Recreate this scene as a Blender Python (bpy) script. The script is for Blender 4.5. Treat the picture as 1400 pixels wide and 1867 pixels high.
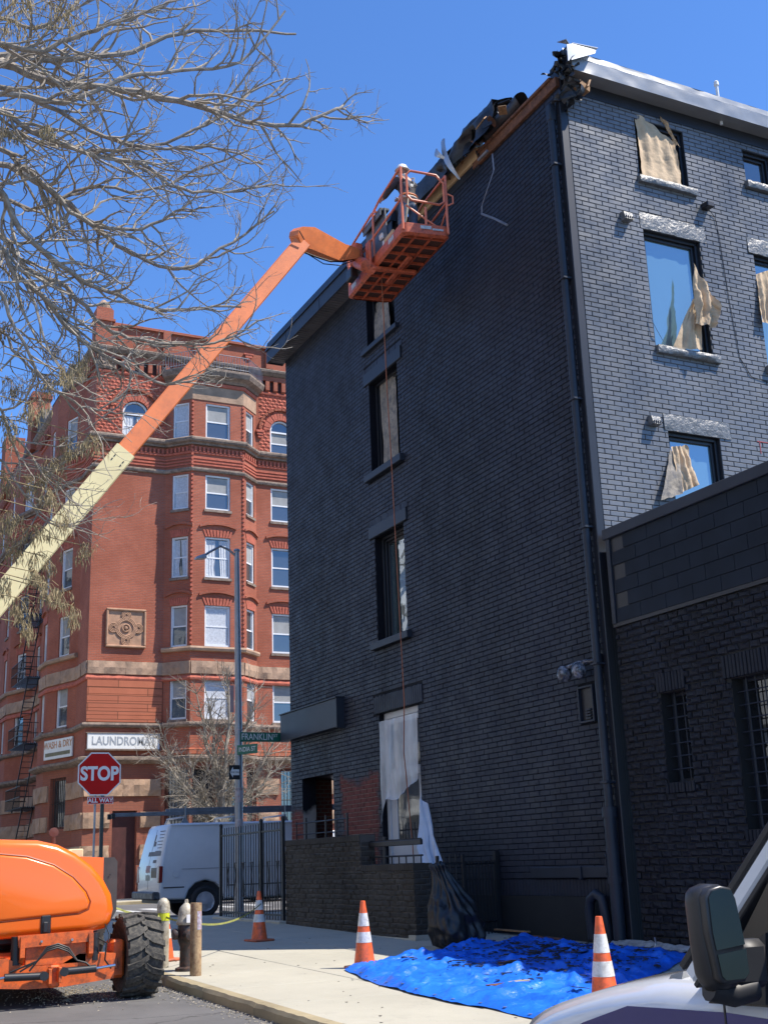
import bpy, bmesh, math, random
from math import sin, cos, pi, radians, sqrt, atan2, hypot
from mathutils import Vector, Matrix, noise, Quaternion

# ------------------------------------------------------------------ camera, sky, sun, exposure
SC = bpy.context.scene
for _o in list(bpy.data.objects): bpy.data.objects.remove(_o)
COL = SC.collection
FPX, CX, CY, EYE = 2200.0, 700.0, 933.5, 1.6
ROWS = ((0.89696137, 0.09190808, 0.43245024), (-0.44070234, 0.2638364, 0.85800455), (-0.03523856, -0.96017876, 0.27715516))
cd = bpy.data.cameras.new('camera'); cam = bpy.data.objects.new('camera', cd); COL.objects.link(cam)
cd.sensor_fit = 'VERTICAL'; cd.sensor_height = 36; cd.lens = 36 * FPX / 1867; cd.clip_end = 4000; cd.clip_start = .05
cam.matrix_world = Matrix(((ROWS[0][0], -ROWS[0][1], -ROWS[0][2], 0), (ROWS[1][0], -ROWS[1][1], -ROWS[1][2], 0),
                           (ROWS[2][0], -ROWS[2][1], -ROWS[2][2], EYE), (0, 0, 0, 1)))
SC.camera = cam
SUN = Vector((.55, -.42, 1)).normalized()
sl = bpy.data.lights.new('sun', 'SUN'); so = bpy.data.objects.new('sun', sl); COL.objects.link(so)
sl.energy = 5.0; sl.angle = radians(.53); sl.color = (1, .93, .83)
so.rotation_euler = SUN.to_track_quat('Z', 'Y').to_euler(); so.location = (20, -10, 40)
W = bpy.data.worlds.new('World'); SC.world = W; W.use_nodes = True
_n = W.node_tree.nodes; _n.clear()
_s = _n.new('ShaderNodeTexSky'); _s.sky_type = 'NISHITA'; _s.sun_disc = False
_s.sun_elevation = math.asin(SUN.z); _s.sun_rotation = atan2(SUN.x, SUN.y); _s.altitude = 0
_s.air_density = 1.0; _s.dust_density = .1; _s.ozone_density = 3.0
_b = _n.new('ShaderNodeBackground'); _b.inputs[1].default_value = .115
_w = _n.new('ShaderNodeOutputWorld')
_t = _n.new('ShaderNodeMix'); _t.data_type = 'RGBA'; _t.blend_type = 'MULTIPLY'; _t.inputs[0].default_value = 1; _t.inputs[7].default_value = (.66, .98, 1.40, 1)
W.node_tree.links.new(_s.outputs[0], _t.inputs[6]); W.node_tree.links.new(_t.outputs[2], _b.inputs[0]); W.node_tree.links.new(_b.outputs[0], _w.inputs[0])
SC.view_settings.view_transform = 'Standard'; SC.view_settings.look = 'None'
SC.view_settings.exposure = .6; SC.view_settings.gamma = 1; SC.view_settings.use_curve_mapping = False
SC.render.resolution_x = 767; SC.render.resolution_y = 1024
R = random.Random(7)

# ------------------------------------------------------------------ survey helpers (a pixel ray met with a wall, the ground or a distance)
def ray(px, py):
    c = (px - CX, py - CY, FPX)
    return Vector([sum(r[i] * c[i] for i in range(3)) for r in ROWS])
EO = Vector((0, 0, EYE))
def hx(px, py, X): r = ray(px, py); return EO + r * (X / r.x)
def hy(px, py, Y): r = ray(px, py); return EO + r * (Y / r.y)
def hz(px, py, Z): r = ray(px, py); return EO + r * ((Z - EYE) / r.z)
def at(px, py, d): return EO + ray(px, py) * (d / FPX)
def gz(y): return max(0, min(.32, .018 * (y - 6)))
KH = .12
def hg(px, py, off=KH):
    z = 0
    for i in range(40): p = hz(px, py, z + off); z = gz(p.y)
    return p

# ------------------------------------------------------------------ objects
def link(o):
    COL.objects.link(o); return o
def thing(name, label, cat, loc=(0, 0, 0), group=None, rz=0):
    o = link(bpy.data.objects.new(name, None)); o.location = loc; o.rotation_euler = (0, 0, rz)
    o.empty_display_size = .1
    o['label'] = label; o['category'] = cat
    if group: o['group'] = group
    return o
def tag(o, label, cat, group=None):
    o['label'] = label; o['category'] = cat
    if group: o['group'] = group
    return o
def root_off(o):
    v = Vector((0, 0, 0))
    while o is not None: v += Vector(o.location); o = o.parent
    return v
def copy_tree(o, parent=None):
    c = o.copy(); COL.objects.link(c); c.parent = parent
    for ch in list(o.children): copy_tree(ch, c)
    return c
class MB:
    """collects simple shapes, becomes ONE mesh object"""
    def __init__(s): s.v = []; s.f = []; s.m = []; s.mi = 0
    def add(s, vs, fs):
        n = len(s.v); s.v += [tuple(v) for v in vs]
        for f in fs: s.f.append(tuple(n + i for i in f)); s.m.append(s.mi)
        return n
    def quad(s, *p): s.add(p, [tuple(range(len(p)))])
    def box(s, x0, y0, z0, x1, y1, z1): s.frame((x0, y0, z0), (x1 - x0, 0, 0), (0, y1 - y0, 0), (0, 0, z1 - z0))
    def frame(s, o, a, b, c, bev=0):
        o, a, b, c = map(Vector, (o, a, b, c))
        if a.cross(b).dot(c) < 0: o = o + a; a = -a
        vs = [o, o + a, o + a + b, o + b, o + c, o + a + c, o + a + b + c, o + b + c]
        if bev <= 0:
            s.add(vs, [(3, 2, 1, 0), (4, 5, 6, 7), (0, 1, 5, 4), (1, 2, 6, 5), (2, 3, 7, 6), (3, 0, 4, 7)]); return
        A, B, Cc = a.length, b.length, c.length
        a, b, c = a / A, b / B, c / Cc; bev = min(bev, A * .45, B * .45, Cc * .45)
        pts = []; idx = {}
        for i in (0, 1):
            for j in (0, 1):
                for k in (0, 1):
                    for ax in range(3):
                        p = [i * A, j * B, k * Cc]
                        for q in range(3):
                            if q != ax: p[q] += bev * (1 if (i, j, k)[q] == 0 else -1)
                        idx[(i, j, k, ax)] = len(pts); pts.append(o + a * p[0] + b * p[1] + c * p[2])
        F = []
        F += [[idx[(i, j, k, 0)] for j, k in ((0, 0), (0, 1), (1, 1), (1, 0))][::(1 if i == 0 else -1)] for i in (0, 1)]
        F += [[idx[(i, j, k, 1)] for i, k in ((0, 0), (1, 0), (1, 1), (0, 1))][::(1 if j == 0 else -1)] for j in (0, 1)]
        F += [[idx[(i, j, k, 2)] for i, j in ((0, 0), (0, 1), (1, 1), (1, 0))][::(1 if k == 0 else -1)] for k in (0, 1)]
        for i in (0, 1):
            for j in (0, 1): F.append([idx[(i, j, 0, 0)], idx[(i, j, 1, 0)], idx[(i, j, 1, 1)], idx[(i, j, 0, 1)]])
            for k in (0, 1): F.append([idx[(i, 0, k, 0)], idx[(i, 1, k, 0)], idx[(i, 1, k, 2)], idx[(i, 0, k, 2)]])
        for j in (0, 1):
            for k in (0, 1): F.append([idx[(0, j, k, 1)], idx[(1, j, k, 1)], idx[(1, j, k, 2)], idx[(0, j, k, 2)]])
        for i in (0, 1):
            for j in (0, 1):
                for k in (0, 1): F.append([idx[(i, j, k, 0)], idx[(i, j, k, 1)], idx[(i, j, k, 2)]])
        s.add(pts, F)
    def tube(s, pts, r, n=8, cap=True, flat=1):
        pts = [Vector(p) for p in pts]; N = len(pts)
        rs = r if isinstance(r, (list, tuple)) else [r] * N
        rings = []; up = None
        for i, p in enumerate(pts):
            d = (pts[min(i + 1, N - 1)] - pts[max(i - 1, 0)])
            if d.length < 1e-9: d = Vector((0, 0, 1))
            d.normalize()
            if up is None: up = Vector((0, 0, 1)) if abs(d.z) < .9 else Vector((1, 0, 0))
            a = d.cross(up); a.normalize(); b = a.cross(d); up = b
            rings.append([p + (a * cos(2 * pi * k / n) + b * sin(2 * pi * k / n) * flat) * rs[i] for k in range(n)])
        vs = [v for rg in rings for v in rg]; fs = []
        for i in range(N - 1):
            for k in range(n):
                fs.append((i * n + k, i * n + (k + 1) % n, (i + 1) * n + (k + 1) % n, (i + 1) * n + k))
        if cap: fs.append(tuple(range(n))[::-1]); fs.append(tuple((N - 1) * n + k for k in range(n)))
        s.add(vs, fs)
    def lathe(s, prof, c=(0, 0, 0), n=24, axis='Z', a0=0):
        c = Vector(c); vs = []; fs = []
        for r, h in prof:
            for k in range(n):
                t = a0 + 2 * pi * k / n
                if axis == 'Z': vs.append(c + Vector((r * cos(t), r * sin(t), h)))
                elif axis == 'X': vs.append(c + Vector((h, r * cos(t), r * sin(t))))
                else: vs.append(c + Vector((r * sin(t), h, r * cos(t))))
        for i in range(len(prof) - 1):
            for k in range(n): fs.append((i * n + k, i * n + (k + 1) % n, (i + 1) * n + (k + 1) % n, (i + 1) * n + k))
        if prof[0][0] > 1e-4: fs.append(tuple(range(n))[::-1])
        if prof[-1][0] > 1e-4: fs.append(tuple((len(prof) - 1) * n + k for k in range(n)))
        s.add(vs, fs)
    def prism(s, pts, d):
        pts = [Vector(p) for p in pts]; d = Vector(d); n = len(pts)
        s.add(pts + [p + d for p in pts], [tuple(range(n))[::-1], tuple(range(n, 2 * n))] + [(i, (i + 1) % n, n + (i + 1) % n, n + i) for i in range(n)])
    def grid(s, fn, nu, nv):
        s.add([fn(i / nu, j / nv) for j in range(nv + 1) for i in range(nu + 1)],
              [(j * (nu + 1) + i, j * (nu + 1) + i + 1, (j + 1) * (nu + 1) + i + 1, (j + 1) * (nu + 1) + i) for j in range(nv) for i in range(nu)])
    def build(s, name, mats, parent=None, smooth=False, kind=None, label=None, world=True, fixn=True, at_loc=None):
        me = bpy.data.meshes.new(name)
        off = Vector((0, 0, 0))
        if parent is not None and world: off = root_off(parent)
        if at_loc is not None: off = off + (Vector(at_loc) - off if world else Vector((0, 0, 0)))
        vs = [(v[0] - off.x, v[1] - off.y, v[2] - off.z) for v in s.v] if off.length else s.v
        me.from_pydata(vs, [], s.f)
        if not isinstance(mats, (list, tuple)): mats = [mats]
        for m in mats: me.materials.append(m)
        if len(mats) > 1: me.polygons.foreach_set('material_index', s.m)
        if fixn:
            bm = bmesh.new(); bm.from_mesh(me); bmesh.ops.recalc_face_normals(bm, faces=bm.faces); bm.to_mesh(me); bm.free()
        if smooth:
            me.polygons.foreach_set('use_smooth', [True] * len(me.polygons))
            if smooth != 'all':
                try: me.set_sharp_from_angle(angle=radians(40 if smooth is True else smooth))
                except Exception: pass
        me.update()
        o = link(bpy.data.objects.new(name, me)); o.parent = parent
        if at_loc is not None: o.location = Vector(at_loc) - (root_off(parent) if parent is not None else Vector((0, 0, 0)))
        if kind: o['kind'] = kind
        if label: o['label'] = label
        return o

# ------------------------------------------------------------------ materials
class NT:
    def __init__(s, name):
        s.mat = bpy.data.materials.new(name); s.mat.use_nodes = True; s.t = s.mat.node_tree
        s.n = s.t.nodes; s.b = s.n['Principled BSDF']; s.geo = s.n.new('ShaderNodeNewGeometry')
    def L(s, a, b): s.t.links.new(a, b)
    def noise(s, scale, detail=4, rough=.55, vec=None, out='Fac', stretch=None):
        t = s.n.new('ShaderNodeTexNoise'); t.inputs['Scale'].default_value = scale; t.inputs['Detail'].default_value = detail
        t.inputs['Roughness'].default_value = rough
        v = vec or s.geo.outputs['Position']
        if stretch:
            m = s.n.new('ShaderNodeVectorMath'); m.operation = 'MULTIPLY'; s.L(v, m.inputs[0]); m.inputs[1].default_value = stretch; v = m.outputs[0]
        s.L(v, t.inputs['Vector']); return t.outputs[out]
    def ramp(s, f, *st):
        r = s.n.new('ShaderNodeValToRGB'); e = r.color_ramp.elements
        while len(e) < len(st): e.new(.5)
        for el, (p, c) in zip(e, st):
            el.position = p; el.color = (c, c, c, 1) if not isinstance(c, (tuple, list)) else (*c[:3], 1)
        s.L(f, r.inputs[0]); return r.outputs[0]
    def mix(s, f, a, b, mode='MIX'):
        m = s.n.new('ShaderNodeMix'); m.data_type = 'RGBA'; m.blend_type = mode
        for k, x in ((0, f), (6, a), (7, b)):
            if hasattr(x, 'node'): s.L(x, m.inputs[k])
            elif k == 0: m.inputs[0].default_value = x
            else: m.inputs[k].default_value = (*x[:3], 1)
        return m.outputs[2]
    def math(s, op, a, b=0, c=None):
        m = s.n.new('ShaderNodeMath'); m.operation = op
        for k, x in enumerate((a, b, c)):
            if x is None: continue
            if hasattr(x, 'node'): s.L(x, m.inputs[k])
            else: m.inputs[k].default_value = x
        return m.outputs[0]
    def bump(s, h, strength=.3, dist=.01, prev=None):
        b = s.n.new('ShaderNodeBump'); b.inputs['Strength'].default_value = strength; b.inputs['Distance'].default_value = dist
        s.L(h, b.inputs['Height'])
        if prev: s.L(prev, b.inputs['Normal'])
        s.L(b.outputs[0], s.b.inputs['Normal']); return b.outputs[0]
    def color(s, c):
        if hasattr(c, 'node'): s.L(c, s.b.inputs['Base Color'])
        else: s.b.inputs['Base Color'].default_value = (*c, 1)
    def set(s, **k):
        for a, v in k.items():
            i = s.b.inputs[{'rough': 'Roughness', 'metal': 'Metallic', 'spec': 'Specular IOR Level', 'ior': 'IOR', 'coat': 'Coat Weight', 'trans': 'Transmission Weight', 'alpha': 'Alpha'}[a]]
            if hasattr(v, 'node'): s.L(v, i)
            else: i.default_value = v
        return s
def simple(name, col, rough=.6, metal=0, var=.25, scale=3., bump=0, bscale=60, spec=.5, dirt=None, coat=0, dist=.004):
    t = NT(name); n = t.noise(scale, 6, .6)
    lo = tuple(c * (1 - var) for c in col); hi = tuple(min(1, c * (1 + var)) for c in col)
    c = t.ramp(n, (.3, lo), (.7, hi))
    if dirt is not None:
        d = t.ramp(t.noise(scale * 2.7, 8, .7), (.45, 0.), (.72, 1.)); c = t.mix(d, c, dirt)
    t.color(c); t.set(rough=rough, metal=metal, spec=spec, coat=coat)
    if bump: t.bump(t.noise(bscale, 4, .6), bump, dist)
    return t.mat
def glass(name, tint=(.02, .028, .03), refl=.45, rough=.02, wav=.15):
    t = NT(name); t.color(tint); t.set(rough=rough, ior=1.5, spec=.6)
    g = t.n.new('ShaderNodeBsdfGlossy'); g.inputs['Roughness'].default_value = rough; g.inputs['Color'].default_value = (.85, .93, 1, 1)
    m = t.n.new('ShaderNodeMixShader'); m.inputs[0].default_value = refl
    out = t.n['Material Output']; t.L(t.b.outputs[0], m.inputs[1]); t.L(g.outputs[0], m.inputs[2]); t.L(m.outputs[0], out.inputs[0])
    bb = t.n.new('ShaderNodeBump'); bb.inputs['Strength'].default_value = wav; bb.inputs['Distance'].default_value = .02
    t.L(t.noise(1.3, 2), bb.inputs['Height']); t.L(bb.outputs[0], g.inputs['Normal'])
    return t.mat
M = {}
def painted(name, base, mort=False, red=True, gloss=.42, vary=.35, spec=.5):
    """black paint brushed over brick, with an unpainted patch low on the street front"""
    t = NT(name)
    big = t.noise(.55, 5, .6, stretch=(1, 1, .35)); fine = t.noise(9, 5, .65)
    c = t.ramp(big, (.32, tuple(x * (1 - vary) for x in base)), (.68, tuple(x * (1 + vary) for x in base)))
    c = t.mix(t.ramp(fine, (.35, .0), (.75, .5)), c, tuple(x * 1.5 for x in base))
    rn = t.ramp(t.noise(2.2, 5, .6), (.3, gloss - .08), (.7, gloss + .14))
    if red:
        sx = t.n.new('ShaderNodeSeparateXYZ'); t.L(t.geo.outputs['Position'], sx.inputs[0])
        e = t.math('MULTIPLY', t.math('SUBTRACT', t.noise(1.1, 5, .6), .5), 1.6)
        ya = t.math('SUBTRACT', .95, t.math('ABSOLUTE', t.math('SUBTRACT', sx.outputs[1], 24.35)))
        yb = t.math('SUBTRACT', .95, t.math('ABSOLUTE', t.math('SUBTRACT', sx.outputs[1], 28.0)))
        za = t.math('MULTIPLY', t.math('SUBTRACT', 3.45, sx.outputs[2]), 1.0)
        zb = t.math('MULTIPLY', t.math('SUBTRACT', 2.75, sx.outputs[2]), 1.0)
        ka = t.math('MINIMUM', ya, za); kb = t.math('MINIMUM', yb, zb); k = t.math('MAXIMUM', ka, kb)
        k = t.math('ADD', k, e)
        k = t.ramp(k, (-.12, 0.), (.22, .85))
        rc = (.34, .30, .27) if mort else t.ramp(t.noise(5, 3), (.3, (.13, .034, .026)), (.7, (.22, .06, .045)))
        c = t.mix(k, c, rc); rn = t.mix(k, rn, (.85, .85, .85))
    t.color(c); t.set(rough=rn, spec=spec)
    t.bump(t.noise(55, 6, .65), .35, .004)
    return t.mat
M['paint'] = painted('black_painted_brick_shade_tone', (.017, .020, .031), gloss=.5, vary=.5, spec=.28)  # shaded copy of the wall paint: street-front shade darkened into the colour
M['paint_m'] = painted('black_painted_mortar_shade_tone', (.006, .007, .011), mort=True, gloss=.7, spec=.15)  # same paint on the mortar, with the shade of the joints in its colour
M['paint_lit'] = painted('black_painted_brick_lit_tone', (.122, .128, .140), red=False, gloss=.34, vary=.38)  # lit copy of the same black paint: sunlight lightened into the colour
M['paint_lit_m'] = painted('black_painted_mortar_lit_tone', (.022, .024, .03), red=False, gloss=.6)  # mortar of the lit copy, its sunlit tone also in the colour
M['paint_rough'] = painted('black_painted_rough_brick', (.012, .0135, .019), red=False, gloss=.62, vary=.45, spec=.25)
M['paint_rough_m'] = simple('black_rough_mortar', (.010, .011, .012), .8, bump=.5, bscale=40)
M['paint_brown'] = painted('faded_brown_black_paint', (.044, .038, .032), red=False, gloss=.7, vary=.5, spec=.2)
M['trim'] = simple('black_trim_paint', (.020, .025, .036), .45, spec=.35, var=.2, scale=1.5, bump=.08)
M['trim_dark'] = simple('black_frame', (.012, .013, .018), .4, var=.2)
M['fascia'] = simple('grey_metal_fascia', (.27, .28, .29), .3, .25, var=.15, scale=1.4, bump=.12, bscale=3, dist=.02)
M['zinc'] = simple('bare_flashing', (.42, .44, .46), .35, .7, var=.2, scale=4)
M['membrane'] = simple('torn_black_membrane', (.018, .018, .02), .45, var=.5, scale=6, bump=.6, bscale=14, dist=.02)
M['stone_paint'] = simple('dark_rough_lintel_stone', (.14, .145, .15), .4, var=.3, scale=8, bump=1., bscale=11, dist=.03)
M['wood'] = simple('raw_wood', (.34, .19, .09), .8, var=.35, scale=7, bump=.3, dirt=(.12, .05, .02))
M['ply'] = simple('bright_plywood', (.62, .42, .22), .75, var=.18, scale=5, bump=.2)
M['oldwood'] = simple('rotten_brown_board', (.17, .07, .035), .85, var=.4, scale=9, bump=.4, dirt=(.03, .02, .015))
M['glass'] = glass('window_glass', (.10, .19, .23), .24)
M['glass_low'] = glass('reflecting_front_glass', (.05, .08, .08), .5, wav=.6)
M['glass_dim'] = glass('dim_window_glass', (.04, .045, .05), .14)
M['glass_far'] = glass('old_window_glass', (.05, .055, .058), .10, wav=.4)
M['paper'] = simple('masking_paper', (.52, .38, .24), .85, var=.28, scale=3, bump=.5, bscale=9, dist=.03)
M['paper_dark'] = simple('paint_stained_masking_paper', (.28, .24, .19), .8, var=.4, scale=3, bump=.5, bscale=9, dist=.03, dirt=(.08, .085, .10))
M['white'] = simple('white_window_paint', (.72, .72, .72), .5, var=.08)
M['curtain'] = simple('pale_curtain', (.50, .52, .55), .9, var=.2, scale=12)
M['blind'] = simple('beige_blind', (.30, .30, .29), .9, var=.15)
M['steel'] = simple('galvanised_steel', (.30, .31, .33), .45, .6, var=.15)
M['iron'] = simple('black_iron', (.012, .012, .014), .5, var=.3)

def ground_mat(name, base, var, agg=300, crack=False, stain=(.1, .1, .1), speck=0.):
    t = NT(name)
    c = t.ramp(t.noise(.7, 7, .65), (.3, tuple(x * (1 - var) for x in base)), (.7, tuple(x * (1 + var) for x in base)))
    c = t.mix(t.ramp(t.noise(agg, 2, .5), (.35, 0.), (.7, .45)), c, tuple(x * .55 for x in base))
    st = t.ramp(t.noise(2.3, 8, .75), (.56, 0.), (.75, .55)); c = t.mix(st, c, stain)
    if speck:
        v = t.n.new('ShaderNodeTexVoronoi'); v.inputs['Scale'].default_value = 9; t.L(t.geo.outputs['Position'], v.inputs['Vector'])
        c = t.mix(t.ramp(v.outputs['Distance'], (.03, speck), (.07, 0.)), c, (.04, .04, .04))
    if crack:
        v = t.n.new('ShaderNodeTexVoronoi'); v.feature = 'DISTANCE_TO_EDGE'; v.inputs['Scale'].default_value = .35
        w = t.n.new('ShaderNodeVectorMath'); w.operation = 'ADD'
        sc = t.n.new('ShaderNodeVectorMath'); sc.operation = 'SCALE'; sc.inputs['Scale'].default_value = .5
        t.L(t.noise(2.5, 5, out='Color'), sc.inputs[0]); t.L(t.geo.outputs['Position'], w.inputs[0]); t.L(sc.outputs[0], w.inputs[1]); t.L(w.outputs[0], v.inputs['Vector'])
        c = t.mix(t.ramp(v.outputs['Distance'], (.0, .8), (.008, 0.)), c, tuple(x * .3 for x in base))
    t.color(c); t.set(rough=.88, spec=.3)
    b1 = t.bump(t.noise(agg, 2), .5, .004); t.bump(t.noise(5, 5), .3, .01, b1)
    return t.mat
M['asphalt'] = ground_mat('asphalt', (.135, .132, .13), .22, 160, True, (.06, .06, .06))
M['concrete'] = ground_mat('sidewalk_concrete', (.45, .425, .345), .10, 240, False, (.27, .25, .21), .8)
M['kerb'] = ground_mat('kerb_stone', (.35, .29, .18), .3, 120, False, (.16, .13, .08))
M['earth'] = ground_mat('dirt', (.10, .09, .08), .3, 60)
def brick_far(name, c1, c2, mort, bw=.22, bh=.075, msize=.012, bump=.5, var=.25):
    t = NT(name)
    cr = t.n.new('ShaderNodeVectorMath'); cr.operation = 'CROSS_PRODUCT'; t.L(t.geo.outputs['True Normal'], cr.inputs[0]); cr.inputs[1].default_value = (0, 0, 1)
    dt = t.n.new('ShaderNodeVectorMath'); dt.operation = 'DOT_PRODUCT'; t.L(cr.outputs[0], dt.inputs[0]); t.L(t.geo.outputs['Position'], dt.inputs[1])
    sx = t.n.new('ShaderNodeSeparateXYZ'); t.L(t.geo.outputs['Position'], sx.inputs[0])
    cb = t.n.new('ShaderNodeCombineXYZ'); t.L(dt.outputs['Value'], cb.inputs[0]); t.L(sx.outputs[2], cb.inputs[1])
    b = t.n.new('ShaderNodeTexBrick'); t.L(cb.outputs[0], b.inputs['Vector'])
    for k, v in (('Scale', 1), ('Mortar Size', msize), ('Brick Width', bw), ('Row Height', bh), ('Bias', 0), ('Mortar Smooth', .2)): b.inputs[k].default_value = v
    b.inputs['Color1'].default_value = (*c1, 1); b.inputs['Color2'].default_value = (*c2, 1); b.inputs['Mortar'].default_value = (*mort, 1)
    c = t.mix(t.ramp(t.noise(.5, 6, .65), (.35, 0.), (.7, var * 2)), b.outputs['Color'], tuple(x * .5 for x in c1))
    t.color(c); t.set(rough=.88, spec=.25)
    inv = t.math('SUBTRACT', 1, b.outputs['Fac']); b1 = t.bump(inv, bump, .012); t.bump(t.noise(14, 5), .3, .01, b1)
    return t.mat
M['rbrick'] = brick_far('red_brick', (.46, .130, .070), (.37, .100, .056), (.29, .15, .11), var=.38)
M['obrick'] = brick_far('orange_stone_courses', (.50, .16, .085), (.42, .135, .075), (.18, .07, .04), 2.6, .34, .02, .4)
M['rrock'] = simple('red_rock_faced_brick', (.43, .115, .07), .9, var=.25, scale=5, bump=.6, bscale=16, dist=.02)
M['brown'] = simple('brownstone', (.36, .235, .155), .85, var=.3, scale=1.6, bump=.6, bscale=7, dist=.03)
M['brown_d'] = simple('weathered_brownstone_cornice', (.25, .185, .14), .85, var=.35, scale=2, bump=.4, bscale=9, dist=.02, dirt=(.07, .055, .045))
M['terra'] = simple('terracotta_panel', (.40, .23, .14), .85, var=.25, scale=3, bump=.3)
M['green_roof'] = simple('weathered_roof_slate', (.10, .085, .07), .8, var=.3)
# ------------------------------------------------------------------ wall tools
def proj(p):
    d = Vector(p) - EO; c = [sum(ROWS[j][i] * d[j] for j in range(3)) for i in range(3)]
    return (CX + FPX * c[0] / c[2], CY + FPX * c[1] / c[2], c[2]) if c[2] > .1 else (-9999, -9999, 1)
def cut(iv, holes, zc):
    out = [iv]
    for (a, b, c, d) in holes:
        if c < zc < d:
            nx = []
            for (p, q) in out:
                if b <= p or a >= q: nx.append((p, q)); continue
                if a > p: nx.append((p, a))
                if b < q: nx.append((b, q))
            out = nx
    return out
def brick_geo(mb, P, w, h, d, bev, rng, rock, tilt):
    j = lambda s: rng.uniform(-s, s)
    t1, t2 = j(tilt), j(tilt)
    def q(u, z, dd): return P(u, z, dd + t1 * u / w + t2 * z / h)
    bk = [q(-w / 2, -h / 2, -.012), q(w / 2, -h / 2, -.012), q(w / 2, h / 2, -.012), q(-w / 2, h / 2, -.012)]
    if not rock:
        md = [q(sx * w / 2, sz * h / 2, d - bev) for sx, sz in ((-1, -1), (1, -1), (1, 1), (-1, 1))]
        a, b = w / 2 - bev, h / 2 - bev
        fr = [q(sx * a, sz * b, d) for sx, sz in ((-1, -1), (1, -1), (1, 1), (-1, 1))]
        mb.add(bk + md + fr, [(i, (i + 1) % 4, 4 + (i + 1) % 4, 4 + i) for i in range(4)] + [(4 + i, 4 + (i + 1) % 4, 8 + (i + 1) % 4, 8 + i) for i in range(4)] + [(8, 9, 10, 11)])
    else:
        e = min(w, h)
        md = [q(sx * w / 2 + j(.012 * rock), sz * h / 2 + j(.010 * rock), d * .4) for sx, sz in ((-1, -1), (1, -1), (1, 1), (-1, 1))]
        fr = [q(sx * w * .3 + j(e * .16), sz * h * .27 + j(e * .14), d * rng.uniform(.75, 1.4)) for sx, sz in ((-1, -1), (1, -1), (1, 1), (-1, 1))]
        mb.add(bk + md + fr, [(i, (i + 1) % 4, 4 + (i + 1) % 4, 4 + i) for i in range(4)] + [(4 + i, 4 + (i + 1) % 4, 8 + (i + 1) % 4, 8 + i) for i in range(4)] + [(8, 9, 10), (8, 10, 11)])
def bricks(root, O, U, N, u0, u1, z0, z1, holes, L, H, joint, d, mat, nind, seed, rock=0, tilt=.0025, bev=.006, half=.5, soldier=False, keep=None):
    """a field of real bricks: the largest in view as parts, the others joined"""
    O, U, N = Vector(O), Vector(U), Vector(N); Z = Vector((0, 0, 1)); rng = random.Random(seed)
    items = []; row = 0; z = z0
    while z < z1 - .02:
        h = min(H, z1 - z); zc = z + h / 2
        ph = (row % 2) * L * half + (rng.uniform(-.02, .02) if rock else 0)
        for (a, b) in cut((u0, u1), holes, zc):
            k = math.floor((a - u0 - ph) / L)
            while True:
                s = u0 + ph + k * L; e = s + L; k += 1
                if s >= b: break
                full = s >= a - 1e-6 and e <= b + 1e-6
                s, e = max(s, a), min(e, b)
                if e - s < .035: continue
                items.append(((s + e) / 2, zc, e - s - joint, h - joint, full and h == H))
        z += H; row += 1
    sel = set()
    if nind:
        cand = []
        for i, it in enumerate(items):
            if not it[4]: continue
            p = O + U * it[0] + Z * it[1]; x, y, dp = proj(p + N * .01)
            if 0 < x < 1400 and 0 < y < 1867 and (keep is None or keep(x, y, p)): cand.append((dp, i))
        cand.sort(); sel = {i for _, i in cand[:nind]}
    mb = MB(); vari = []
    if sel:
        for k in range(4):
            m = MB(); r2 = random.Random(seed * 10 + k)
            brick_geo(m, lambda u, zz, dd: U * u + Z * zz + N * dd, L - joint, H - joint, d, bev, r2, rock, tilt)
            me = bpy.data.meshes.new('brick'); me.from_pydata(m.v, [], m.f); me.materials.append(mat); me.update()
            bm = bmesh.new(); bm.from_mesh(me); bmesh.ops.recalc_face_normals(bm, faces=bm.faces); bm.to_mesh(me); bm.free()
            vari.append(me)
    off = root_off(root)
    for i, (uc, zc, w, h, full) in enumerate(items):
        C = O + U * uc + Z * zc + N * (rng.uniform(-.002, .003) * (1 + rock * 3))
        if i in sel:
            o = link(bpy.data.objects.new('brick', rng.choice(vari))); o.parent = root; o.location = C - off
        else:
            brick_geo(mb, lambda u, zz, dd: C + U * u + Z * zz + N * dd, w, h, d, bev, rng, rock, tilt)
    if mb.v:
        o = mb.build('brickwork', mat, root, fixn=False); o['kind'] = 'stuff'
        # consistent outward winding
        me = o.data; me.update()
        bm = bmesh.new(); bm.from_mesh(me)
        bmesh.ops.recalc_face_normals(bm, faces=bm.faces); bm.to_mesh(me); bm.free()
        return o
def rvv(r): return Vector((r.uniform(-1, 1), r.uniform(-1, 1), r.uniform(-1, 1)))
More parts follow.
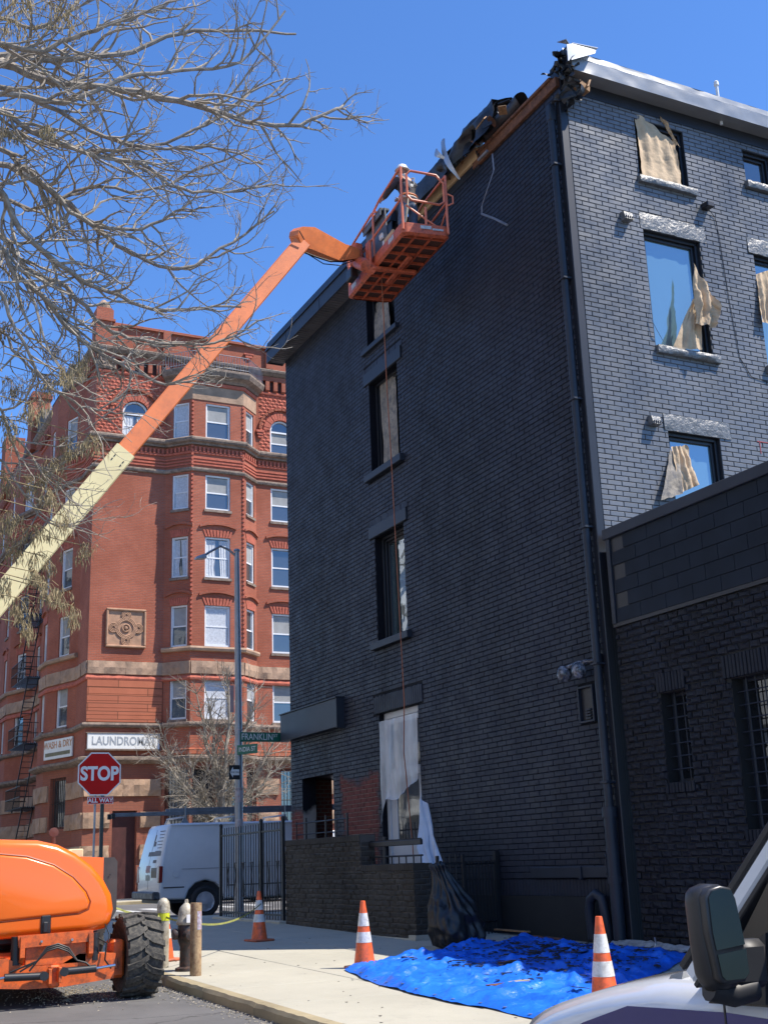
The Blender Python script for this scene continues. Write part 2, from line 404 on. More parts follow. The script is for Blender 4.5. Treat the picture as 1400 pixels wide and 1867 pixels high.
def wall_holes(mb, O, U, N, u0, u1, z0, z1, holes, depth=.3):
    """plane with rectangular openings and their reveals, going `depth` inward"""
    O, U, N = Vector(O), Vector(U), Vector(N); Z = Vector((0, 0, 1))
    us = sorted({u0, u1} | {h[i] for h in holes for i in (0, 1) if u0 < h[i] < u1})
    zs = sorted({z0, z1} | {h[i] for h in holes for i in (2, 3) if z0 < h[i] < z1})
    P = lambda u, z, d=0: O + U * u + Z * z + N * d
    for a, b in zip(us, us[1:]):
        for c, d in zip(zs, zs[1:]):
            uc, zc = (a + b) / 2, (c + d) / 2
            if any(h[0] < uc < h[1] and h[2] < zc < h[3] for h in holes): continue
            mb.quad(P(a, c), P(b, c), P(b, d), P(a, d))
    for (a, b, c, d) in holes:
        mb.quad(P(a, c), P(a, d), P(a, d, -depth), P(a, c, -depth)); mb.quad(P(b, c), P(b, d), P(b, d, -depth), P(b, c, -depth))
        mb.quad(P(a, d), P(b, d), P(b, d, -depth), P(a, d, -depth)); mb.quad(P(a, c), P(b, c), P(b, c, -depth), P(a, c, -depth))
def offset_path(pts, d):
    out = []
    for i, p in enumerate(pts):
        p = Vector(p); ns = []
        if i > 0: e = (p - Vector(pts[i - 1])).normalized(); ns.append(Vector((e.y, -e.x)))
        if i < len(pts) - 1: e = (Vector(pts[i + 1]) - p).normalized(); ns.append(Vector((e.y, -e.x)))
        if len(ns) == 2:
            n = (ns[0] + ns[1]).normalized(); out.append(p + n * d / max(.5, n.dot(ns[0])))
        else: out.append(p + ns[0] * d)
    return out
def sweep(mb, pts, prof, caps=True):
    """profile [(out, z)...] swept along a plan path (outside is on the right)"""
    cols = [offset_path(pts, o) for o, z in prof]
    n = len(prof); vs = []; fs = []
    for i in range(len(pts)):
        for k, (o, z) in enumerate(prof): vs.append((cols[k][i].x, cols[k][i].y, z))
    for i in range(len(pts) - 1):
        for k in range(n): fs.append((i * n + k, i * n + (k + 1) % n, (i + 1) * n + (k + 1) % n, (i + 1) * n + k))
    if caps: fs.append(tuple(range(n))[::-1]); fs.append(tuple((len(pts) - 1) * n + k for k in range(n)))
    mb.add(vs, fs)
def rough_slab(mb, o, a, b, c, na=8, nb=3, amp=.02, rng=R):
    """box with a hammered outer face (c = outward)"""
    o, a, b, c = map(Vector, (o, a, b, c))
    fr = {}
    for j in range(nb + 1):
        for i in range(na + 1):
            e = (i in (0, na)) or (j in (0, nb))
            fr[i, j] = o + a * (i / na) + b * (j / nb) + c * (1 - (.25 if e else 0)) + c.normalized() * (rng.uniform(-amp, amp)) + (a.normalized() * rng.uniform(-amp, amp) * .5 if e else Vector())
    vs = [fr[i, j] for j in range(nb + 1) for i in range(na + 1)]
    fs = [(j * (na + 1) + i, j * (na + 1) + i + 1, (j + 1) * (na + 1) + i + 1, (j + 1) * (na + 1) + i) for j in range(nb) for i in range(na)]
    n = len(vs); rim = [(i, 0) for i in range(na + 1)] + [(na, j) for j in range(1, nb + 1)] + [(i, nb) for i in range(na - 1, -1, -1)] + [(0, j) for j in range(nb - 1, 0, -1)]
    ri = [j * (na + 1) + i for i, j in rim]
    vs += [o + a * (i / na) + b * (j / nb) for i, j in rim]
    fs += [(ri[k], ri[(k + 1) % len(rim)], n + (k + 1) % len(rim), n + k) for k in range(len(rim))]
    fs.append(tuple(n + k for k in range(len(rim)))[::-1])
    mb.add(vs, fs)

# ------------------------------------------------------------------ the ground
XF, YC = 11.44, 15.13          # street front of the black building, its near corner
g = MB(); ys = [-60, 6, 23.78, 400, 1500]
for a, b in zip(ys, ys[1:]): g.quad((-600, a, gz(a)), (900, a, gz(a)), (900, b, gz(b)), (-600, b, gz(b)))
o = g.build('road', M['asphalt'], fixn=False); o['kind'] = 'structure'
KX = 4.62
def walk_z(y): return gz(y) + KH
# sidewalk: base sheet with slabs on it, one object per slab
sw = MB()
for a, b in ((-10, 6), (6, 23.78), (23.78, 30.3)):
    x1 = 40 if a > 20 else 11.6
    sw.add([(KX + .1, a, gz(a) - .02), (x1, a, gz(a) - .02), (x1, b, gz(b) - .02), (KX + .1, b, gz(b) - .02),
            (KX + .1, a, walk_z(a) - .012), (x1, a, walk_z(a) - .012), (x1, b, walk_z(b) - .012), (KX + .1, b, walk_z(b) - .012)],
           [(0, 1, 5, 4), (1, 2, 6, 5), (2, 3, 7, 6), (3, 0, 4, 7), (4, 5, 6, 7)])
side = sw.build('sidewalk', M['earth']); side['kind'] = 'structure'
SL = 1.62
slabm = []
for k in range(3):
    m = MB(); m.frame((.004, .004, -.05), (SL - .024, 0, 0), (0, SL - .024, 0), (0, 0, .05), .006)
    me = bpy.data.meshes.new('slab'); me.from_pydata(m.v, [], m.f); me.materials.append(M['concrete']); me.update(); slabm.append(me)
y = 1.0
while y < 30:
    ny = max(3, 1)
    xx = KX + .155
    while xx + SL < (11.5 if y < 28.2 else 22) + .3:
        ang = math.atan(.018) if 6 <= y < 23.78 else 0
        o = link(bpy.data.objects.new('paving_slab', R.choice(slabm))); o.parent = side
        o.location = (xx, y, walk_z(y) + R.uniform(-.002, .002)); o.rotation_euler = (ang + R.uniform(-.0012, .0012), R.uniform(-.0012, .0012), 0)
        xx += SL
    y += SL
# kerb stones
kerb = thing('kerb', 'x', 'x'); 
for kk in ('label', 'category'): del kerb[kk]
bpy.data.objects.remove(kerb)
kb = MB(); kb.frame((KX, -8, -.1), (.12, 0, 0), (0, 8, 0), (0, 0, .15))
kerb = kb.build('kerb', M['kerb']); kerb['kind'] = 'structure'
y = 0.
while y < 30.2:
    L = R.uniform(1.5, 2.2); L = min(L, 30.45 - y); m = MB(); ex = max(0, y + L - 29.3)
    z0, z1 = gz(y), gz(y + L)
    n = 24
    def top(i, s):
        yy = y + .006 + (L - .012) * i / n; return yy
    vs = []; fs = []
    prof = [(0, -.08), (-.0, .085), (.025, .122), (.145, .126), (.15, -.08)]
    for i in range(n + 1):
        yy = y + .006 + (L - .012) * i / n; gg = gz(yy)
        for (dx, dz) in prof:
            j = .02 * noise.noise(Vector((dx * 4, yy * 1.3, 3))) + .012 * noise.noise(Vector((dx, yy * 5, dz * 9))) if dx < .05 and dz > 0 else 0
            vs.append((KX + dx + j, yy, gg + dz + (j * .6)))
    k5 = len(prof)
    for i in range(n):
        for k in range(k5): fs.append((i * k5 + k, i * k5 + (k + 1) % k5, (i + 1) * k5 + (k + 1) % k5, (i + 1) * k5 + k))
    fs += [tuple(range(k5)), tuple(n * k5 + k for k in range(k5))]
    m.add(vs, fs); m.build('kerb_stone', M['kerb'], kerb, smooth=25)
    y += L
m = MB(); m.frame((KX, 30.3, gz(30) - .05), (60, 0, 0), (0, .15, 0), (0, 0, .17), .02); m.build('kerb_stone', M['kerb'], kerb)
m = MB(); m.frame((-30, 47.6, gz(48) - .05), (90, 0, 0), (0, .15, 0), (0, 0, .17), .02); m.build('kerb_stone', M['kerb'], kerb)
m = MB(); m.box(-30, 47.75, .2, 60, 52, gz(48) + KH); o = m.build('far_sidewalk', M['concrete']); o['kind'] = 'structure'
# painted crossing bars and a stop line on the cross street (worn)
pm = simple('worn_road_paint', (.55, .55, .53), .8, var=.2, dirt=(.15, .15, .15))
pl = MB()
for i in range(9): pl.box(6.0 + i * 1.05, 38.6, gz(40) + .004, 6.5 + i * 1.05, 41.6, gz(40) + .008)
pl.box(-4, 35.4, gz(40) + .004, 60, 35.52, gz(40) + .008)
o = pl.build('road_marking', pm); o['kind'] = 'structure'

# ------------------------------------------------------------------ the black building
BB = thing('painted_brick_building', 'four-storey brick building painted black, with torn eaves and masked windows, filling the right half', 'building', (XF, YC, .3))
FU, FN = (0, 1, 0), (-1, 0, 0); SU, SN = (1, 0, 0), (0, -1, 0)
W1 = (21.8, 23.22, 13.0, 14.25); W2 = (21.8, 23.22, 9.95, 12.12); W3 = (21.8, 23.18, 6.12, 8.46); DR = (21.5, 23.27, .95, 4.6); OP = (25.75, 27.58, 1.2, 3.57)
fh = [W1, W2, W3, DR, OP]
ZT = 14.78; YE = 28.3
mb = MB(); wall_holes(mb, (XF, 0, 0), FU, FN, YC, YE, .1, ZT, fh, .34)
mb.build('front_mortar', M['paint_m'], BB, fixn=False)
trimholes = [(21.55, 23.45, 12.12, 12.58), (21.6, 23.42, 8.46, 8.86), (21.62, 23.4, 9.76, 9.95), (21.62, 23.36, 5.95, 6.12), (21.62, 23.4, 12.86, 13.0), (21.25, 23.5, 4.6, 5.0),
             (15.555, 15.985, 3.56, 4.16)]
def vis(x, y, p): return p.y < 22 and not (1000 < x < 1300 and y > 1690) and p.z > 1.3
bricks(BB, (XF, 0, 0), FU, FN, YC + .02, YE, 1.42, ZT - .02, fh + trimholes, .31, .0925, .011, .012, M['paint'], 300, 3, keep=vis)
# soldier course and plinth
bricks(BB, (XF, 0, 0), FU, FN, YC + .02, YE, 1.22, 1.42, fh, .31, .1, .01, .022, M['paint'], 0, 4)
mb = MB(); y = YC + .02
while y < 21.5: mb.frame((XF - .016, y, .95), (.03, 0, 0), (0, .083, 0), (0, 0, .26), .006); y += .0925
while y < YE: 
    if y > 23.3: mb.frame((XF - .016, y, .95), (.03, 0, 0), (0, .083, 0), (0, 0, .26), .006)
    y += .0925
o = mb.build('soldier_course', M['paint'], BB); o['kind'] = 'stuff'
mb = MB(); mb.box(XF - .035, YC, .1, XF + .05, 21.4, .95); mb.box(XF - .035, 23.4, .1, XF + .05, YE, .95); mb.build('plinth', M['paint_rough_m'], BB)
mb = MB(); mb.frame((XF - .07, 15.55, 1.23), (.07, 0, 0), (0, 2.1, 0), (0, 0, .17), .008); mb.frame((XF - .1, 16.2, 1.2), (.1, 0, 0), (0, .07, 0), (0, 0, .2), .008); mb.build('timber_band', M['trim'], BB)
# lintels and sills of the street front
for (a, b, c, d, out) in ((21.55, 23.45, 12.13, 12.42, .05), (21.6, 23.42, 8.47, 8.74, .05), (21.62, 23.42, 9.79, 9.95, .12), (21.62, 23.38, 5.97, 6.12, .12), (21.62, 23.42, 12.88, 13.0, .1)):
    mb = MB(); mb.frame((XF - out, a, c), (out + .05, 0, 0), (0, b - a, 0), (0, 0, d - c), .008); mb.build('sill' if out > .06 else 'lintel', M['trim'], BB)
for (a, b, c) in ((21.5, 23.5, 12.42), (21.55, 23.47, 8.74)):
    bricks(BB, (XF, 0, 0), FU, FN, a, b, c, c + .14, [], .31, .14, .01, .022, M['paint'], 0, 9)
mb = MB(); y = 21.27
while y < 23.45: mb.frame((XF - .03, y, 4.61), (.05, 0, 0), (0, .083, 0), (0, 0, .36 + R.uniform(-.01, .01)), .006); y += .092
o = mb.build('door_arch', M['paint'], BB); o['kind'] = 'stuff'
def win_frame(mb, P, a, b, c, d, dep, w=.09, t=.07):
    """rectangular frame inside an opening; P(u,z,out)"""
    for (u0, u1, z0, z1) in ((a, a + w, c, d), (b - w, b, c, d), (a + w, b - w, c, c + w), (a + w, b - w, d - w, d)):
        o = P(u0, z0, -dep); mb.frame(o, P(u1, z0, -dep) - o, P(u0, z1, -dep) - o, P(u0, z0, -dep + t) - o, .006)
FP = lambda u, z, d: Vector((XF - d, u, z)); SP = lambda u, z, d: Vector((u, YC - d, z))
def dark_window(P, h, dep, glassm, nested=3, split=None):
    a, b, c, d = h; mb = MB()
    for k in range(nested):
        s = .055 * k; win_frame(mb, P, a + s, b - s, c + s * .6, d - s, dep - .05 * (nested - 1 - k) + .0, .06, .05)
    s = .055 * nested
    if split: o = P(a + s, split, -dep); mb.frame(o, P(b - s, split, -dep) - o, P(a + s, split + .05, -dep) - o, P(a + s, split, -dep + .05) - o, .004)
    w = mb.build('window', M['trim_dark'], BB)
    mb = MB(); s = .055 * nested - .01
    mb.quad(P(a + s, c + s * .5, -dep + .01), P(b - s, c + s * .5, -dep + .01), P(b - s, d - s, -dep + .01), P(a + s, d - s, -dep + .01)); mb.build('pane', glassm, w, fixn=False)
    return w
for h in (W1, W2, W3): dark_window(FP, h, .30, M['glass_dim'] if h is not W3 else M['glass_low'], 3)
# street door
mb = MB(); a, b, c, d = DR
win_frame(mb, FP, a, b, c, d, .20, .13, .09)
dw = simple('grey_white_door_paint', (.58, .58, .60), .45, var=.08)
DOOR = mb.build('door', dw, BB)
for (y_, z_, w_, h_, nm_) in ((a + .1, c + .05, b - a - .2, .9, 'door_panel'), (a + .1, c + .952, .28, 1.346, 'door_stile'), (b - .38, c + .952, .28, 1.346, 'door_stile'), (a + .1, c + 2.3, b - a - .2, .18, 'transom'), (a + .1, c + 3.4, b - a - .2, .2, 'head_rail')):
    m = MB(); m.frame((XF + .15, y_, z_), (.05, 0, 0), (0, w_, 0), (0, 0, h_), .008); m.build(nm_, dw, DOOR)
m = MB(); m.quad((XF + .17, a + .1, c + .9), (XF + .17, b - .1, c + .9), (XF + .17, b - .1, c + 3.5), (XF + .17, a + .1, c + 3.5)); m.build('pane', M['glass_dim'], DOOR, fixn=False)
m = MB(); m.box(XF + .1, a - .2, .2, XF + .5, b + .2, c); m.box(XF - .35, a - .1, .2, XF + .1, b + .1, c - .15); m.build('door_step', M['concrete'], BB)
# porch behind the opening: red brick reveal, open on the far side
mb = MB(); redm = brick_far('bare_red_brick', (.17, .045, .032), (.12, .032, .026), (.16, .13, .11), .21, .0925, .012, .6)
mb.quad((XF, YE - .3, 0), (XF + .95, YE - .3, 0), (XF + .95, YE - .3, 3.57), (XF, YE - .3, 3.57))
mb.quad((XF + .95, YE - .3, 0), (XF + .95, YE, 0), (XF + .95, YE, 3.57), (XF + .95, YE - .3, 3.57))
mb.build('porch_pier', redm, BB, fixn=False); mb = MB()
mb.quad((XF + 3, 25.4, 0), (XF + 3, YE, 0), (XF + 3, YE, 3.6), (XF + 3, 25.4, 3.6)); mb.quad((XF + .3, 25.4, 0), (XF + 3, 25.4, 0), (XF + 3, 25.4, 3.6), (XF + .3, 25.4, 3.6))
mb.build('porch_wall', redm, BB, fixn=False)
mb = MB(); mb.box(XF + .34, 25.4, 3.57, XF + 3, YE, 3.7); mb.build('porch_ceiling', M['trim_dark'], BB); mb = MB(); mb.box(XF + .02, 25.4, .3, XF + 3, YE, 1.2); mb.build('porch_floor', M['trim_dark'], BB)
# far (north) face, behind and roof
mb = MB()
wall_holes(mb, (XF, YE, 0), (1, 0, 0), (0, 1, 0), 0, 14, .1, ZT, [(.95, 2.9, 1.2, 3.57)], .3)
mb.quad((XF + 14, YE, .1), (XF + 14, YC, .1), (XF + 14, YC, ZT), (XF + 14, YE, ZT))
mb.build('back_wall', M['paint'], BB, fixn=False)
mb = MB(); mb.box(XF + .02, YC + .02, ZT - .1, XF + 14, YE - .02, ZT + .02); mb.build('roof', M['membrane'], BB)
# blank sign board at the far end of the front
mb = MB(); mb.frame((XF - .2, 25.08, 4.52), (.2, 0, 0), (0, 3.42, 0), (0, 0, .66), .01); mb.frame((XF - .225, 25.03, 5.18), (.225, 0, 0), (0, 3.5, 0), (0, 0, .03), .004); mb.frame((XF - .205, 25.04, 4.5), (.205, 0, 0), (0, .04, 0), (0, 0, .7), .004); mb.build('blank_sign_board', M['trim'], BB)

# lit side wall
SW1 = (13.06, 14.18, 13.33, 14.55); SW2 = (13.0, 14.28, 10.0, 12.27); SW3 = (13.08, 14.2, 6.6, 8.45)
SR1 = (15.65, 16.35, 13.84, 14.55); SR2 = (15.58, 16.9, 10.0, 12.3); SR3 = (15.7, 16.8, 6.6, 8.45)
sh = [SW1, SW2, SW3, SR1, SR2, SR3]
mb = MB(); wall_holes(mb, (0, YC, 0), SU, SN, XF, 25, .1, ZT, sh, .24); mb.build('side_mortar', M['paint_lit_m'], BB, fixn=False)
lh = [(12.94, 14.42, 12.27, 12.6), (13.0, 14.46, 8.45, 8.75), (15.45, 17.05, 12.3, 12.62), (13.0, 14.4, 9.86, 10.0), (13.0, 14.32, 13.2, 13.33), (15.6, 16.42, 13.7, 13.84), (15.5, 17, 9.86, 10.0)]
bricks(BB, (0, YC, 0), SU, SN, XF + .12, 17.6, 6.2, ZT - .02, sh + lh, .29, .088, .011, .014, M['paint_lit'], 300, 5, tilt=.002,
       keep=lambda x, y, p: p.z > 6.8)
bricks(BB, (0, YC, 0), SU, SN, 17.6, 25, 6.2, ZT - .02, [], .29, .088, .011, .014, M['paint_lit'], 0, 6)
for (a, b, c, d) in lh:
    s = d - c < .2; mb = MB()
    rough_slab(mb, (a, YC, c), (b - a, 0, 0), (0, 0, d - c), (0, -(.13 if s else .035), 0), 16 if not s else 12, 4 if not s else 2, .012)
    mb.build('sill' if s else 'lintel', M['stone_paint'], BB, smooth=60)
dark_window(SP, SW1, .16, M['glass_dim'], 2); dark_window(SP, SW2, .16, M['glass'], 2); dark_window(SP, SW3, .16, M['glass'], 2)
dark_window(SP, SR1, .16, M['glass_dim'], 2); dark_window(SP, SR2, .16, M['glass'], 2); dark_window(SP, SR3, .16, M['glass'], 2)

# corner board and downpipe
mb = MB(); mb.frame((XF - .05, YC - .03, .2), (.16, 0, 0), (0, .13, 0), (0, 0, ZT - .5), .012); mb.build('corner_board', M['trim_dark'], BB)
mb = MB()
mb.tube([(XF - .13, YC + .14, 14.4), (XF - .13, YC + .14, 2.1)], .065, 12)
mb.frame((XF - .2, YC + .07, 14.1), (.14, 0, 0), (0, .14, 0), (0, 0, .35), .02)
for z in (13.2, 11, 8.8, 6.6, 4.4, 2.6): mb.frame((XF - .21, YC + .05, z), (.21, 0, 0), (0, .18, 0), (0, 0, .035), .004)
mb.build('downpipe', M['trim'], BB, smooth=True)
mb = MB(); mb.tube([(XF - .14, YC + .14, 2.2), (XF - .14, YC + .14, .25)], .095, 14); mb.tube([(XF - .14, YC + .14, 2.25), (XF - .14, YC + .14, 2.1)], .115, 14); mb.tube([(XF - .14, YC + .14, 1.25), (XF - .14, YC + .14, 1.15)], .112, 14)
mb.build('cast_iron_boot', M['trim'], BB, smooth=True)
# gas pipe loop near the ground, meter ornament, vent box, floodlights
mb = MB(); mb.tube([(XF - .14, 15.95, .35), (XF - .16, 15.95, .75), (XF - .16, 15.9, .92), (XF - .16, 15.75, 1.0), (XF - .16, 15.6, .93), (XF - .16, 15.56, .75), (XF - .1, 15.56, .35)], .075, 12); mb.build('gooseneck_pipe', M['trim'], BB, smooth=True)
mb = MB()
for k in range(10): 
    t = k * .63; mb.tube([(XF - .09, 15.45 + .1 * cos(t), 1.42 + .25 * sin(t)), (XF - .12, 15.45 + .05 * cos(t + 2), 1.42 + .12 * sin(t + 2)), (XF - .07, 15.45 + .08 * cos(t + 4), 1.45 + .2 * sin(t + 4))], .018, 6)
mb.lathe([(.09, -.02), (.09, -.1), (.06, -.12)], (XF, 15.45, 1.4), 14, 'X'); mb.build('valve_cluster', M['trim'], BB, smooth=True)
mb = MB(); a, b, c, d = 15.565, 15.975, 3.57, 4.15
win_frame(mb, FP, a, b, c, d, .0, .035, .06); V = mb.build('vent_box', M['trim'], BB)
m = MB(); m.quad((XF - .005, a, c), (XF - .005, b, c), (XF - .005, b, d), (XF - .005, a, d)); m.build('backing', M['trim_dark'], V, fixn=False)
m = MB(); 
for k in range(4): m.frame((XF - .05, a + .1, c + .05 + k * .045), (.045, 0, 0), (0, .14, 0), (0, 0, .03), .004)
m.build('louvre', M['trim'], V)

# roof edge: street eave, intact towards the far end
EV = (20.9, 28.55)
mb = MB(); mb.box(11.0, EV[0], 14.74, XF + .03, EV[1], 14.78)
for k in range(60):
    y = EV[0] + .05 + k * .127
    if y < EV[1] - .05: mb.box(11.03, y, 14.728, XF - .02, y + .012, 14.741)
mb.build('soffit', simple('soffit_boards', (.12, .115, .12), .7), BB)
mb = MB(); mb.frame((10.975, EV[0], 14.7), (.03, 0, 0), (0, EV[1] - EV[0], 0), (0, 0, .34), .004); mb.frame((11.005, EV[1] - .03, 14.7), (.45, 0, 0), (0, .03, 0), (0, 0, .34), .004)
for y in (22.6, 24.9, 27.1): mb.frame((10.968, y, 14.7), (.012, 0, 0), (0, .05, 0), (0, 0, .342), .002)
mb.build('fascia', M['trim'], BB)
mb = MB(); mb.add([(10.94, EV[0], 15.045), (10.94, EV[1] + .03, 15.045), (11.02, EV[1] + .03, 15.32), (11.02, EV[0], 15.32), (11.3, EV[0], 15.36), (11.3, EV[1] + .03, 15.36), (11.5, EV[0], 15.05), (11.5, EV[1] + .03, 15.05)],
                  [(0, 1, 2, 3), (3, 2, 5, 4), (4, 5, 7, 6), (6, 7, 1, 0), (0, 3, 4, 6), (1, 7, 5, 2)]); mb.build('gutter_cap', M['trim'], BB)
# exposed timber where the eave is stripped
mb = MB(); mb.frame((XF - .075, 17.9, 14.92), (.1, 0, 0), (0, 6.2, 0), (0, 0, .27), .008); mb.build('eave_beam', M['ply'], BB, label='exposed pale timber beam')
mb = MB(); mb.frame((XF - .03, 17.9, 14.74), (.1, 0, 0), (0, 3.1, 0), (0, 0, .175), .008); mb.build('eave_board', M['trim'], BB)
mb = MB(); mb.frame((XF - .06, YC + .02, 14.79), (.1, 0, 0), (0, 2.95, 0), (0, 0, .2), .008); mb.frame((XF - .10, YC + .15, 14.99), (.12, 0, 0), (0, 2.6, 0), (0, 0, .06), .006); mb.build('eave_beam', M['oldwood'], BB, label='rotten red-brown eave board')
mb = MB()
rr = random.Random(11)
# membrane still lying over the edge, beside the platform
def drape(y0, y1, out, z0, z1, amp, seed, x_in=.3):
    def fn(u, v):
        y = y0 + (y1 - y0) * u; nz = noise.noise(Vector((y * 2.3 + seed, v * 3, seed)))
        n2 = noise.noise(Vector((y * 6 + seed, v * 7, 4)))
        x = XF + x_in - (x_in + out) * min(1, v * 1.5) + amp * nz; z = z1 - (z1 - z0) * max(0, v - .55) / .45 + amp * nz * .8 + .05 * n2 + .1 * sin(v * 3)
        return (x, y, z)
    mb.grid(fn, 30, 12)
drape(18.6, 21.1, .34, 14.95, 15.42, .10, 1.3); drape(17.0, 18.9, .30, 15.0, 15.5, .34, 5.1)
drape(17.1, 18.3, .15, 15.1, 15.75, .3, 9.1)
mb.build('torn_roofing', M['membrane'], BB, smooth='all', fixn=False, label='crumpled black roofing torn up from the eave')
mb = MB(); 
def roll(y0, y1, x, z, r, zs=0.):
    def fn(u, v):
        a = v * 5.2; y = y0 + (y1 - y0) * u
        return (x + r * cos(a) * (1 + .15 * sin(y * 9)), y + .03 * sin(a * 3), z + zs * u + r * sin(a))
    mb.grid(fn, 12, 14)
roll(16.25, 17.5, XF - .02, 15.22, .15, .0)
mb.build('rolled_roofing', M['membrane'], BB, smooth='all', fixn=False)
mb = MB()
for (p, q, w) in (((11.0, 18.55, 15.62), (11.1, 18.15, 14.55), .13), ((10.95, 18.75, 15.5), (11.0, 18.4, 15.1), .1)):
    p, q = Vector(p), Vector(q)
    def fn(u, v, p=p, q=q, w=w):
        c = p.lerp(q, u); return c + Vector((-.12 * sin(u * 3), w * (v - .5) * (1.3 - .5 * u), .05 * sin(v * 3 + u * 4)))
    mb.grid(fn, 10, 3)
mb.build('bent_flashing', M['zinc'], BB, smooth='all', fixn=False)
mb = MB()
def strip(pts, w, ax=(0, 1, 0)):
    ax = Vector(ax)
    for a, b in zip(pts, pts[1:]):
        a, b = Vector(a), Vector(b); mb.quad(a - ax * w / 2, a + ax * w / 2, b + ax * w / 2, b - ax * w / 2)
stp = [hx(897, 280, 11.2), hx(900, 310, 11.15), hx(888, 345, 11.15), hx(878, 375, 11.2), hx(878, 390, 11.2)]
strip(stp, .05); mb.tube([stp[-1], hx(900, 398, 11.1), hx(924, 410, 11.0)], .022, 6); mb.tube([hx(872, 292, 11.15), hx(888, 275, 11.15)], .03, 6)
mb.build('dangling_strip', simple('grey_dangling_metal', (.22, .22, .23), .5, .5), BB, fixn=False)
for k in range(26):
    mb = MB(); y = rr.uniform(16.6, 19.3); x = XF - rr.uniform(.0, .35); z = 15.0 + rr.uniform(-.05, .45)
    d = Vector((rr.uniform(-1, 1), rr.uniform(-1, 1), rr.uniform(-.8, .8))).normalized() * rr.uniform(.12, .36); e = Vector((rr.uniform(-1, 1), rr.uniform(-1, 1), rr.uniform(-1, 1))); e = e.cross(d).normalized() * rr.uniform(.05, .16)
    mb.frame((x, y, z), d, e, d.cross(e).normalized() * .02); mb.build('torn_scrap', [M['membrane'], M['oldwood'], M['membrane'], M['wood']][k % 4], BB)
# corner: torn bunch with a bright flap
mb = MB()
for k in range(30):
    zz = 14.35 + .95 * (k / 30); p = Vector((XF + .02 + rr.uniform(-.14, .16), YC - .2 + rr.uniform(-.2, .25), zz))
    d = Vector((rr.uniform(-.5, .5), rr.uniform(-.5, .5), rr.uniform(-1, .5))).normalized() * rr.uniform(.16, .36); e = d.cross(rvv(rr)).normalized() * rr.uniform(.08, .2); sd = rr.uniform(0, 50)
    def fn(u, v, p=p, d=d, e=e, sd=sd):
        c = p + d * (u - .5) + e * (v - .5); return c + Vector((noise.noise(c * 9 + Vector((sd, 0, 0))), noise.noise(c * 9 + Vector((0, sd, 0))), noise.noise(c * 9 + Vector((0, 0, sd))))) * .11
    mb.grid(fn, 7, 5)
mb.build('torn_corner_roofing', M['membrane'], BB, smooth=False, fixn=False)
mb = MB(); mb.prism([(11.36, 14.70, 15.0), (11.36, 14.70, 15.34), (11.5, 14.72, 15.41), (11.95, 14.64, 15.36), (11.92, 14.64, 15.28)], (0, .02, 0)); mb.prism([(11.34, 14.68, 15.42), (11.3, 14.9, 15.50), (11.5, 14.8, 15.44)], (.01, 0, .02)); mb.prism([(11.5, 14.72, 15.42), (11.98, 14.62, 15.39), (12.02, 14.9, 15.46), (11.5, 15, 15.47)], (0, 0, .015)); mb.build('lifted_flashing', M['zinc'], BB)
mb = MB(); mb.frame((11.6, 14.75, 14.62), (.25, .05, -.06), (0, .2, .03), (.02, 0, .12), .01); mb.frame((11.72, 14.7, 14.58), (.1, .05, .2), (.03, .2, .03), (.05, 0, .02), .005); mb.build('splintered_wood', M['wood'], BB)
# side fascia, two steps of folded metal, with dents
mb = MB()
def fas(y0, z0, y1, z1, seed, x0=11.42):
    y0 += .09 if y0 < 15 else 0; y1 += .09 if y1 < 15 else 0
    def fn(u, v):
        x = x0 + 13 * u; d = .012 * noise.noise(Vector((x * 3, v * 2, seed))) + .008 * sin(x * 9) * noise.noise(Vector((x, seed, 0)))
        return (x, y0 + (y1 - y0) * v + d, z0 + (z1 - z0) * v + d * .6)
    mb.grid(fn, 260, 3)
fas(14.69, 14.93, 14.69, 15.20, 1); fas(14.69, 15.20, 14.80, 15.225, 2); fas(14.80, 15.225, 14.82, 15.43, 3); fas(14.82, 15.43, 15.3, 15.5, 4, 11.7)
fas(14.69, 14.93, 15.13, 14.95, 5)
mb.build('side_fascia', M['fascia'], BB, smooth=30, fixn=False)
mb = MB(); mb.box(11.43, 14.82, 14.97, 11.46, 15.1, 15.4); mb.box(11.46, 15.1, 14.7, 25, 15.4, 15.3); mb.build('fascia_backing', M['trim_dark'], BB)
mb = MB(); p = hy(1305, 153, 15.0); mb.lathe([(.03, -.9), (.03, -.04), (.05, -.04), (.045, .04), (.02, .07), (0, .07)], p, 10); mb.build('roof_vent_cap', M['white'], BB)

# small fixtures on the side wall
def wall_thing(name, label, cat, px, build, group=None):
    p = hy(px[0], px[1], YC); t = thing(name, label, cat, p, group); build(t, p); return t
def vent_hood(t, p):
    m = MB(); m.prism([(p.x - .09, YC - .02, p.z - .09), (p.x - .09, YC - .02, p.z + .09), (p.x - .09, YC - .12, p.z + .06), (p.x - .09, YC - .16, p.z - .09)], (.18, 0, 0)); m.build('hood', M['stone_paint'], t)
    m = MB()
    for k in range(4): m.box(p.x - .075 + .045 * k, YC - .165, p.z - .08, p.x - .06 + .045 * k, YC - .1, p.z - .03)
    m.build('fin', M['trim'], t)
wall_thing('vent_hood', 'small ribbed vent hood left of the open third-floor window on the lit side wall', 'vent', (1137, 398), vent_hood, 'vent hoods on the side wall')
wall_thing('vent_hood', 'small ribbed vent hood left of the lowest side window, just above the low roof', 'vent', (1187, 769), vent_hood, 'vent hoods on the side wall')
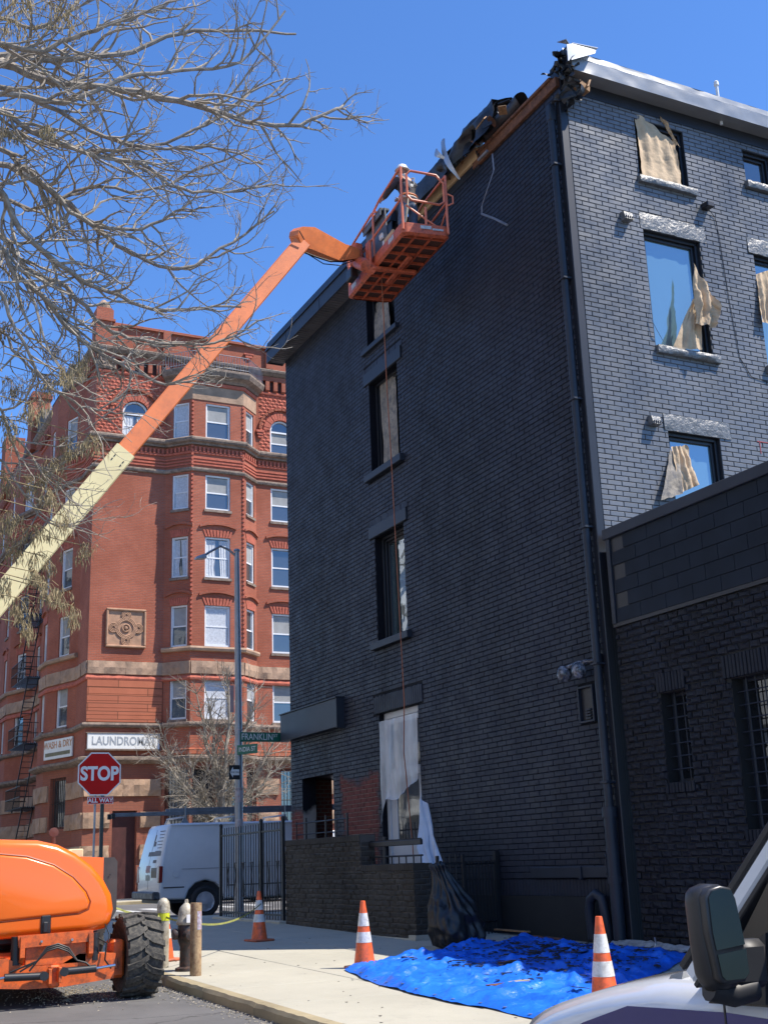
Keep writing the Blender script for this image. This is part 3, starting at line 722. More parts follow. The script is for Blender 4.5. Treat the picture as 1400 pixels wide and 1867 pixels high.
def lampf(t, p):
    m = MB(); m.frame((p.x - .1, YC - .2, p.z - .03), (.17, 0, 0), (0, .2, .02), (0, 0, .11), .015); m.build('housing', M['trim_dark'], t)
    m = MB(); m.tube([(p.x + .05, YC - .05, p.z), (p.x + .2, YC - .03, p.z - .12), (p.x + .25, YC - .025, p.z - .5), (p.x + .3, YC - .025, p.z - 1.8), (p.x + .38, YC - .025, p.z - 2.9), (p.x + .6, YC - .025, p.z - 3.25), (p.x + 1.4, YC - .025, p.z - 3.35)], .006, 5); m.build('cable', M['iron'], t)
wall_thing('wall_camera', 'dark box fitting with a trailing cable under the top window of the side wall', 'security light', (1284, 383), lampf)
fl = thing('floodlight', 'pair of dark globe floodlights above the small vent box beside the downpipe', 'floodlight', (XF, 15.5, 4.4))
m = MB(); m.frame((XF - .12, 15.25, 4.38), (.12, 0, 0), (0, .16, 0), (0, 0, .2), .01); m.build('junction_box', M['trim_dark'], fl)
fm = simple('smudged_black_plastic', (.03, .032, .04), .18, dirt=(.35, .36, .4), scale=5)
for (y, dx) in ((15.62, .24), (16.02, .24)):
    m = MB(); m.tube([(XF - .08, 15.35, 4.48), (XF - .2, (15.35 + y) / 2, 4.5), (XF - dx, y, 4.45)], .03, 8); 
    m.lathe([(0, .12), (.07, .11), (.11, .05), (.12, -.03), (.10, -.1), (.05, -.14), (0, -.13)], (XF - dx, y, 4.38), 16); m.build('lamp_head', fm, fl, smooth=True)

# one-storey wing in front of the side wall
EX = thing('single_storey_wing', 'low black-painted wing of rough brick with barred windows, right of the tall building', 'building', (XF, 12, .3))
EW1 = (13.47, 14.03, 2.52, 3.79); EW2 = (11.15, 12.53, 1.82, 3.79); EW3 = (8.9, 10.2, 1.82, 3.79)
Y0 = 5.5; YW = 14.93; eh = [EW1, EW2, EW3]
mb = MB(); wall_holes(mb, (XF + .03, 0, 0), FU, FN, Y0, YW, .0, 4.95, eh, .26); mb.build('rough_mortar', M['paint_rough_m'], EX, fixn=False)
sh2 = [(EW1[0] - .02, EW1[1] + .06, 3.79, 4.08), (EW2[0] - .1, EW2[1] + .1, 3.79, 4.12), (EW3[0] - .1, EW3[1] + .1, 3.79, 4.12), (EW1[0] - .02, EW1[1] + .04, 2.36, 2.52), (EW2[0] - .05, EW2[1] + .05, 1.66, 1.82), (EW3[0] - .05, EW3[1] + .05, 1.66, 1.82)]
bricks(EX, (XF + .03, 0, 0), FU, FN, Y0, YW, .12, 4.94, eh + sh2, .21, .098, .016, .028, M['paint_rough'], 300, 21, rock=1, tilt=.006,
       keep=lambda x, y, p: y < 1600)
for hh in sh2:
    a, b, c, d = hh; y = a
    while y < b - .03:
        m = MB(); m.frame((XF - .012 + R.uniform(-.006, .006), y, c + .01), (.05, 0, 0), (0, .058, R.uniform(-.004, .004)), (0, R.uniform(-.004, .004), d - c - .02), .008); m.build('soldier_brick', M['paint_rough'], EX); y += .07
mb = MB(); wall_holes(mb, (XF + .0, 0, 0), FU, FN, Y0, YW, 4.98, 6.36, [], .1); mb.box(XF - .02, Y0, 4.93, XF + .06, YW, 4.985); mb.build('cladding_backing', M['trim_dark'], EX)
# overlapping cladding tiles
z = 4.99; row = 0
tm = simple('slate_grey_cladding', (.013, .018, .026), .6, spec=.15, var=.25, scale=2.5, bump=.2, bscale=12)
me_t = MB(); me_t.frame((0, 0, 0), (-.016, 0, 0), (0, .585, 0), (0, 0, .218), .004)
tmesh = bpy.data.meshes.new('tile'); tmesh.from_pydata(me_t.v, [], me_t.f); tmesh.materials.append(tm)
off = root_off(EX)
while z < 6.3:
    y = YW - .1 - (row % 2) * .3
    while y > Y0:
        h = 1
        o = link(bpy.data.objects.new('cladding_tile', tmesh)); o.parent = EX; o.location = Vector((XF - .002, y - .59, z)) - off; o.rotation_euler = (R.uniform(-.002, .002), .02, 0)
        y -= .592
    z += .224; row += 1
mb = MB(); mb.frame((XF - .035, YW - .09, 4.98), (.06, 0, 0), (0, .09, 0), (0, 0, 1.38), .004); mb.build('end_board', M['trim'], EX)
mb = MB(); mb.frame((XF - .06, Y0, 6.33), (.5, 0, 0), (0, YC - Y0 - .16, 0), (0, 0, .17), .01); mb.build('parapet_cap', M['trim'], EX)
mb = MB(); mb.box(XF + .1, Y0, 5.9, XF + 12, YC - .02, 6.2); mb.box(XF + .1, Y0, 0, XF + 12, Y0 + .2, 6.3); mb.build('flat_roof', M['membrane'], EX)
wi = simple('window_interior_black', (.008, .009, .012), .5)
for (a, b, c, d) in eh:
    mb = MB(); EP = lambda u, z, dd: Vector((XF + .03 - dd, u, z))
    win_frame(mb, EP, a, b, c, d, .24, .05, .05); w = mb.build('window', M['trim'], EX)
    m = MB(); m.quad(EP(a, c, -.235), EP(b, c, -.235), EP(b, d, -.235), EP(a, d, -.235)); m.build('pane', glass('dark_barred_glass', (.01, .012, .015), .06) if a == EW1[0] else bpy.data.materials['dark_barred_glass'], w, fixn=False)
    n = max(3, round((b - a) / .175)); nz = round((d - c) / .18)
    for k in range(1, n):
        m = MB(); y = a + (b - a) * k / n; m.tube([EP(y, c, -.1), EP(y, d, -.1)], .009, 6); m.build('bar', M['steel'] if 0 else M['trim'], w)
    for k in range(1, nz):
        m = MB(); z = c + (d - c) * k / nz; m.tube([EP(a, z, -.085), EP(b, z, -.085)], .009, 6); m.build('bar', M['trim'], w)
# ------------------------------------------------------------------ the red brick apartment house across the cross street
RB = thing('apartment_house', 'red brick and brownstone corner apartment house with bay windows across the street', 'building', (14, 56, .4))
PATH = [(11.65, 84), (11.65, 71), (10.85, 69.6), (10.85, 67.2), (11.65, 64.6), (11.65, 59.8), (10.85, 58.2), (10.85, 56.6), (11.65, 54.0), (11.65, 52.0), (14.95, 52.0), (15.94, 51.05), (18.42, 51.05), (19.4, 52.0), (32, 52.0)]
def seg(i): a, b = Vector(PATH[i]), Vector(PATH[i + 1]); e = (b - a); l = e.length; e /= l; return a, e, l, Vector((e.y, -e.x))
ROWZ = [(7.8, 9.7), (11.0, 12.87), (14.15, 16.05), (17.35, 19.02), (20.8, 22.55)]
# windows: segment -> (centre along the segment, width)
lay = {11: [(1.24, 1.2)], 10: [(.78, .82)], 12: [(.72, .82)], 13: [(1.33, 1.15), (4.3, 1.15), (7.6, 1.15)], 9: [], 7: [(1.45, 1.0)], 6: [(.8, .75)], 4: [(1.2, .85), (3.6, .85)], 3: [(1.36, 1.0)], 2: [(1.2, .8)], 0: [(3, 1), (7, 1), (11, 1)]}
flash = simple('dark_room', (.02, .02, .024), .6)
def sashwin(P, uc, w, z0, z1, arch, style, parent):
    """white double-hung window; P(u, z, out)"""
    u0, u1 = uc - w / 2, uc + w / 2; mb = MB(); D = .16; fw = .075
    def bar(a, b, c, d, o0=-D, t=.07): o = P(a, c, o0); mb.frame(o, P(b, c, o0) - o, P(a, d, o0) - o, P(a, c, o0 + t) - o)
    bar(u0, u0 + fw, z0, z1, t=.1); bar(u1 - fw, u1, z0, z1, t=.1); bar(u0 + fw, u1 - fw, z0, z0 + fw * 1.3, t=.1); bar(u0 + fw, u1 - fw, z1 - fw, z1, t=.1)
    zm = (z0 + z1) / 2; bar(u0 + fw, u1 - fw, zm - .03, zm + .03, t=.05)
    bar(u0 + fw, u0 + fw + .035, zm, z1 - fw, t=.04); bar(u1 - fw - .035, u1 - fw, zm, z1 - fw, t=.04)
    if arch == 2:
        for k in range(12):
            t0, t1 = pi * k / 12, pi * (k + 1) / 12; r = w / 2
            c = lambda t, rr: P(uc + rr * cos(t), z1 + rr * sin(t), -D)
            n = P(uc, z1, -D + .1) - P(uc, z1, -D)
            mb.prism([c(t0, r), c(t1, r), c(t1, r - fw), c(t0, r - fw)], n)
    W_ = mb.build('window', M['white'], parent)
    m = MB(); zt = z1 + (w / 2 if arch == 2 else 0)
    if arch == 2:
        m.quad(*([P(u0 + .05, z0, -D + .02), P(u1 - .05, z0, -D + .02)] + [P(uc + (w / 2 - .04) * cos(pi * k / 12), z1 + (w / 2 - .04) * sin(pi * k / 12), -D + .02) for k in range(13)]))
    else: m.quad(P(u0, z0, -D + .02), P(u1, z0, -D + .02), P(u1, z1, -D + .02), P(u0, z1, -D + .02))
    m.build('pane', M['glass_far'], W_, fixn=False)
    if style:
        a = .04; m = MB()
        if style == 1: m.quad(P(u0 + .09, zm + .02, -D + .03), P(u1 - .09, zm + .02, -D + .03), P(u1 - .09, z1 - .1, -D + .03), P(u0 + .09, z1 - .1, -D + .03)); m.build('blind', M['blind'], W_, fixn=False)
        elif style == 2:
            for s in (0, 1):
                def fn(u, v, s=s):
                    uu = (u0 + .09 + u * (w * .36 - .05 * v * 4 * (v < .5))) if s == 0 else (u1 - .09 - u * (w * .36 - .1 * (1 - v)))
                    return P(uu, z0 + .12 + (z1 - z0 - .25) * v, -D + .035 + .012 * sin(u * 20))
                m.grid(fn, 12, 4)
            m.build('curtain', M['curtain'], W_, fixn=False)
        elif style == 3: m.quad(P(u0 + .09, z0 + .1, -D + .03), P(u1 - .09, z0 + .1, -D + .03), P(u1 - .09, z1 - .08, -D + .03), P(u0 + .09, z1 - .08, -D + .03)); m.build('blind', M['curtain'], W_, fixn=False)
    if parent and z0 > 3:
        m = MB(); o = P(u0 - .06, z0 - .12, -.05); m.frame(o, P(u1 + .06, z0 - .12, -.05) - o, P(u0 - .06, z0, -.05) - o, P(u0 - .06, z0 - .12, .07) - o); m.build('window_sill', M['brown_d'], W_)
    return W_
wb = MB(); rng = random.Random(5); curved = []
H0 = 6.0
for i in range(len(PATH) - 1):
    a, e, l, n = seg(i); U = Vector((e.x, e.y, 0)); N = Vector((n.x, n.y, 0)); O = Vector((a.x, a.y, 0)); hs = []
    for (uc, w) in lay.get(i, []):
        for r, (z0, z1) in enumerate(ROWZ):
            zz1 = z1
            flat = i in (13, 0, 4) 
            if r == 4 and i == 13: z0, zz1 = 20.72, 21.95
            hs.append((uc - w / 2, uc + w / 2, z0, zz1 + (w / 2 if (r == 4 and i == 13) else 0)))
            P = lambda u, z, d, O=O, U=U, N=N: O + U * u + Vector((0, 0, z)) + N * d
            style = rng.choice([0, 1, 1, 1, 2, 3])
            if i == 11: style = {2: 2, 1: 3, 0: 3, 3: 1, 4: 1}[r]
            sashwin(P, uc, w, z0, zz1, 2 if (r == 4 and i == 13) else 0, style, RB)
            if r in (1, 2):
                m = MB(); uw = w / 2 + .28; rise = .16; top = zz1 + .42
                pts = [P(uc - uw + 2 * uw * k / 10, top + rise * (1 - ((k - 5) / 5) ** 2), .0) for k in range(11)]
                for p, q in zip(pts, pts[1:]): m.frame(p, q - p, (0, 0, .11), N * .1)
                m.build('hood_mould', M['rbrick'], RB)
                m = MB(); nv = 9
                for k in range(nv):
                    uu = uc - w / 2 + w * (k + .5) / nv; m.frame(P(uu - .045, zz1 + .005, -.02), U * .09 + Vector((0, 0, 0)), (U * ((uu - uc) * .25)) + Vector((0, 0, .33)), N * .05)
                m.build('flat_arch', M['rrock'], RB)
    if i == 9:
        hs.append((1.25, 2.45, 20.72, 22.55)); P9 = lambda u, z, d, O=O, U=U, N=N: O + U * u + Vector((0, 0, z)) + N * d
        sashwin(P9, 1.85, 1.2, 20.72, 21.95, 2, 2, RB)
    wall_holes(wb, O, U, N, 0, l, H0, 26.2 if i in (9, 13) else 24.2 if i in (5,6,7,1,2,3,10,11,12) else 25.2, hs, .2)
wall_holes(wb, (14.95, 52, 0), (1, 0, 0), (0, -1, 0), 0, 4.45, 24.1, 26.2, [], .1)
for ya, yb in ((54, 59.8), (64.6, 71)): wall_holes(wb, (11.65, 0, 0), (0, 1, 0), (-1, 0, 0), ya, yb, 24.1, 25.2, [], .1)
wb.build('brick_wall', M['rbrick'], RB, fixn=False)
# arched heads: rock-faced rings and the rock-faced band on the top floor
def ringarch(P, uc, zc, r0, r1, mat, name, n=15, d=.09, a0=0, a1=pi):
    m = MB()
    for k in range(n):
        t0, t1 = a0 + (a1 - a0) * (k + .06) / n, a0 + (a1 - a0) * (k + .94) / n
        q = [P(uc + r * cos(t), zc + r * sin(t), 0) for t, r in ((t0, r0), (t1, r0), (t1, r1), (t0, r1))]
        m.prism(q, P(0, 0, d * rng.uniform(.8, 1.3)) - P(0, 0, 0))
    m.build(name, mat, RB)
for i, u0_, u1_, uc, wd in ((9, .0, 3.3, 1.85, 1.2), (13, .15, 12.5, 1.33, 1.15)):
    a, e, l, n = seg(i); U = Vector((e.x, e.y, 0)); N = Vector((n.x, n.y, 0)); O = Vector((a.x, a.y, 0))
    P = lambda u, z, d, O=O, U=U, N=N: O + U * u + Vector((0, 0, z)) + N * d
    m = MB(); z = 20.85; row = 0
    while z < 23.9:
        u = u0_ + (row % 2) * .12; 
        while u < u1_:
            uu, zz = u + .12, z + .08; du = uu - uc; dz = zz - 21.95
            inside = (abs(du) < wd / 2 + .04 and zz < 21.95) or (dz >= 0 and hypot(du, dz) < wd / 2 + .42) or (i == 13 and u > 3.4 and abs((u - 3.7) % 3.1 - .6) < .75 and zz < 22.7)
            if not inside:
                mid = P(uu + rng.uniform(-.03, .03), zz + rng.uniform(-.02, .02), .055 * rng.uniform(.7, 1.3))
                c4 = [P(u + .01, z + .01, .01), P(min(u + .235, u1_), z + .01, .01), P(min(u + .235, u1_), z + .155, .01), P(u + .01, z + .155, .01)]
                m.add(c4 + [mid], [(0, 1, 4), (1, 2, 4), (2, 3, 4), (3, 0, 4)])
            u += .245
        z += .165; row += 1
    o = m.build('rock_faced_brickwork', M['rrock'], RB, fixn=False); o['kind'] = 'stuff'
    ringarch(P, uc, 21.95, wd / 2 + .02, wd / 2 + .36, M['rrock'], 'arch_ring', 17, .06)
    ringarch(P, uc, 21.95, wd / 2 + .5, wd / 2 + .62, M['rbrick'], 'hood_mould', 18, .13)
    for s in (-1, 1):
        m = MB()
        for k in range(3):
            o = P(uc + s * (wd / 2 + .56) - .2 + .05 * k, 21.9 - .13 * (k + 1), 0); m.frame(o, U * (.4 - .1 * k), (0, 0, .11), N * (.16 - .03 * k))
        m.build('corbel', M['rrock'], RB)
# belts and cornices
def belt(name, mat, prof, i0=0, i1=len(PATH)):
    m = MB(); sweep(m, PATH[i0:i1], prof); return m.build(name, mat, RB, smooth=False)
belt('stone_course', M['brown_d'], [(0, 20.42), (.12, 20.42), (.14, 20.5), (.26, 20.55), (.30, 20.62), (.30, 20.7), (.2, 20.78), (0, 20.8)])
belt('stone_course', M['brown_d'], [(0, 19.12), (.09, 19.14), (.12, 19.22), (.12, 19.28), (0, 19.34)])
for z in (19.45, 19.6, 19.75): belt('brick_string', M['rrock'], [(0, z), (.045, z), (.045, z + .07), (0, z + .07)])
m = MB()
for i in range(3, len(PATH) - 1):
    a, e, l, n = seg(i); k = .1
    while k < l - .1:
        p = a + e * k; m.frame((p.x, p.y, 20.1), (e.x * .09, e.y * .09, 0), (n.x * .09, n.y * .09, 0), (0, 0, .22)); k += .2
o = m.build('dentil', M['rrock'], RB); o['kind'] = 'stuff'
belt('brick_string', M['rrock'], [(0, 20.0), (.05, 20.0), (.07, 20.09), (0, 20.1)])
belt('sill_course', M['brown'], [(0, 10.78), (.16, 10.8), (.18, 10.9), (.16, 10.99), (0, 11.0)], 9, 15) if 0 else None
m = MB(); sweep(m, PATH[10:14], [(0, 10.78), (.14, 10.8), (.18, 10.9), (.14, 10.99), (0, 11.0)]); m.build('bay_sill_course', M['brown'], RB)
m = MB(); sweep(m, PATH[5:9], [(0, 10.78), (.14, 10.8), (.18, 10.9), (.14, 10.99), (0, 11.0)]); m.build('bay_sill_course', M['brown'], RB)
m = MB(); sweep(m, PATH[1:5], [(0, 10.78), (.14, 10.8), (.18, 10.9), (.14, 10.99), (0, 11.0)]); m.build('bay_sill_course', M['brown'], RB)
# rock-faced brownstone blocks: band above the second floor
def stone(P, u0, u1, z0, z1, d, U, N, parent=RB, mat='brown', amp=.03):
    m = MB(); rough_slab(m, P(u0, z0, 0), U * (u1 - u0), (0, 0, z1 - z0), N * d, max(3, int((u1 - u0) / .22)), max(2, int((z1 - z0) / .2)), amp, rng); m.build('stone_block', M[mat], parent)
for i in range(1, len(PATH) - 1):
    a, e, l, n = seg(i); U = Vector((e.x, e.y, 0)); N = Vector((n.x, n.y, 0)); O = Vector((a.x, a.y, 0))
    P = lambda u, z, d, O=O, U=U, N=N: O + U * u + Vector((0, 0, z)) + N * d
    if l > 11: l = 5
    k = 1 if l < 2 else 2 if l < 4 else 3
    for q in range(k): stone(P, l * q / k + .008, l * (q + 1) / k - .008, 9.78, 10.34, .1, U, N)
belt('stone_course', M['rrock'], [(0, 9.5), (.07, 9.52), (.09, 9.6), (.05, 9.68), (0, 9.74)])
belt('stone_course', M['brown_d'], [(0, 7.46), (.16, 7.5), (.2, 7.58), (.18, 7.66), (0, 7.7)])
m = MB(); sweep(m, PATH, [(.0, 7.7), (.012, 7.7), (.012, 9.5), (0, 9.5)], False)
# orange ashlar courses on the first upper floor, only on the blank panel and beside the bays
m = MB(); a, e, l, n = seg(9)
for k in range(6): m.box(11.66, 51.93, 7.72 + k * .3, 14.94, 52.0, 7.72 + k * .3 + .285)
o = m.build('ashlar_course', M['obrick'], RB); o['kind'] = 'stuff'
# main cornice with corbel table and parapet
TOPP = [(11.65, 84), (11.65, 52.0), (32, 52.0)]
m = MB(); sweep(m, TOPP, [(0, 24.72), (.1, 24.72), (.22, 24.78), (.34, 24.9), (.36, 25.0), (.28, 25.06), (.2, 25.1), (0, 25.14)]); m.build('cornice', M['brown_d'], RB)
m = MB(); sweep(m, TOPP, [(0, 23.78), (.08, 23.8), (.1, 23.88), (0, 23.96)]); m.build('brick_string', M['rrock'], RB)
m = MB(); sweep(m, TOPP, [(.0, 24.5), (.16, 24.5), (.16, 24.72), (0, 24.72)]); m.build('corbel_course', M['rbrick'], RB)
m = MB(); u = 12.75
while u < 30:
    if not 15.3 < u < 19.2:
        m.frame((u, 51.84, 24.02), (.2, 0, 0), (0, .16, 0), (0, 0, .48)); m.prism([(u, 51.84, 24.02), (u, 52, 24.02), (u, 52, 23.9)], (.2, 0, 0))
    u += .42
u = 52.4
while u < 80: m.frame((11.49, u, 24.02), (.16, 0, 0), (0, .2, 0), (0, 0, .48)); u += .42
o = m.build('corbel_table', M['rbrick'], RB); o['kind'] = 'stuff'
rec = simple('dark_recess', (.05, .02, .016), .9)  # near-black strips set behind the corbel blocks
m = MB(); m.box(12.6, 51.975, 24.0, 15.2, 51.995, 24.5); m.box(19.3, 51.975, 24.0, 30, 51.995, 24.5); m.build('recess', rec, RB)
m = MB(); rough_slab(m, (11.66, 52, 23.95), (.85, 0, 0), (0, 0, .75), (0, -.14, 0), 9, 8, .06, rng); m.build('carved_panel', M['brown_d'], RB)
# parapet with piers and cross slots
m = MB()
for x in (12.35, 14.9, 17.5, 20.1, 22.9, 26): m.box(x - .18, 51.84, 25.15, x + .18, 52.02, 26.28)
m.box(11.5, 51.85, 26.2, 32, 52.3, 26.32)
m.build('parapet_pier', M['rbrick'], RB)
m = MB()
for x in (13.4, 14.1, 16.2, 18.8, 21.4): m.box(x, 51.9, 25.75, x + .5, 52.0, 25.82); m.box(x + .08, 51.92, 25.6, x + .42, 52.0, 25.75); m.box(x + .16, 51.94, 25.48, x + .34, 52.0, 25.6)
m.build('parapet_corbel', M['rrock'], RB)
m = MB(); m.box(11.5, 51.8, 25.1, 12.3, 52.6, 26.9); m.box(11.42, 51.72, 26.3, 12.38, 52.68, 26.42); 
m.prism([(11.55, 51.85, 26.9), (12.25, 51.85, 26.9), (12.25, 52.55, 26.9), (11.55, 52.55, 26.9)], (0, 0, .1)); m.build('corner_turret', M['rbrick'], RB)
m = MB(); m.lathe([(.3, 26.98), (.34, 27.15), (.22, 27.35), (.1, 27.5), (0, 27.55)], (11.9, 52.2, 0), 10); m.build('finial', M['brown'], RB)
# bay crown: deep stone lintel zone, brick string, swept cornice, iron rail
BAY = PATH[10:14]
m = MB(); sweep(m, BAY, [(0, 22.68), (.035, 22.68), (.035, 23.4), (0, 23.4)]); m.build('bay_frieze', M['brown'], RB)
m = MB(); sweep(m, BAY, [(0, 23.4), (.09, 23.42), (.12, 23.56), (.06, 23.6), (0, 23.6)]); m.build('bay_string', M['rrock'], RB)
m = MB(); sweep(m, BAY, [(0, 23.6), (.12, 23.62), (.2, 23.72), (.42, 23.85), (.5, 24.05), (.5, 24.14), (.4, 24.2), (0, 24.24)]); m.build('bay_cornice', M['brown_d'], RB)
m = MB(); pts = offset_path(BAY, .38)
for p, q in zip(pts, pts[1:]):
    for z in (24.3, 24.95): m.tube([(p.x, p.y, z), (q.x, q.y, z)], .018, 5)
    k = int((q - p).length / .13)
    for j in range(k + 1):
        c = p.lerp(q, j / max(1, k)); m.tube([(c.x, c.y, 24.22), (c.x, c.y, 24.95)], .011, 4)
o = m.build('roof_railing', M['steel'], RB); o['kind'] = 'stuff'
# projecting header columns at the bay corners (toothed quoins)
for px_, py_ in PATH[11:13]:
    m = MB(); z = 11.1
    while z < 22.6:
        m.box(px_ - .05, py_ - .05, z, px_ + .05, py_ + .05, z + .1)
        z += .2
    o = m.build('toothed_corner', M['rrock'], RB); o['kind'] = 'stuff'
# plaque with interlaced ring ornament
PQ = (12.38, 14.16, 10.95, 12.68)
m = MB(); a, b, c, d = PQ
for (u0, u1, z0, z1) in ((a, b, c, c + .1), (a, b, d - .1, d), (a, a + .1, c + .1, d - .1), (b - .1, b, c + .1, d - .1)): m.frame((u0, 51.86, z0), (u1 - u0, 0, 0), (0, .14, 0), (0, 0, z1 - z0), .03)
m.box(a + .1, 51.95, c + .1, b - .1, 52, d - .1); pq = m.build('plaque', M['terra'], RB)
m = MB(); cx_, cz_ = (a + b) / 2, (c + d) / 2
for r, q in ((.16, .045), (.34, .03), (.40, .03), (.46, .03)): m.tube([(cx_ + r * cos(t * pi / 14), 51.93, cz_ + r * sin(t * pi / 14)) for t in range(29)], q, 6)
for s in range(4):
    ax, az = cx_ + .56 * cos(s * pi / 2), cz_ + .56 * sin(s * pi / 2)
    for r in (.08, .14, .2): m.tube([(ax + r * cos(s * pi / 2 + t * pi / 9), 51.92, az + r * sin(s * pi / 2 + t * pi / 9)) for t in range(-10, 8)], .024, 6)
m.lathe([(.0, -.1), (.06, -.09), (.1, 0)], (cx_, 51.95, cz_), 12, 'Y'); m.build('ring_ornament', M['terra'], pq, smooth=True)
# ground floor: corner pier bands, doorway, shop windows with bars
gf = MB()
for i in range(len(PATH) - 1):
    a, e, l, n = seg(i); U = Vector((e.x, e.y, 0)); N = Vector((n.x, n.y, 0)); O = Vector((a.x, a.y, 0)); hs = []
    P = lambda u, z, d, O=O, U=U, N=N: O + U * u + Vector((0, 0, z)) + N * d
    if i == 9: hs = [(1.25, 2.3, .4, 4.0)]
    elif i == 10: hs = [(.2, 1.3, 3.0, 5.75)]
    elif i == 11: hs = [(.12, 1.2, 3.0, 5.75), (1.3, 2.36, 3.0, 5.75)]
    elif i == 12: hs = [(.25, 1.25, 3.0, 5.75)]
    elif i == 13: hs = [(1.1, 3.0, 3.0, 5.75), (4.5, 6.5, 3.0, 5.75)]
    elif i == 7: hs = [(.7, 2.1, 3.4, 5.6)]
    wall_holes(gf, O, U, N, 0, l, .3, H0, hs, .3)
    for (u0, u1, z0, z1) in hs:
        if i == 9:
            m = MB(); m.quad(P(u0, z0, -.28), P(u1, z0, -.28), P(u1, z1, -.28), P(u0, z1, -.28)); D_ = m.build('doorway', simple('dark_red_door', (.07, .02, .018), .6), RB, fixn=False); continue
        mb = MB(); 
        for (x0, x1, y0, y1) in ((u0, u0 + .09, z0, z1), (u1 - .09, u1, z0, z1), (u0, u1, z1 - .1, z1), (u0, u1, z0, z0 + .1)):
            o = P(x0, y0, -.26); mb.frame(o, P(x1, y0, -.26) - o, P(x0, y1, -.26) - o, P(x0, y0, -.16) - o)
        w = mb.build('shop_window', simple('red_brown_frame', (.16, .045, .03), .6) if 'red_brown_frame' not in bpy.data.materials else bpy.data.materials['red_brown_frame'], RB)
        m = MB(); m.quad(P(u0, z0, -.22), P(u1, z0, -.22), P(u1, z1, -.22), P(u0, z1, -.22)); m.build('pane', M['glass_dim'], w, fixn=False)
        k = int((u1 - u0) / .15)
        m = MB()
        for j in range(1, k): m.tube([P(u0 + (u1 - u0) * j / k, z0, -.08), P(u0 + (u1 - u0) * j / k, z1, -.08)], .014, 4)
        m.tube([P(u0, (z0 + z1) / 2, -.08), P(u1, (z0 + z1) / 2, -.08)], .012, 4)
        o = m.build('window_grille', M['iron'], w); o['kind'] = 'stuff'
        if z1 > 5.7:
            m = MB(); o = P(u0 - .1, 2.6, -.02); m.frame(o, P(u1 + .1, 2.6, -.02) - o, P(u0 - .1, 2.98, -.02) - o, P(u0 - .1, 2.6, .28) - o, .03); m.build('window_ledge', M['brown_d'], RB)
    for zb, zt in ((4.6, 5.3), (3.3, 3.95), (2.0, 2.6), (.7, 1.3)):
        for (p, q) in cut((0, l if l < 11 else 5), [(h[0] - .12, h[1] + .12, h[2], h[3]) for h in hs], (zb + zt) / 2):
            if q - p < .25: continue
            k = max(1, round((q - p) / 1.5))
            for j in range(k): stone(P, p + (q - p) * j / k + .006, p + (q - p) * (j + 1) / k - .006, zb, zt, .12, U, N, amp=.035)
gf.build('ground_floor_wall', brick_far('pink_smooth_brick', (.33, .12, .075), (.29, .10, .065), (.2, .1, .08), .3, .1, .008, .2), RB, fixn=False)
belt('shop_cornice', M['brown_d'], [(0, 5.95), (.2, 6.0), (.34, 6.1), (.34, 6.2), (0, 6.28)])
belt('fascia_band', simple('salmon_terracotta', (.42, .17, .09), .8), [(0, 6.28), (.05, 6.3), (.05, 7.4), (0, 7.45)]) if 0 else None
m = MB(); sweep(m, PATH[10:], [(0, 6.28), (.1, 6.3), (.1, 6.52), (0, 6.55)]); m.build('shop_string', M['obrick'], RB)

# fire escape between the two bays of the long side
m = MB(); FE = thing('fire_escape', 'black iron fire escape climbing the shaded long side of the red apartment house', 'fire escape', (11.3, 62, 4.6))
im = M['iron']
for z in (4.6, 7.6, 10.8, 13.95, 17.15):
    m = MB(); 
    for k in range(11): m.box(10.55 + k * .1, 60.2, z, 10.6 + k * .1, 64.2, z + .04)
    m.build('platform', im, FE)
    m = MB()
    for zz in (z + .5, z + 1.0): m.tube([(11.6, 60.2, zz), (10.5, 60.2, zz), (10.5, 64.2, zz), (11.6, 64.2, zz)], .02, 5)
    for k in range(21): m.tube([(10.5, 60.2 + k * .2, z), (10.5, 60.2 + k * .2, z + 1)], .011, 4)
    for k in range(6): m.tube([(10.5 + k * .2, 60.2, z), (10.5 + k * .2, 60.2, z + 1)], .011, 4)
    m.build('railing', im, FE)
    m = MB()
    for s in (10.7, 11.2): m.tube([(s, 60.6, z), (s, 63.4, z - 3.1)], .03, 5)
    for k in range(12): f = k / 12; m.box(10.7, 60.6 + 2.8 * f, z - 3.1 * f - .02, 11.2, 60.75 + 2.8 * f, z - 3.1 * f)
    m.build('stair', im, FE)
# chimneys and roof bits on the long side
m = MB(); m.box(11.2, 66, 24.5, 12.2, 67.2, 28.0); m.box(11.1, 65.9, 27.6, 12.3, 67.3, 27.8); m.build('chimney', M['rbrick'], RB)
m = MB(); m.box(11.2, 75, 24.5, 12.4, 76.4, 28.3); m.build('chimney', M['rbrick'], RB)
m = MB(); m.prism([(11.5, 63, 25.1), (11.5, 70.5, 25.1), (11.5, 68.6, 26.6), (11.5, 65, 26.6)], (1.2, 0, 0)); m.prism([(11.5, 55.2, 25.1), (11.5, 60, 25.1), (11.5, 57.6, 26.4)], (1.2, 0, 0)); m.build('gable_roof', M['green_roof'], RB)
for bp in (PATH[1:5], PATH[5:9], PATH[10:14]): m = MB(); m.prism([(p[0], p[1], 24.12) for p in bp], (0, 0, .08)); m.build('bay_roof', M['green_roof'], RB)
m = MB(); m.box(11.7, 52.05, 24.9, 31.9, 83.9, 25.0); m.build('roof', M['green_roof'], RB)

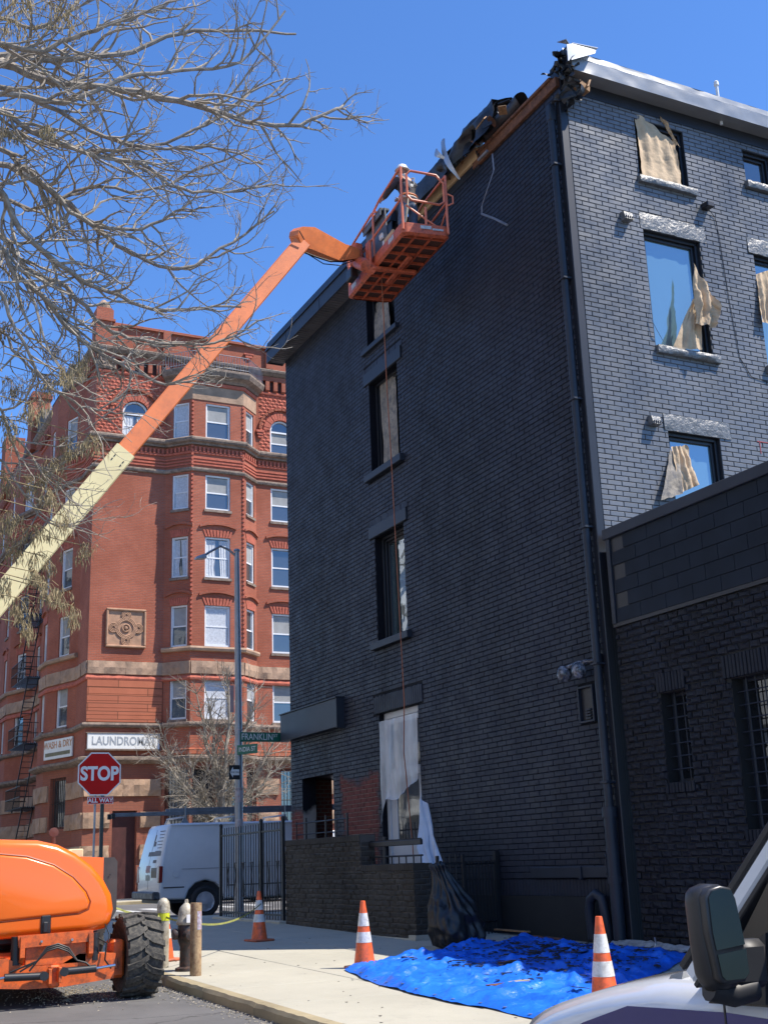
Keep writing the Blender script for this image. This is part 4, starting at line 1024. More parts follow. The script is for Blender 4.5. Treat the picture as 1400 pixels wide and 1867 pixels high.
# lettering
def text(parent, s, loc, size, mat, face='-Y', ext=.004, bold=0., spacing=1., sx=1., name='lettering', rz=0):
    cu = bpy.data.curves.new(name, 'FONT'); cu.body = s; cu.size = size; cu.extrude = ext; cu.offset = bold; cu.align_x = 'CENTER'; cu.align_y = 'CENTER'; cu.space_character = spacing
    t = link(bpy.data.objects.new('tmp', cu)); dg = bpy.context.evaluated_depsgraph_get(); me = bpy.data.meshes.new_from_object(t.evaluated_get(dg))
    bpy.data.objects.remove(t); me.materials.clear(); me.materials.append(mat)
    rot = Matrix.Rotation(rz, 4, 'Z') @ Matrix.Rotation(pi / 2, 4, 'X') @ Matrix.Diagonal((sx, 1, 1, 1))
    me.transform(rot); o = link(bpy.data.objects.new(name, me)); o.parent = parent; o.location = Vector(loc) - root_off(parent); return o
SG = thing('shop_sign', 'long white sign with faded capital letters on the sunny front, above the doorway', 'shop sign', (13.25, 51.85, 6.6))
wm = simple('white_sign_board', (.74, .74, .70), .5, var=.06); fm2 = simple('faded_grey_letters', (.30, .32, .34), .6, var=.3, scale=6)
m = MB(); m.frame((11.72, 51.83, 6.56), (3.12, 0, 0), (0, .12, 0), (0, 0, .66), .01); m.build('board', wm, SG)
text(SG, 'LAUNDROMAT', (13.28, 51.826, 6.88), .5, fm2, bold=.010, sx=.80, spacing=1.02)
m = MB(); m.frame((11.66, 51.8, 6.5), (3.24, 0, 0), (0, .16, 0), (0, 0, .05)); m.frame((11.66, 51.8, 7.22), (3.24, 0, 0), (0, .16, 0), (0, 0, .04)); m.build('sign_frame', M['brown_d'], SG)
a, e, l, n = seg(7)
U = Vector((e.x, e.y, 0)); N = Vector((n.x, n.y, 0)); pc = Vector((a.x, a.y, 0)) + U * 1.42
S2 = thing('shop_sign', 'smaller white sign on the shaded bay, left of the long white one', 'shop sign', pc + Vector((0, 0, 6.6)))
m = MB(); m.frame(pc - U * 1.25 + Vector((0, 0, 6.45)) + N * .02, U * 2.5, N * .08, (0, 0, .86), .01); m.build('board', wm, S2)
ang = atan2(U.y, U.x)
text(S2, 'WASH & DRY', pc + N * .105 + Vector((0, 0, 7.05)), .42, simple('faded_orange_letters', (.50, .26, .14), .6), bold=.008, rz=ang)
m = MB(); m.frame(pc - U * 1.1 + Vector((0, 0, 6.58)) + N * .102, U * 2.2, N * .006, (0, 0, .16)); m.build('stripe', simple('olive_stripe', (.16, .15, .08), .6), S2)

# the fringe of the block beyond, seen only as a low far horizon
FB = thing('row_house', 'plain brick row house far down the street behind the tree', 'building', (10, 100, .3))
m = MB(); wall_holes(m, (12.2, 0, 0), (0, 1, 0), (-1, 0, 0), 86, 130, .3, 16, [(88 + 3 * k, 89.1 + 3 * k, z, z + 1.8) for k in range(13) for z in (2, 5.4, 8.8, 12.2)], .2); m.box(12.4, 86, .3, 24, 130, 16); m.build('wall', M['rbrick'], FB, fixn=False)
m = MB(); m.box(11.8, 86, 16, 24, 130, 16.5); m.build('cornice', M['brown_d'], FB)
# pale block on the opposite side of the street (behind the picture's left edge; mirrored in the glass)
PB = thing('pale_apartment_block', 'pale apartment block with balconies, seen only mirrored in the window glass', 'building', (-13, 30, 0))
m = MB(); pm2 = simple('pale_render', (.5, .5, .48), .8)
wall_holes(m, (-12, 0, 0), (0, 1, 0), (1, 0, 0), -6, 86, 0, 25, [(-4 + 4.5 * k, -2 + 4.5 * k, z, z + 1.9) for k in range(20) for z in (1.2, 4.4, 7.6, 10.8, 14, 17.2, 20.4)], .3); m.box(-24, -6, 0, -12.4, 86, 25); m.build('wall', pm2, PB, fixn=False)
for z in (4.1, 7.3, 10.5, 13.7, 16.9, 20.1):
    for y in (20, 29, 38, 56, 65, 74): m = MB(); m.box(-12, y, z, -10.9, y + 3.4, z + .15); m.build('balcony', pm2, PB)
# ------------------------------------------------------------------ sidewalk things
def G(x, y, kerbed=True): return Vector((x, y, gz(y) + (KH if kerbed else 0)))
# low boundary wall
LW = thing('boundary_wall', 'dark brick boundary wall stepping up towards the corner, behind the middle traffic cone', 'wall', G(9.65, 21))
YA, YM, YB, YZ = 18.25, 20.3, 21.3, 23.9
mb = MB(); mb.box(9.512, YA + .012, .1, 9.8, YM, 1.44); mb.box(9.512, YM, .1, 9.8, YZ, 2.05); mb.build('core', simple('brown_grey_mortar', (.085, .075, .065), .85), LW)
bricks(LW, (9.512, 0, 0), FU, FN, YA, YZ, .32, 1.42, [], .235, .088, .014, .016, M['paint_brown'], 140, 31, rock=.8, tilt=.003)
bricks(LW, (9.512, 0, 0), FU, FN, YM, YZ, 1.42, 1.94, [], .235, .088, .014, .016, M['paint_brown'], 60, 32, rock=.8, tilt=.003)
bricks(LW, (0, YA + .012, 0), SU, SN, 9.5, 9.8, .32, 1.42, [], .235, .088, .018, .014, M['paint_brown'], 12, 33, rock=.5)
bricks(LW, (0, YM, 0), SU, SN, 9.5, 9.8, 1.5, 1.94, [], .235, .088, .018, .01, M['paint_brown'], 0, 34, rock=.5)
for (y0, y1, z) in ((YA, YM, 1.42), (YM, YZ, 1.94)):
    y = y0
    while y < y1 - .05:
        m = MB(); m.frame((9.49, y + .004, z), (.33, 0, 0), (0, .07, 0), (0, 0, .115 + R.uniform(-.006, .006)), .01); m.build('coping_brick', M['paint_brown'], LW); y += .078
m = MB(); rough_slab(m, (9.46, YA - .08, .2), (0, YZ - YA + .1, 0), (0, 0, .17), (-.03, 0, 0), 30, 2, .015); m.box(9.46, YA - .06, .2, 9.85, YA + .2, .42); m.build('footing', M['concrete'], LW)
m = MB(); m.frame((9.48, 20.1, 1.5), (.34, 0, 0), (0, 1.15, 0), (0, 0, .05), .01); m.build('flagstone_offcut', M['concrete'], LW) if 0 else None
# railings on the wall
RL = thing('step_railing', 'black iron handrail on the low part of the boundary wall, before the door', 'railing', (9.7, 19.3, 1.5))
m = MB(); m.frame((9.67, YA + .05, 1.83), (.05, 0, 0), (0, YM - YA - .05, 0), (0, 0, .09), .01); m.build('handrail', M['iron'], RL)
m = MB(); m.tube([(9.7, YA + .05, 1.66), (9.7, YM, 1.66)], .018, 6); m.build('lower_rail', M['iron'], RL)
for k in range(8): m = MB(); y = YA + .1 + k * .27; m.tube([(9.7, y, 1.5), (9.7, y, 1.66 if k != 5 else 2.0)], .012 if k != 5 else .03, 6); m.build('baluster', M['iron'], RL)
m = MB(); 
for k in range(60): y = YA + .06 + k * .033; m.box(9.685, y, 1.92, 9.7, y + .016, 1.94)
o = m.build('serration', M['iron'], RL); o['kind'] = 'stuff'
R2 = thing('porch_railing', 'thin iron railing on the taller part of the boundary wall, before the open porch', 'railing', (9.7, 22.8, 2.06))
m = MB(); m.tube([(9.7, 21.2, 2.38), (9.7, 23.8, 2.38)], .016, 6); m.build('rail', M['iron'], R2); m = MB(); m.tube([(9.7, 21.2, 2.16), (9.7, 23.8, 2.16)], .012, 6); m.build('rail', M['iron'], R2)
for k in range(6): m = MB(); y = 21.25 + k * .5; m.tube([(9.7, y, 2.05), (9.7, y, 2.42 + .06 * (k % 2 == 0))], .022 if k % 2 == 0 else .012, 6); m.build('post', M['iron'], R2)
# gate and side fence
GT = thing('iron_gate', 'narrow black iron gate between the boundary wall and the bulging rubbish bag', 'gate', G(10.05, 18.2))
zb = gz(18.2) + KH
for x in (9.88, 10.36): m = MB(); m.frame((x, 18.15, zb), (.05, 0, 0), (0, .05, 0), (0, 0, 1.3), .006); m.build('post', M['iron'], GT)
for z in (.12, .7, 1.15): m = MB(); m.frame((9.93, 18.16, zb + z), (.43, 0, 0), (0, .03, 0), (0, 0, .035), .004); m.build('rail', M['iron'], GT)
for k in range(3): m = MB(); m.tube([(10.03 + k * .11, 18.175, zb + .08), (10.03 + k * .11, 18.175, zb + 1.32)], .011, 6); m.build('bar', M['iron'], GT)
SF = thing('side_fence', 'dark iron fence with a square end post behind the rubbish bag', 'fence', G(10.9, 18.5))
for k in range(11): m = MB(); x = 10.45 + k * .095; m.tube([(x, 18.2 + k * .055, zb), (x, 18.2 + k * .055, zb + 1.2)], .012, 5); m.build('bar', M['iron'], SF)
m = MB(); m.tube([(10.4, 18.2, zb + 1.15), (11.42, 18.78, zb + 1.15)], .016, 5); m.build('rail', M['iron'], SF); m = MB(); m.tube([(10.4, 18.2, zb + .2), (11.42, 18.78, zb + .2)], .016, 5); m.build('rail', M['iron'], SF)
m = MB(); m.frame((11.33, 18.7, zb), (.09, 0, 0), (0, .09, 0), (0, 0, 1.35), .006); m.build('post', M['iron'], SF)
# tall fence beyond the wall
TF = thing('tall_fence', 'tall black iron bar fence with crossed hoops, left of the brick boundary wall', 'fence', G(9.5, 25.9))
zf = gz(26) + KH
for y in (23.98, 25.25, 27.9): m = MB(); m.frame((9.46, y - .03, zf), (.065, 0, 0), (0, .065, 0), (0, 0, 2.05), .006); m.lathe([(.045, 2.05), (.045, 2.09), (0, 2.12)], (9.49, y, zf), 8); m.build('post', M['iron'], TF)
for z in (.14, 1.82): m = MB(); m.frame((9.475, 23.98, zf + z), (.03, 0, 0), (0, 3.9, 0), (0, 0, .04), .004); m.build('rail', M['iron'], TF)
for k in range(24): m = MB(); y = 24.12 + k * .16; m.frame((9.482, y, zf + .06), (.016, 0, 0), (0, .02, 0), (0, 0, 1.95)); m.build('bar', M['iron'], TF)
for k in range(7):
    m = MB(); y = 24.3 + k * .52
    for s in (-1, 1): m.tube([(9.49, y - s * .06, zf + 1.22), (9.49, y, zf + .95), (9.49, y + s * .075, zf + .6), (9.49, y + s * .06, zf + .5)], .010, 5)
    m.tube([(9.49, y - .09, zf + 1.22), (9.49, y + .09, zf + 1.22)], .01, 5); m.build('crossed_hoop', M['iron'], TF)
m = MB(); m.frame((9.35, 23.9, zf - .1), (.3, 0, 0), (0, 4.2, 0), (0, 0, .16), .02); m.build('footing', M['concrete'], TF)

# traffic cones
orange = simple('cone_orange', (.82, .13, .035), .45, var=.08, dirt=(.3, .08, .04), scale=5)
collar = simple('cone_reflective_white', (.66, .65, .62), .4, var=.1, scale=9, dirt=(.38, .36, .33), bump=.3, bscale=30)
def make_cone(loc, label, h=.8, rz=0.):
    t = thing('traffic_cone', label, 'traffic cone', loc, 'orange and white traffic cones', rz)
    k = h / .8; rr_ = lambda z: (.135 - (.135 - .03) * (z - .03) / .77)
    def band(z0, z1, e, name, mat, cap=False):
        m = MB(); pr = [(rr_(z0) + e, z0), (rr_(z1) + e, z1)]
        if cap: pr += [(.022, z1 + .004), (.022, z1 - .05)]
        m.lathe([(r * k, z * k) for r, z in pr], (0, 0, 0), 28); return m.build(name, mat, t, smooth=30, world=False)
    m = MB(); m.frame((-.19 * k, -.19 * k, 0), (.38 * k, 0, 0), (0, .38 * k, 0), (0, 0, .035 * k), .012); m.build('base', simple('cone_base', (.50, .12, .05), .7, dirt=(.08, .06, .05)) if 'cone_base' not in bpy.data.materials else bpy.data.materials['cone_base'], t, world=False)
    band(.03, .80, 0, 'body', orange, True); band(.62 - .0, .70 - .0, .0, 'tip', orange) if 0 else None
    band(.50, .655, .003, 'collar', collar); band(.305, .43, .003, 'collar', collar)
    return t
make_cone(hg(665, 1765), 'orange and white traffic cone standing on the left tip of the blue tarp', .82, .3)
make_cone(hg(1105, 1848), 'traffic cone on the near edge of the tarp, half hidden by the white bonnet', .84, .1)
make_cone(hg(473, 1716), 'orange and white traffic cone in the shade by the tall iron fence', .80, .2)
make_cone(hg(300, 1752), 'traffic cone almost hidden behind the yellow-banded bollard, only its red tip showing', .80, .5)

# hydrant and bollards
HL = hg(339, 1770); HY = thing('fire_hydrant', 'black fire hydrant with a silver painted top, between two pipe bollards', 'fire hydrant', HL)
sil = simple('weathered_silver_paint', (.46, .42, .33), .55, .15, var=.25, scale=9, dirt=(.16, .12, .08), bump=.3)
blk = simple('chipped_black_paint', (.028, .026, .026), .55, var=.5, scale=9, dirt=(.12, .05, .03), bump=.3)
hk = .92
def lz(name, prof, mat, n=20, c=(0, 0, 0), axis='Z', par=None):
    m = MB(); m.lathe([(r * hk, z * hk) for r, z in prof], Vector(c) * hk, n, axis); return m.build(name, mat, par or HY, smooth=35, world=False)
lz('barrel', [(.15, 0), (.15, .04), (.09, .06), (.085, .32), (.10, .36), (.12, .42), (.12, .60), (.10, .64)], blk)
lz('bonnet', [(.13, .62), (.14, .64), (.14, .67), (.12, .70), (.115, .78), (.09, .86), (.05, .90), (.03, .92)], sil)
lz('operating_nut', [(.03, .9), (.03, .95), (.02, .97), (0, .97)], sil, 5)
for (d, s) in ((-1, .065), (1, .055)): lz('outlet_cap', [(s, 0), (s + .012, .02), (s + .012, .06), (s * .5, .09), (0, .1)], blk, 12, (.10 * d if d > 0 else -.2, 0, .5), 'X')
lz('outlet_cap', [(.0, -.1), (.06, -.09), (.085, -.05), (.085, 0)], blk, 12, (0, -.1, .48), 'Y')
m = MB(); m.frame((-.035, -.135, .6), (.07, 0, 0), (0, .02, 0), (0, 0, .1)); m.build('reflector', M['white'], HY, world=False)
BL = hg(357, 1779); B1 = thing('pipe_bollard', 'rusty steel pipe bollard in front of the hydrant, covered in old paint and stickers', 'bollard', BL, 'pipe bollards by the hydrant')
rust = simple('flaking_rust_and_paint', (.36, .25, .14), .85, var=.3, scale=7, dirt=(.13, .055, .03), bump=.5, bscale=35)
m = MB(); m.lathe([(.072, 0), (.072, .86), (.07, .872), (.06, .86), (.06, .7)], (0, 0, 0), 20); m.build('pipe', rust, B1, smooth=35, world=False)
m = MB(); m.lathe([(.06, .80), (0, .80)], (0, 0, 0), 20); m.build('filling', M['earth'], B1, world=False)
m = MB()
def fn(u, v): a = radians(-95 + 60 * u); return (.0735 * cos(a), .0735 * sin(a), .55 + .22 * v)
m.grid(fn, 6, 2); m.build('sticker', simple('torn_blue_sticker', (.35, .38, .45), .6, var=.5, scale=30, dirt=(.55, .1, .08)), B1, world=False, fixn=False)
BL2 = hg(297, 1764); B2 = thing('pipe_bollard', 'pale bollard with a silver domed top and a yellow band, close to the lift tyre', 'bollard', BL2, 'pipe bollards by the hydrant')
m = MB(); m.lathe([(.08, 0), (.08, .72)], (0, 0, 0), 20); m.build('pipe', simple('dirty_cream_paint', (.42, .39, .31), .6, dirt=(.16, .12, .08)), B2, smooth=35, world=False)
m = MB(); m.lathe([(.084, .60), (.084, .70)], (0, 0, 0), 20); m.build('yellow_band', simple('fluorescent_yellow', (.62, .66, .04), .4), B2, world=False)
m = MB(); m.lathe([(.086, .70), (.088, .78), (.075, .85), (.04, .89), (0, .90)], (0, 0, 0), 20); m.build('dome', sil, B2, smooth=50, world=False)
# barrier tape
tp = [hx(225, 1697, HL.x - 1.2) if 0 else Vector((4.05, 16.2, 1.15)), Vector((BL2.x, BL2.y, BL2.z + .66)), Vector((HL.x, HL.y, HL.z + .62)), Vector((hg(473, 1716).x, hg(473, 1716).y - .1, hg(473, 1716).z + .6))]
CT = MB(); prev = None
for a, b in zip(tp, tp[1:]):
    L = (b - a).length
    for k in range(13 if L > 2 else 5):
        n_ = 12 if L > 2 else 4; f = k / n_; p = a.lerp(b, f) - Vector((0, 0, .10 * L * .35 * 4 * f * (1 - f))); tw = sin(f * 7 + L) * .5
        w = Vector((0, .013 * sin(tw), .014 * cos(tw)))
        if prev is not None and k > 0: CT.quad(prev[0], p - w, p + w, prev[1])
        prev = (p - w, p + w)
tpe = CT.build('barrier_tape', simple('yellow_tape', (.30, .31, .10), .4, var=.35, scale=20), None, fixn=False); tag(tpe, 'thin yellow barrier tape sagging from the hydrant to the shaded traffic cone', 'barrier tape')

# stop sign
SP0 = at(182, 1411, 22.0); SG0 = G(SP0.x, SP0.y)
ST = thing('stop_sign', 'red octagonal stop sign with an all-way plate on two steel posts', 'stop sign', SG0)
redm2 = simple('sign_red', (.50, .010, .008), .55, var=.1, scale=3, spec=.15); wht = simple('sign_white', (.72, .72, .70), .4, var=.04)
rzs = radians(-4)
def local(dx, dy, dz): v = Matrix.Rotation(rzs, 3, 'Z') @ Vector((dx, dy, dz)); return SP0 + v
for dx, mat, w in ((-.07, M['steel'], .035), (.05, simple('dark_post_paint', (.03, .04, .035), .5), .06)):
    m = MB(); p = local(dx, .05, 0); m.frame((p.x, p.y, SG0.z), (w, 0, 0), (0, w, 0), (0, 0, p.z - SG0.z + .1), .006); m.build('post', mat, ST)
def octa(r, y0, y1): return [local(r / cos(pi / 8) * cos(pi / 8 + k * pi / 4), y0, r / cos(pi / 8) * sin(pi / 8 + k * pi / 4)) for k in range(8)], local(0, y1, 0) - local(0, y0, 0)
m = MB(); p, d = octa(.385, .0, .006); m.prism(p, d); m.build('sign_plate', wht, ST)
m = MB(); p, d = octa(.362, -.003, .0 - .0005); m.prism(p, d); m.build('red_face', redm2, ST)
text(ST, 'STOP', local(0, -.006, -.005), .34, wht, bold=.012, sx=.84, rz=rzs, ext=.001)
o = local(-.20, 0, -.535); m = MB(); m.frame(o, local(.26, 0, -.535) - o, local(-.20, .006, -.535) - o, (0, 0, .125), .004); m.build('plate', wht, ST)
o = local(-.19, -.003, -.527); m = MB(); m.frame(o, local(.25, -.003, -.527) - o, local(-.19, 0, -.527) - o, (0, 0, .109)); m.build('plate_face', redm2, ST)
text(ST, 'ALL WAY', local(.03, -.006, -.474), .105, wht, bold=.003, rz=rzs, ext=.001)

# street lamp with signs
LP = G(10.33, 29.0); SL_ = thing('street_lamp', 'tall grey steel street lamp with a curved arm, rising behind the iron fence', 'street lamp', LP)
top = hy(432, 1005, 29)
m = MB(); m.tube([(LP.x, 29, LP.z), (LP.x - .01, 29, 5), (top.x, 29, top.z)], [.105, .09, .062], 16); m.lathe([(.09, .0), (.07, .05), (0, .07)], top, 12); m.build('pole', M['steel'], SL_, smooth=40)
m = MB(); m.lathe([(.16, 0), (.16, .06), (.12, .1), (.11, .7), (.1, .75)], LP, 12); m.build('pole_base', M['steel'], SL_, smooth=30)
e = hy(372, 1014, 29); m = MB(); m.tube([top + Vector((0, 0, -.15)), top + Vector((-.22, 0, .02)), top + Vector((-.45, 0, .1)), e + Vector((.12, 0, .1)), e], .032, 8); m.build('arm', M['steel'], SL_, smooth=True)
e2 = hy(357, 1017, 29); m = MB(); m.add([(e.x, 28.9, e.z + .05), (e.x, 29.1, e.z + .05), (e2.x, 29.08, e2.z + .02), (e2.x, 28.92, e2.z + .02), (e.x + .05, 28.88, e.z - .06), (e.x + .05, 29.12, e.z - .06), (e2.x, 29.1, e2.z - .04), (e2.x, 28.9, e2.z - .04)], [(0, 1, 2, 3), (4, 7, 6, 5), (0, 3, 7, 4), (1, 5, 6, 2), (2, 6, 7, 3), (0, 4, 5, 1)]); m.build('lamp_head', M['steel'], SL_)
m = MB(); m.box(LP.x - .12, 28.86, 1.6, LP.x - .06, 28.9, 1.9); 
for z, h in ((3.1, .35), (2.5, .2), (3.4, .03), (4.35, .03), (4.85, .03)):
    m = MB(); m.lathe([(.101, z), (.101, z + h)], (LP.x - .003, 29, 0), 12); m.build('band', simple('faded_sticker', (.36, .36, .38), .6, dirt=(.5, .2, .15), scale=14) if 'faded_sticker' not in bpy.data.materials else bpy.data.materials['faded_sticker'], SL_)
grn = simple('sign_green', (.012, .13, .085), .4, var=.1)
a, b = hy(439, 1338, 28.86), hy(520, 1353, 28.86); s = thing('street_name_sign', 'long green street sign reading FRANKLIN ST on the lamp post', 'street sign', (a.x, 28.86, b.z), 'green street name signs')
m = MB(); m.frame((a.x, 28.86, b.z), (b.x - a.x, 0, 0), (0, .012, 0), (0, 0, .235), .003); m.build('plate', grn, s)
text(s, 'FRANKLIN', (a.x + .44, 28.855, b.z + .115), .225, wht, bold=.001, sx=.80, ext=.001); text(s, 'ST', (a.x + .93, 28.855, b.z + .155), .11, wht, ext=.001)
p = hy(434, 1378, 28.8); s = thing('street_name_sign', 'small green street sign seen obliquely just below the FRANKLIN ST sign', 'street sign', (p.x, 28.8, p.z), 'green street name signs')
dU = Vector((.55, -.84, 0)).normalized(); L_ = .62
pp = Vector((LP.x - .1, 28.86, hy(434, 1376, 28.8).z)); m = MB(); m.frame(pp, dU * L_, Vector((.84, .55, 0)) * .012, (0, 0, .235), .003); m.build('plate', grn, s)
tt = text(s, 'INDIA ST', pp + dU * (L_ / 2) - Vector((.84, .55, 0)).normalized() * .004 + Vector((0, 0, .115)), .16, wht, sx=.8, rz=atan2(dU.y, dU.x), ext=.001)
p = hy(418, 1395, 28.88); q = hy(440, 1421, 28.88); s = thing('one_way_sign', 'black and white arrow sign on the lamp post below the street names', 'traffic sign', (p.x, 28.88, q.z))
m = MB(); m.frame((p.x, 28.88, q.z), (q.x - p.x - .03, 0, 0), (0, .01, 0), (0, 0, p.z - q.z), .003); m.build('plate', M['iron'], s)
cz_ = (p.z + q.z) / 2; m = MB(); w_ = q.x - p.x - .03
m.prism([(p.x + .02, 28.876, cz_), (p.x + .1, 28.876, cz_ + .13), (p.x + .1, 28.876, cz_ + .07), (p.x + w_ - .02, 28.876, cz_ + .07), (p.x + w_ - .02, 28.876, cz_ - .07), (p.x + .1, 28.876, cz_ - .07), (p.x + .1, 28.876, cz_ - .13)], (0, .003, 0)); m.build('arrow', wht, s)
text(s, 'ONE WAY', (p.x + w_ / 2 + .02, 28.874, cz_), .055, M['iron'], ext=.001)
m = MB(); p = hy(420, 1275, 28.95); m.box(p.x, 28.95, p.z - .32, p.x + .1, 28.97, p.z + .35); tag(m.build('parking_sign', simple('faded_red_grey_sign', (.4, .28, .27), .5)), 'narrow faded sign seen edge-on, high on the lamp post beside the branches', 'parking sign')

# work rope hanging from the platform
rp = [hx(695, 493, 10.2), hx(700, 590, 10.35), hx(705, 700, 10.5), hx(714, 850, 10.7), hx(722, 1000, 10.85), hx(730, 1150, 10.95), hx(737, 1280, 11.0), hx(736, 1370, 11.05), hx(742, 1430, 11.1), hx(752, 1540, 11.1), hx(758, 1620, 11.0)]
m = MB(); m.tube(rp, .011, 6); o = m.build('rope', simple('orange_cord', (.36, .13, .07), .8)); tag(o, 'thin orange cord hanging down the black wall from the lift platform to the door', 'rope')

# plastic film over the door
fil = NT('milky_plastic_film'); fil.color((.70, .70, .71)); fil.set(rough=.35)
tr = fil.n.new('ShaderNodeBsdfTransparent'); mx = fil.n.new('ShaderNodeMixShader'); fil.L(fil.ramp(fil.noise(3, 4, stretch=(1, 1, .4)), (.3, .38), (.7, .75)), mx.inputs[0]); fil.L(tr.outputs[0], mx.inputs[1]); fil.L(fil.b.outputs[0], mx.inputs[2]); fil.L(mx.outputs[0], fil.n['Material Output'].inputs[0])
m = MB()
def fn(u, v):
    y = 23.2 - 1.72 * u; zt = 4.42; zb_ = 2.62 + .45 * u + .12 * sin(u * 9) * (1 - u) - .35 * max(0, .15 - u) * 6
    z = zb_ + (zt - zb_) * v; f = noise.noise(Vector((y * 3.5, z * .7, 2)))
    return (XF - .05 - .05 * f - .03 * abs(sin(u * 24 + v)) * (1 - v) - .04 * (v < .04), y, z)
m.grid(fn, 60, 24); o = m.build('plastic_film', fil.mat, None, smooth='all', fixn=False); tag(o, 'milky plastic film taped over the upper half of the front door', 'plastic sheet')
# white cloth draped from the door jamb to the railing
cl = simple('white_drop_cloth', (.62, .64, .68), .8, var=.08, scale=3, bump=.4, bscale=9, dist=.02)
LA = [(769, 1430, 24.4), (765, 1460, 23.7), (768, 1500, 22.8), (766, 1545, 21.8), (778, 1583, 21.0)]
RA = [(771, 1431, 24.3), (779, 1468, 23.4), (788, 1508, 22.4), (796, 1545, 21.5), (803, 1582, 20.8)]
def lerpl(A, f):
    f *= len(A) - 1; i = min(int(f), len(A) - 2); t = f - i; return [A[i][k] * (1 - t) + A[i + 1][k] * t for k in range(3)]
def fn(u, v):
    a, b = at(*lerpl(LA, v)), at(*lerpl(RA, v)); p = a.lerp(b, u); w = v ** .7
    return p + Vector((-.07 * w * sin(u * 13 + v * 3), -.12 * w * sin(u * 9 + 1 - v * 2), 0))
m = MB(); m.grid(fn, 26, 40); o = m.build('drop_cloth', cl, None, smooth='all', fixn=False); tag(o, 'long white drop cloth hanging in a narrow triangle beside the door', 'cloth')
# rubbish bag
BG = hg(840, 1728); bagm = simple('black_bin_liner', (.014, .013, .014), .42, var=.3, scale=3, bump=.5, bscale=5, dist=.03)
bagm2 = bagm
m = MB()
def fn(u, v):
    a = 2 * pi * u; h = 1.22
    prof = [(0, .30), (.05, .43), (.2, .47), (.4, .43), (.6, .31), (.78, .19), (.9, .13), (.97, .14), (1, .10)]
    r = 0
    for (x0, r0), (x1, r1) in zip(prof, prof[1:]):
        if x0 <= v <= x1: r = r0 + (r1 - r0) * (v - x0) / (x1 - x0); break
    w = noise.noise(Vector((cos(a) * 1.6, sin(a) * 1.6, v * 2.2))) * .16 + .045 * sin(a * 15 + 5 * noise.noise(Vector((cos(a), sin(a), v * 2)))) * (.3 + v) + .09 * noise.noise(Vector((cos(a) * 5, sin(a) * 5, v * 9)))
    r = r * (1 + w * 1.6)
    r *= .92; return BG + Vector((r * cos(a) * 1.0 - .36 * v ** 1.4, r * sin(a) * .8 - .03, h * v + .05 * noise.noise(Vector((cos(a) * 3, sin(a) * 3, 8))) * (v > .5)))
m.grid(fn, 120, 60); o = m.build('rubbish_bag', bagm, None, smooth='all', fixn=False); tag(o, 'big wrinkled black rubbish bag leaning against the iron gate', 'rubbish bag')
# scraps of paper by the gate
for i, (px, py, w, h) in enumerate(((772, 1668, .22, .4), (790, 1640, .16, .3), (905, 1690, .3, .06), (895, 1684, .12, .05), (776, 1690, .18, .12))):
    p = hg(px, py + (30 if i < 2 else 5)); m = MB(); zz = p.z + .03
    if i < 2: zz += .1
    def fn(u, v, w=w, h=h, p=p, zz=zz, i=i):
        return (p.x + w * (u - .5) + .03 * sin(v * 8), p.y + .1 * v + .05 * noise.noise(Vector((u * 4, v * 4, i))) + .2, zz + h * v)
    m.grid(fn, 6, 8); nm = simple('printed_paper', (.55, .57, .62), .8, var=.1, scale=3, dirt=(.06, .06, .08)) if 'printed_paper' not in bpy.data.materials else bpy.data.materials['printed_paper']
    o = m.build('paper_scrap', nm, None, smooth='all', fixn=False); tag(o, ('crumpled newsprint standing behind the bars of the iron gate', 'smaller crumpled newsprint caught high in the iron gate', 'flat white paper scrap on the ground right of the rubbish bag', 'tiny torn paper beside the rubbish bag and side fence', 'low white paper scrap at the foot of the iron gate')[i], 'paper', 'scraps of white paper by the gate')

# blue tarpaulin
TC = [hg(628, 1769), hg(955, 1714), hg(1262, 1744), hg(1035, 1870), hg(860, 1812)]
tarpm = simple('blue_tarpaulin', (.016, .15, .72), .33, var=.25, scale=1.1, bump=.8, bscale=9, dist=.03)
A_, B_, C_, D_ = TC[0], TC[1], TC[2], TC[3]
def tz(x, y, s=0):
    f = noise.noise(Vector((x * 1.1, y * 1.1, 3))) * .5 + .5
    r1 = abs(noise.noise(Vector((x * 1.0, y * 2.2, 7)))); r2 = abs(noise.noise(Vector((x * 2.6 + 3, y * 4.1, 11)))); r3 = abs(noise.noise(Vector((x * 13, y * 11, 5))))
    return .014 + .10 * max(0, f - .25) * (1 - min(1, r1 * 4.5)) ** 1.5 + .035 * (1 - min(1, r2 * 4)) ** 2 * (.3 + f) + .012 * (1 - min(1, r3 * 2.6)) + .03 * f + .06 * max(0, 1 - abs(noise.noise(Vector((x * .55 + y * .9, y * .35 - x * .3, 21)))) * 9) + .045 * max(0, 1 - abs(noise.noise(Vector((x * 1.3 - y * .8, y * .5 + x * .2, 31)))) * 8)
def tpos(u, v):
    near = A_.lerp(D_, u); far = B_.lerp(C_, u)
    if 0: pass
    bow = Vector((.25, -.2, 0)) * sin(pi * u) * -1 * (1 - v)
    p = near.lerp(far, v) + bow
    p += Vector((noise.noise(Vector((u * 7, v * 3, 1))), noise.noise(Vector((u * 5, v * 6, 9))), 0)) * .07
    return p
def fn(u, v):
    p = tpos(u, v); e = min(u, v, 1 - u, 1 - v)
    return (p.x, p.y, gz(p.y) + KH + .006 + tz(p.x, p.y) * (min(1, e * 25) * .85 + .15) * (1.0))
m = MB(); m.grid(fn, 190, 130); o = m.build('tarpaulin', tarpm, None, smooth='all', fixn=False); tag(o, 'crumpled blue tarpaulin spread on the sidewalk under the eaves', 'tarpaulin')
m = MB()
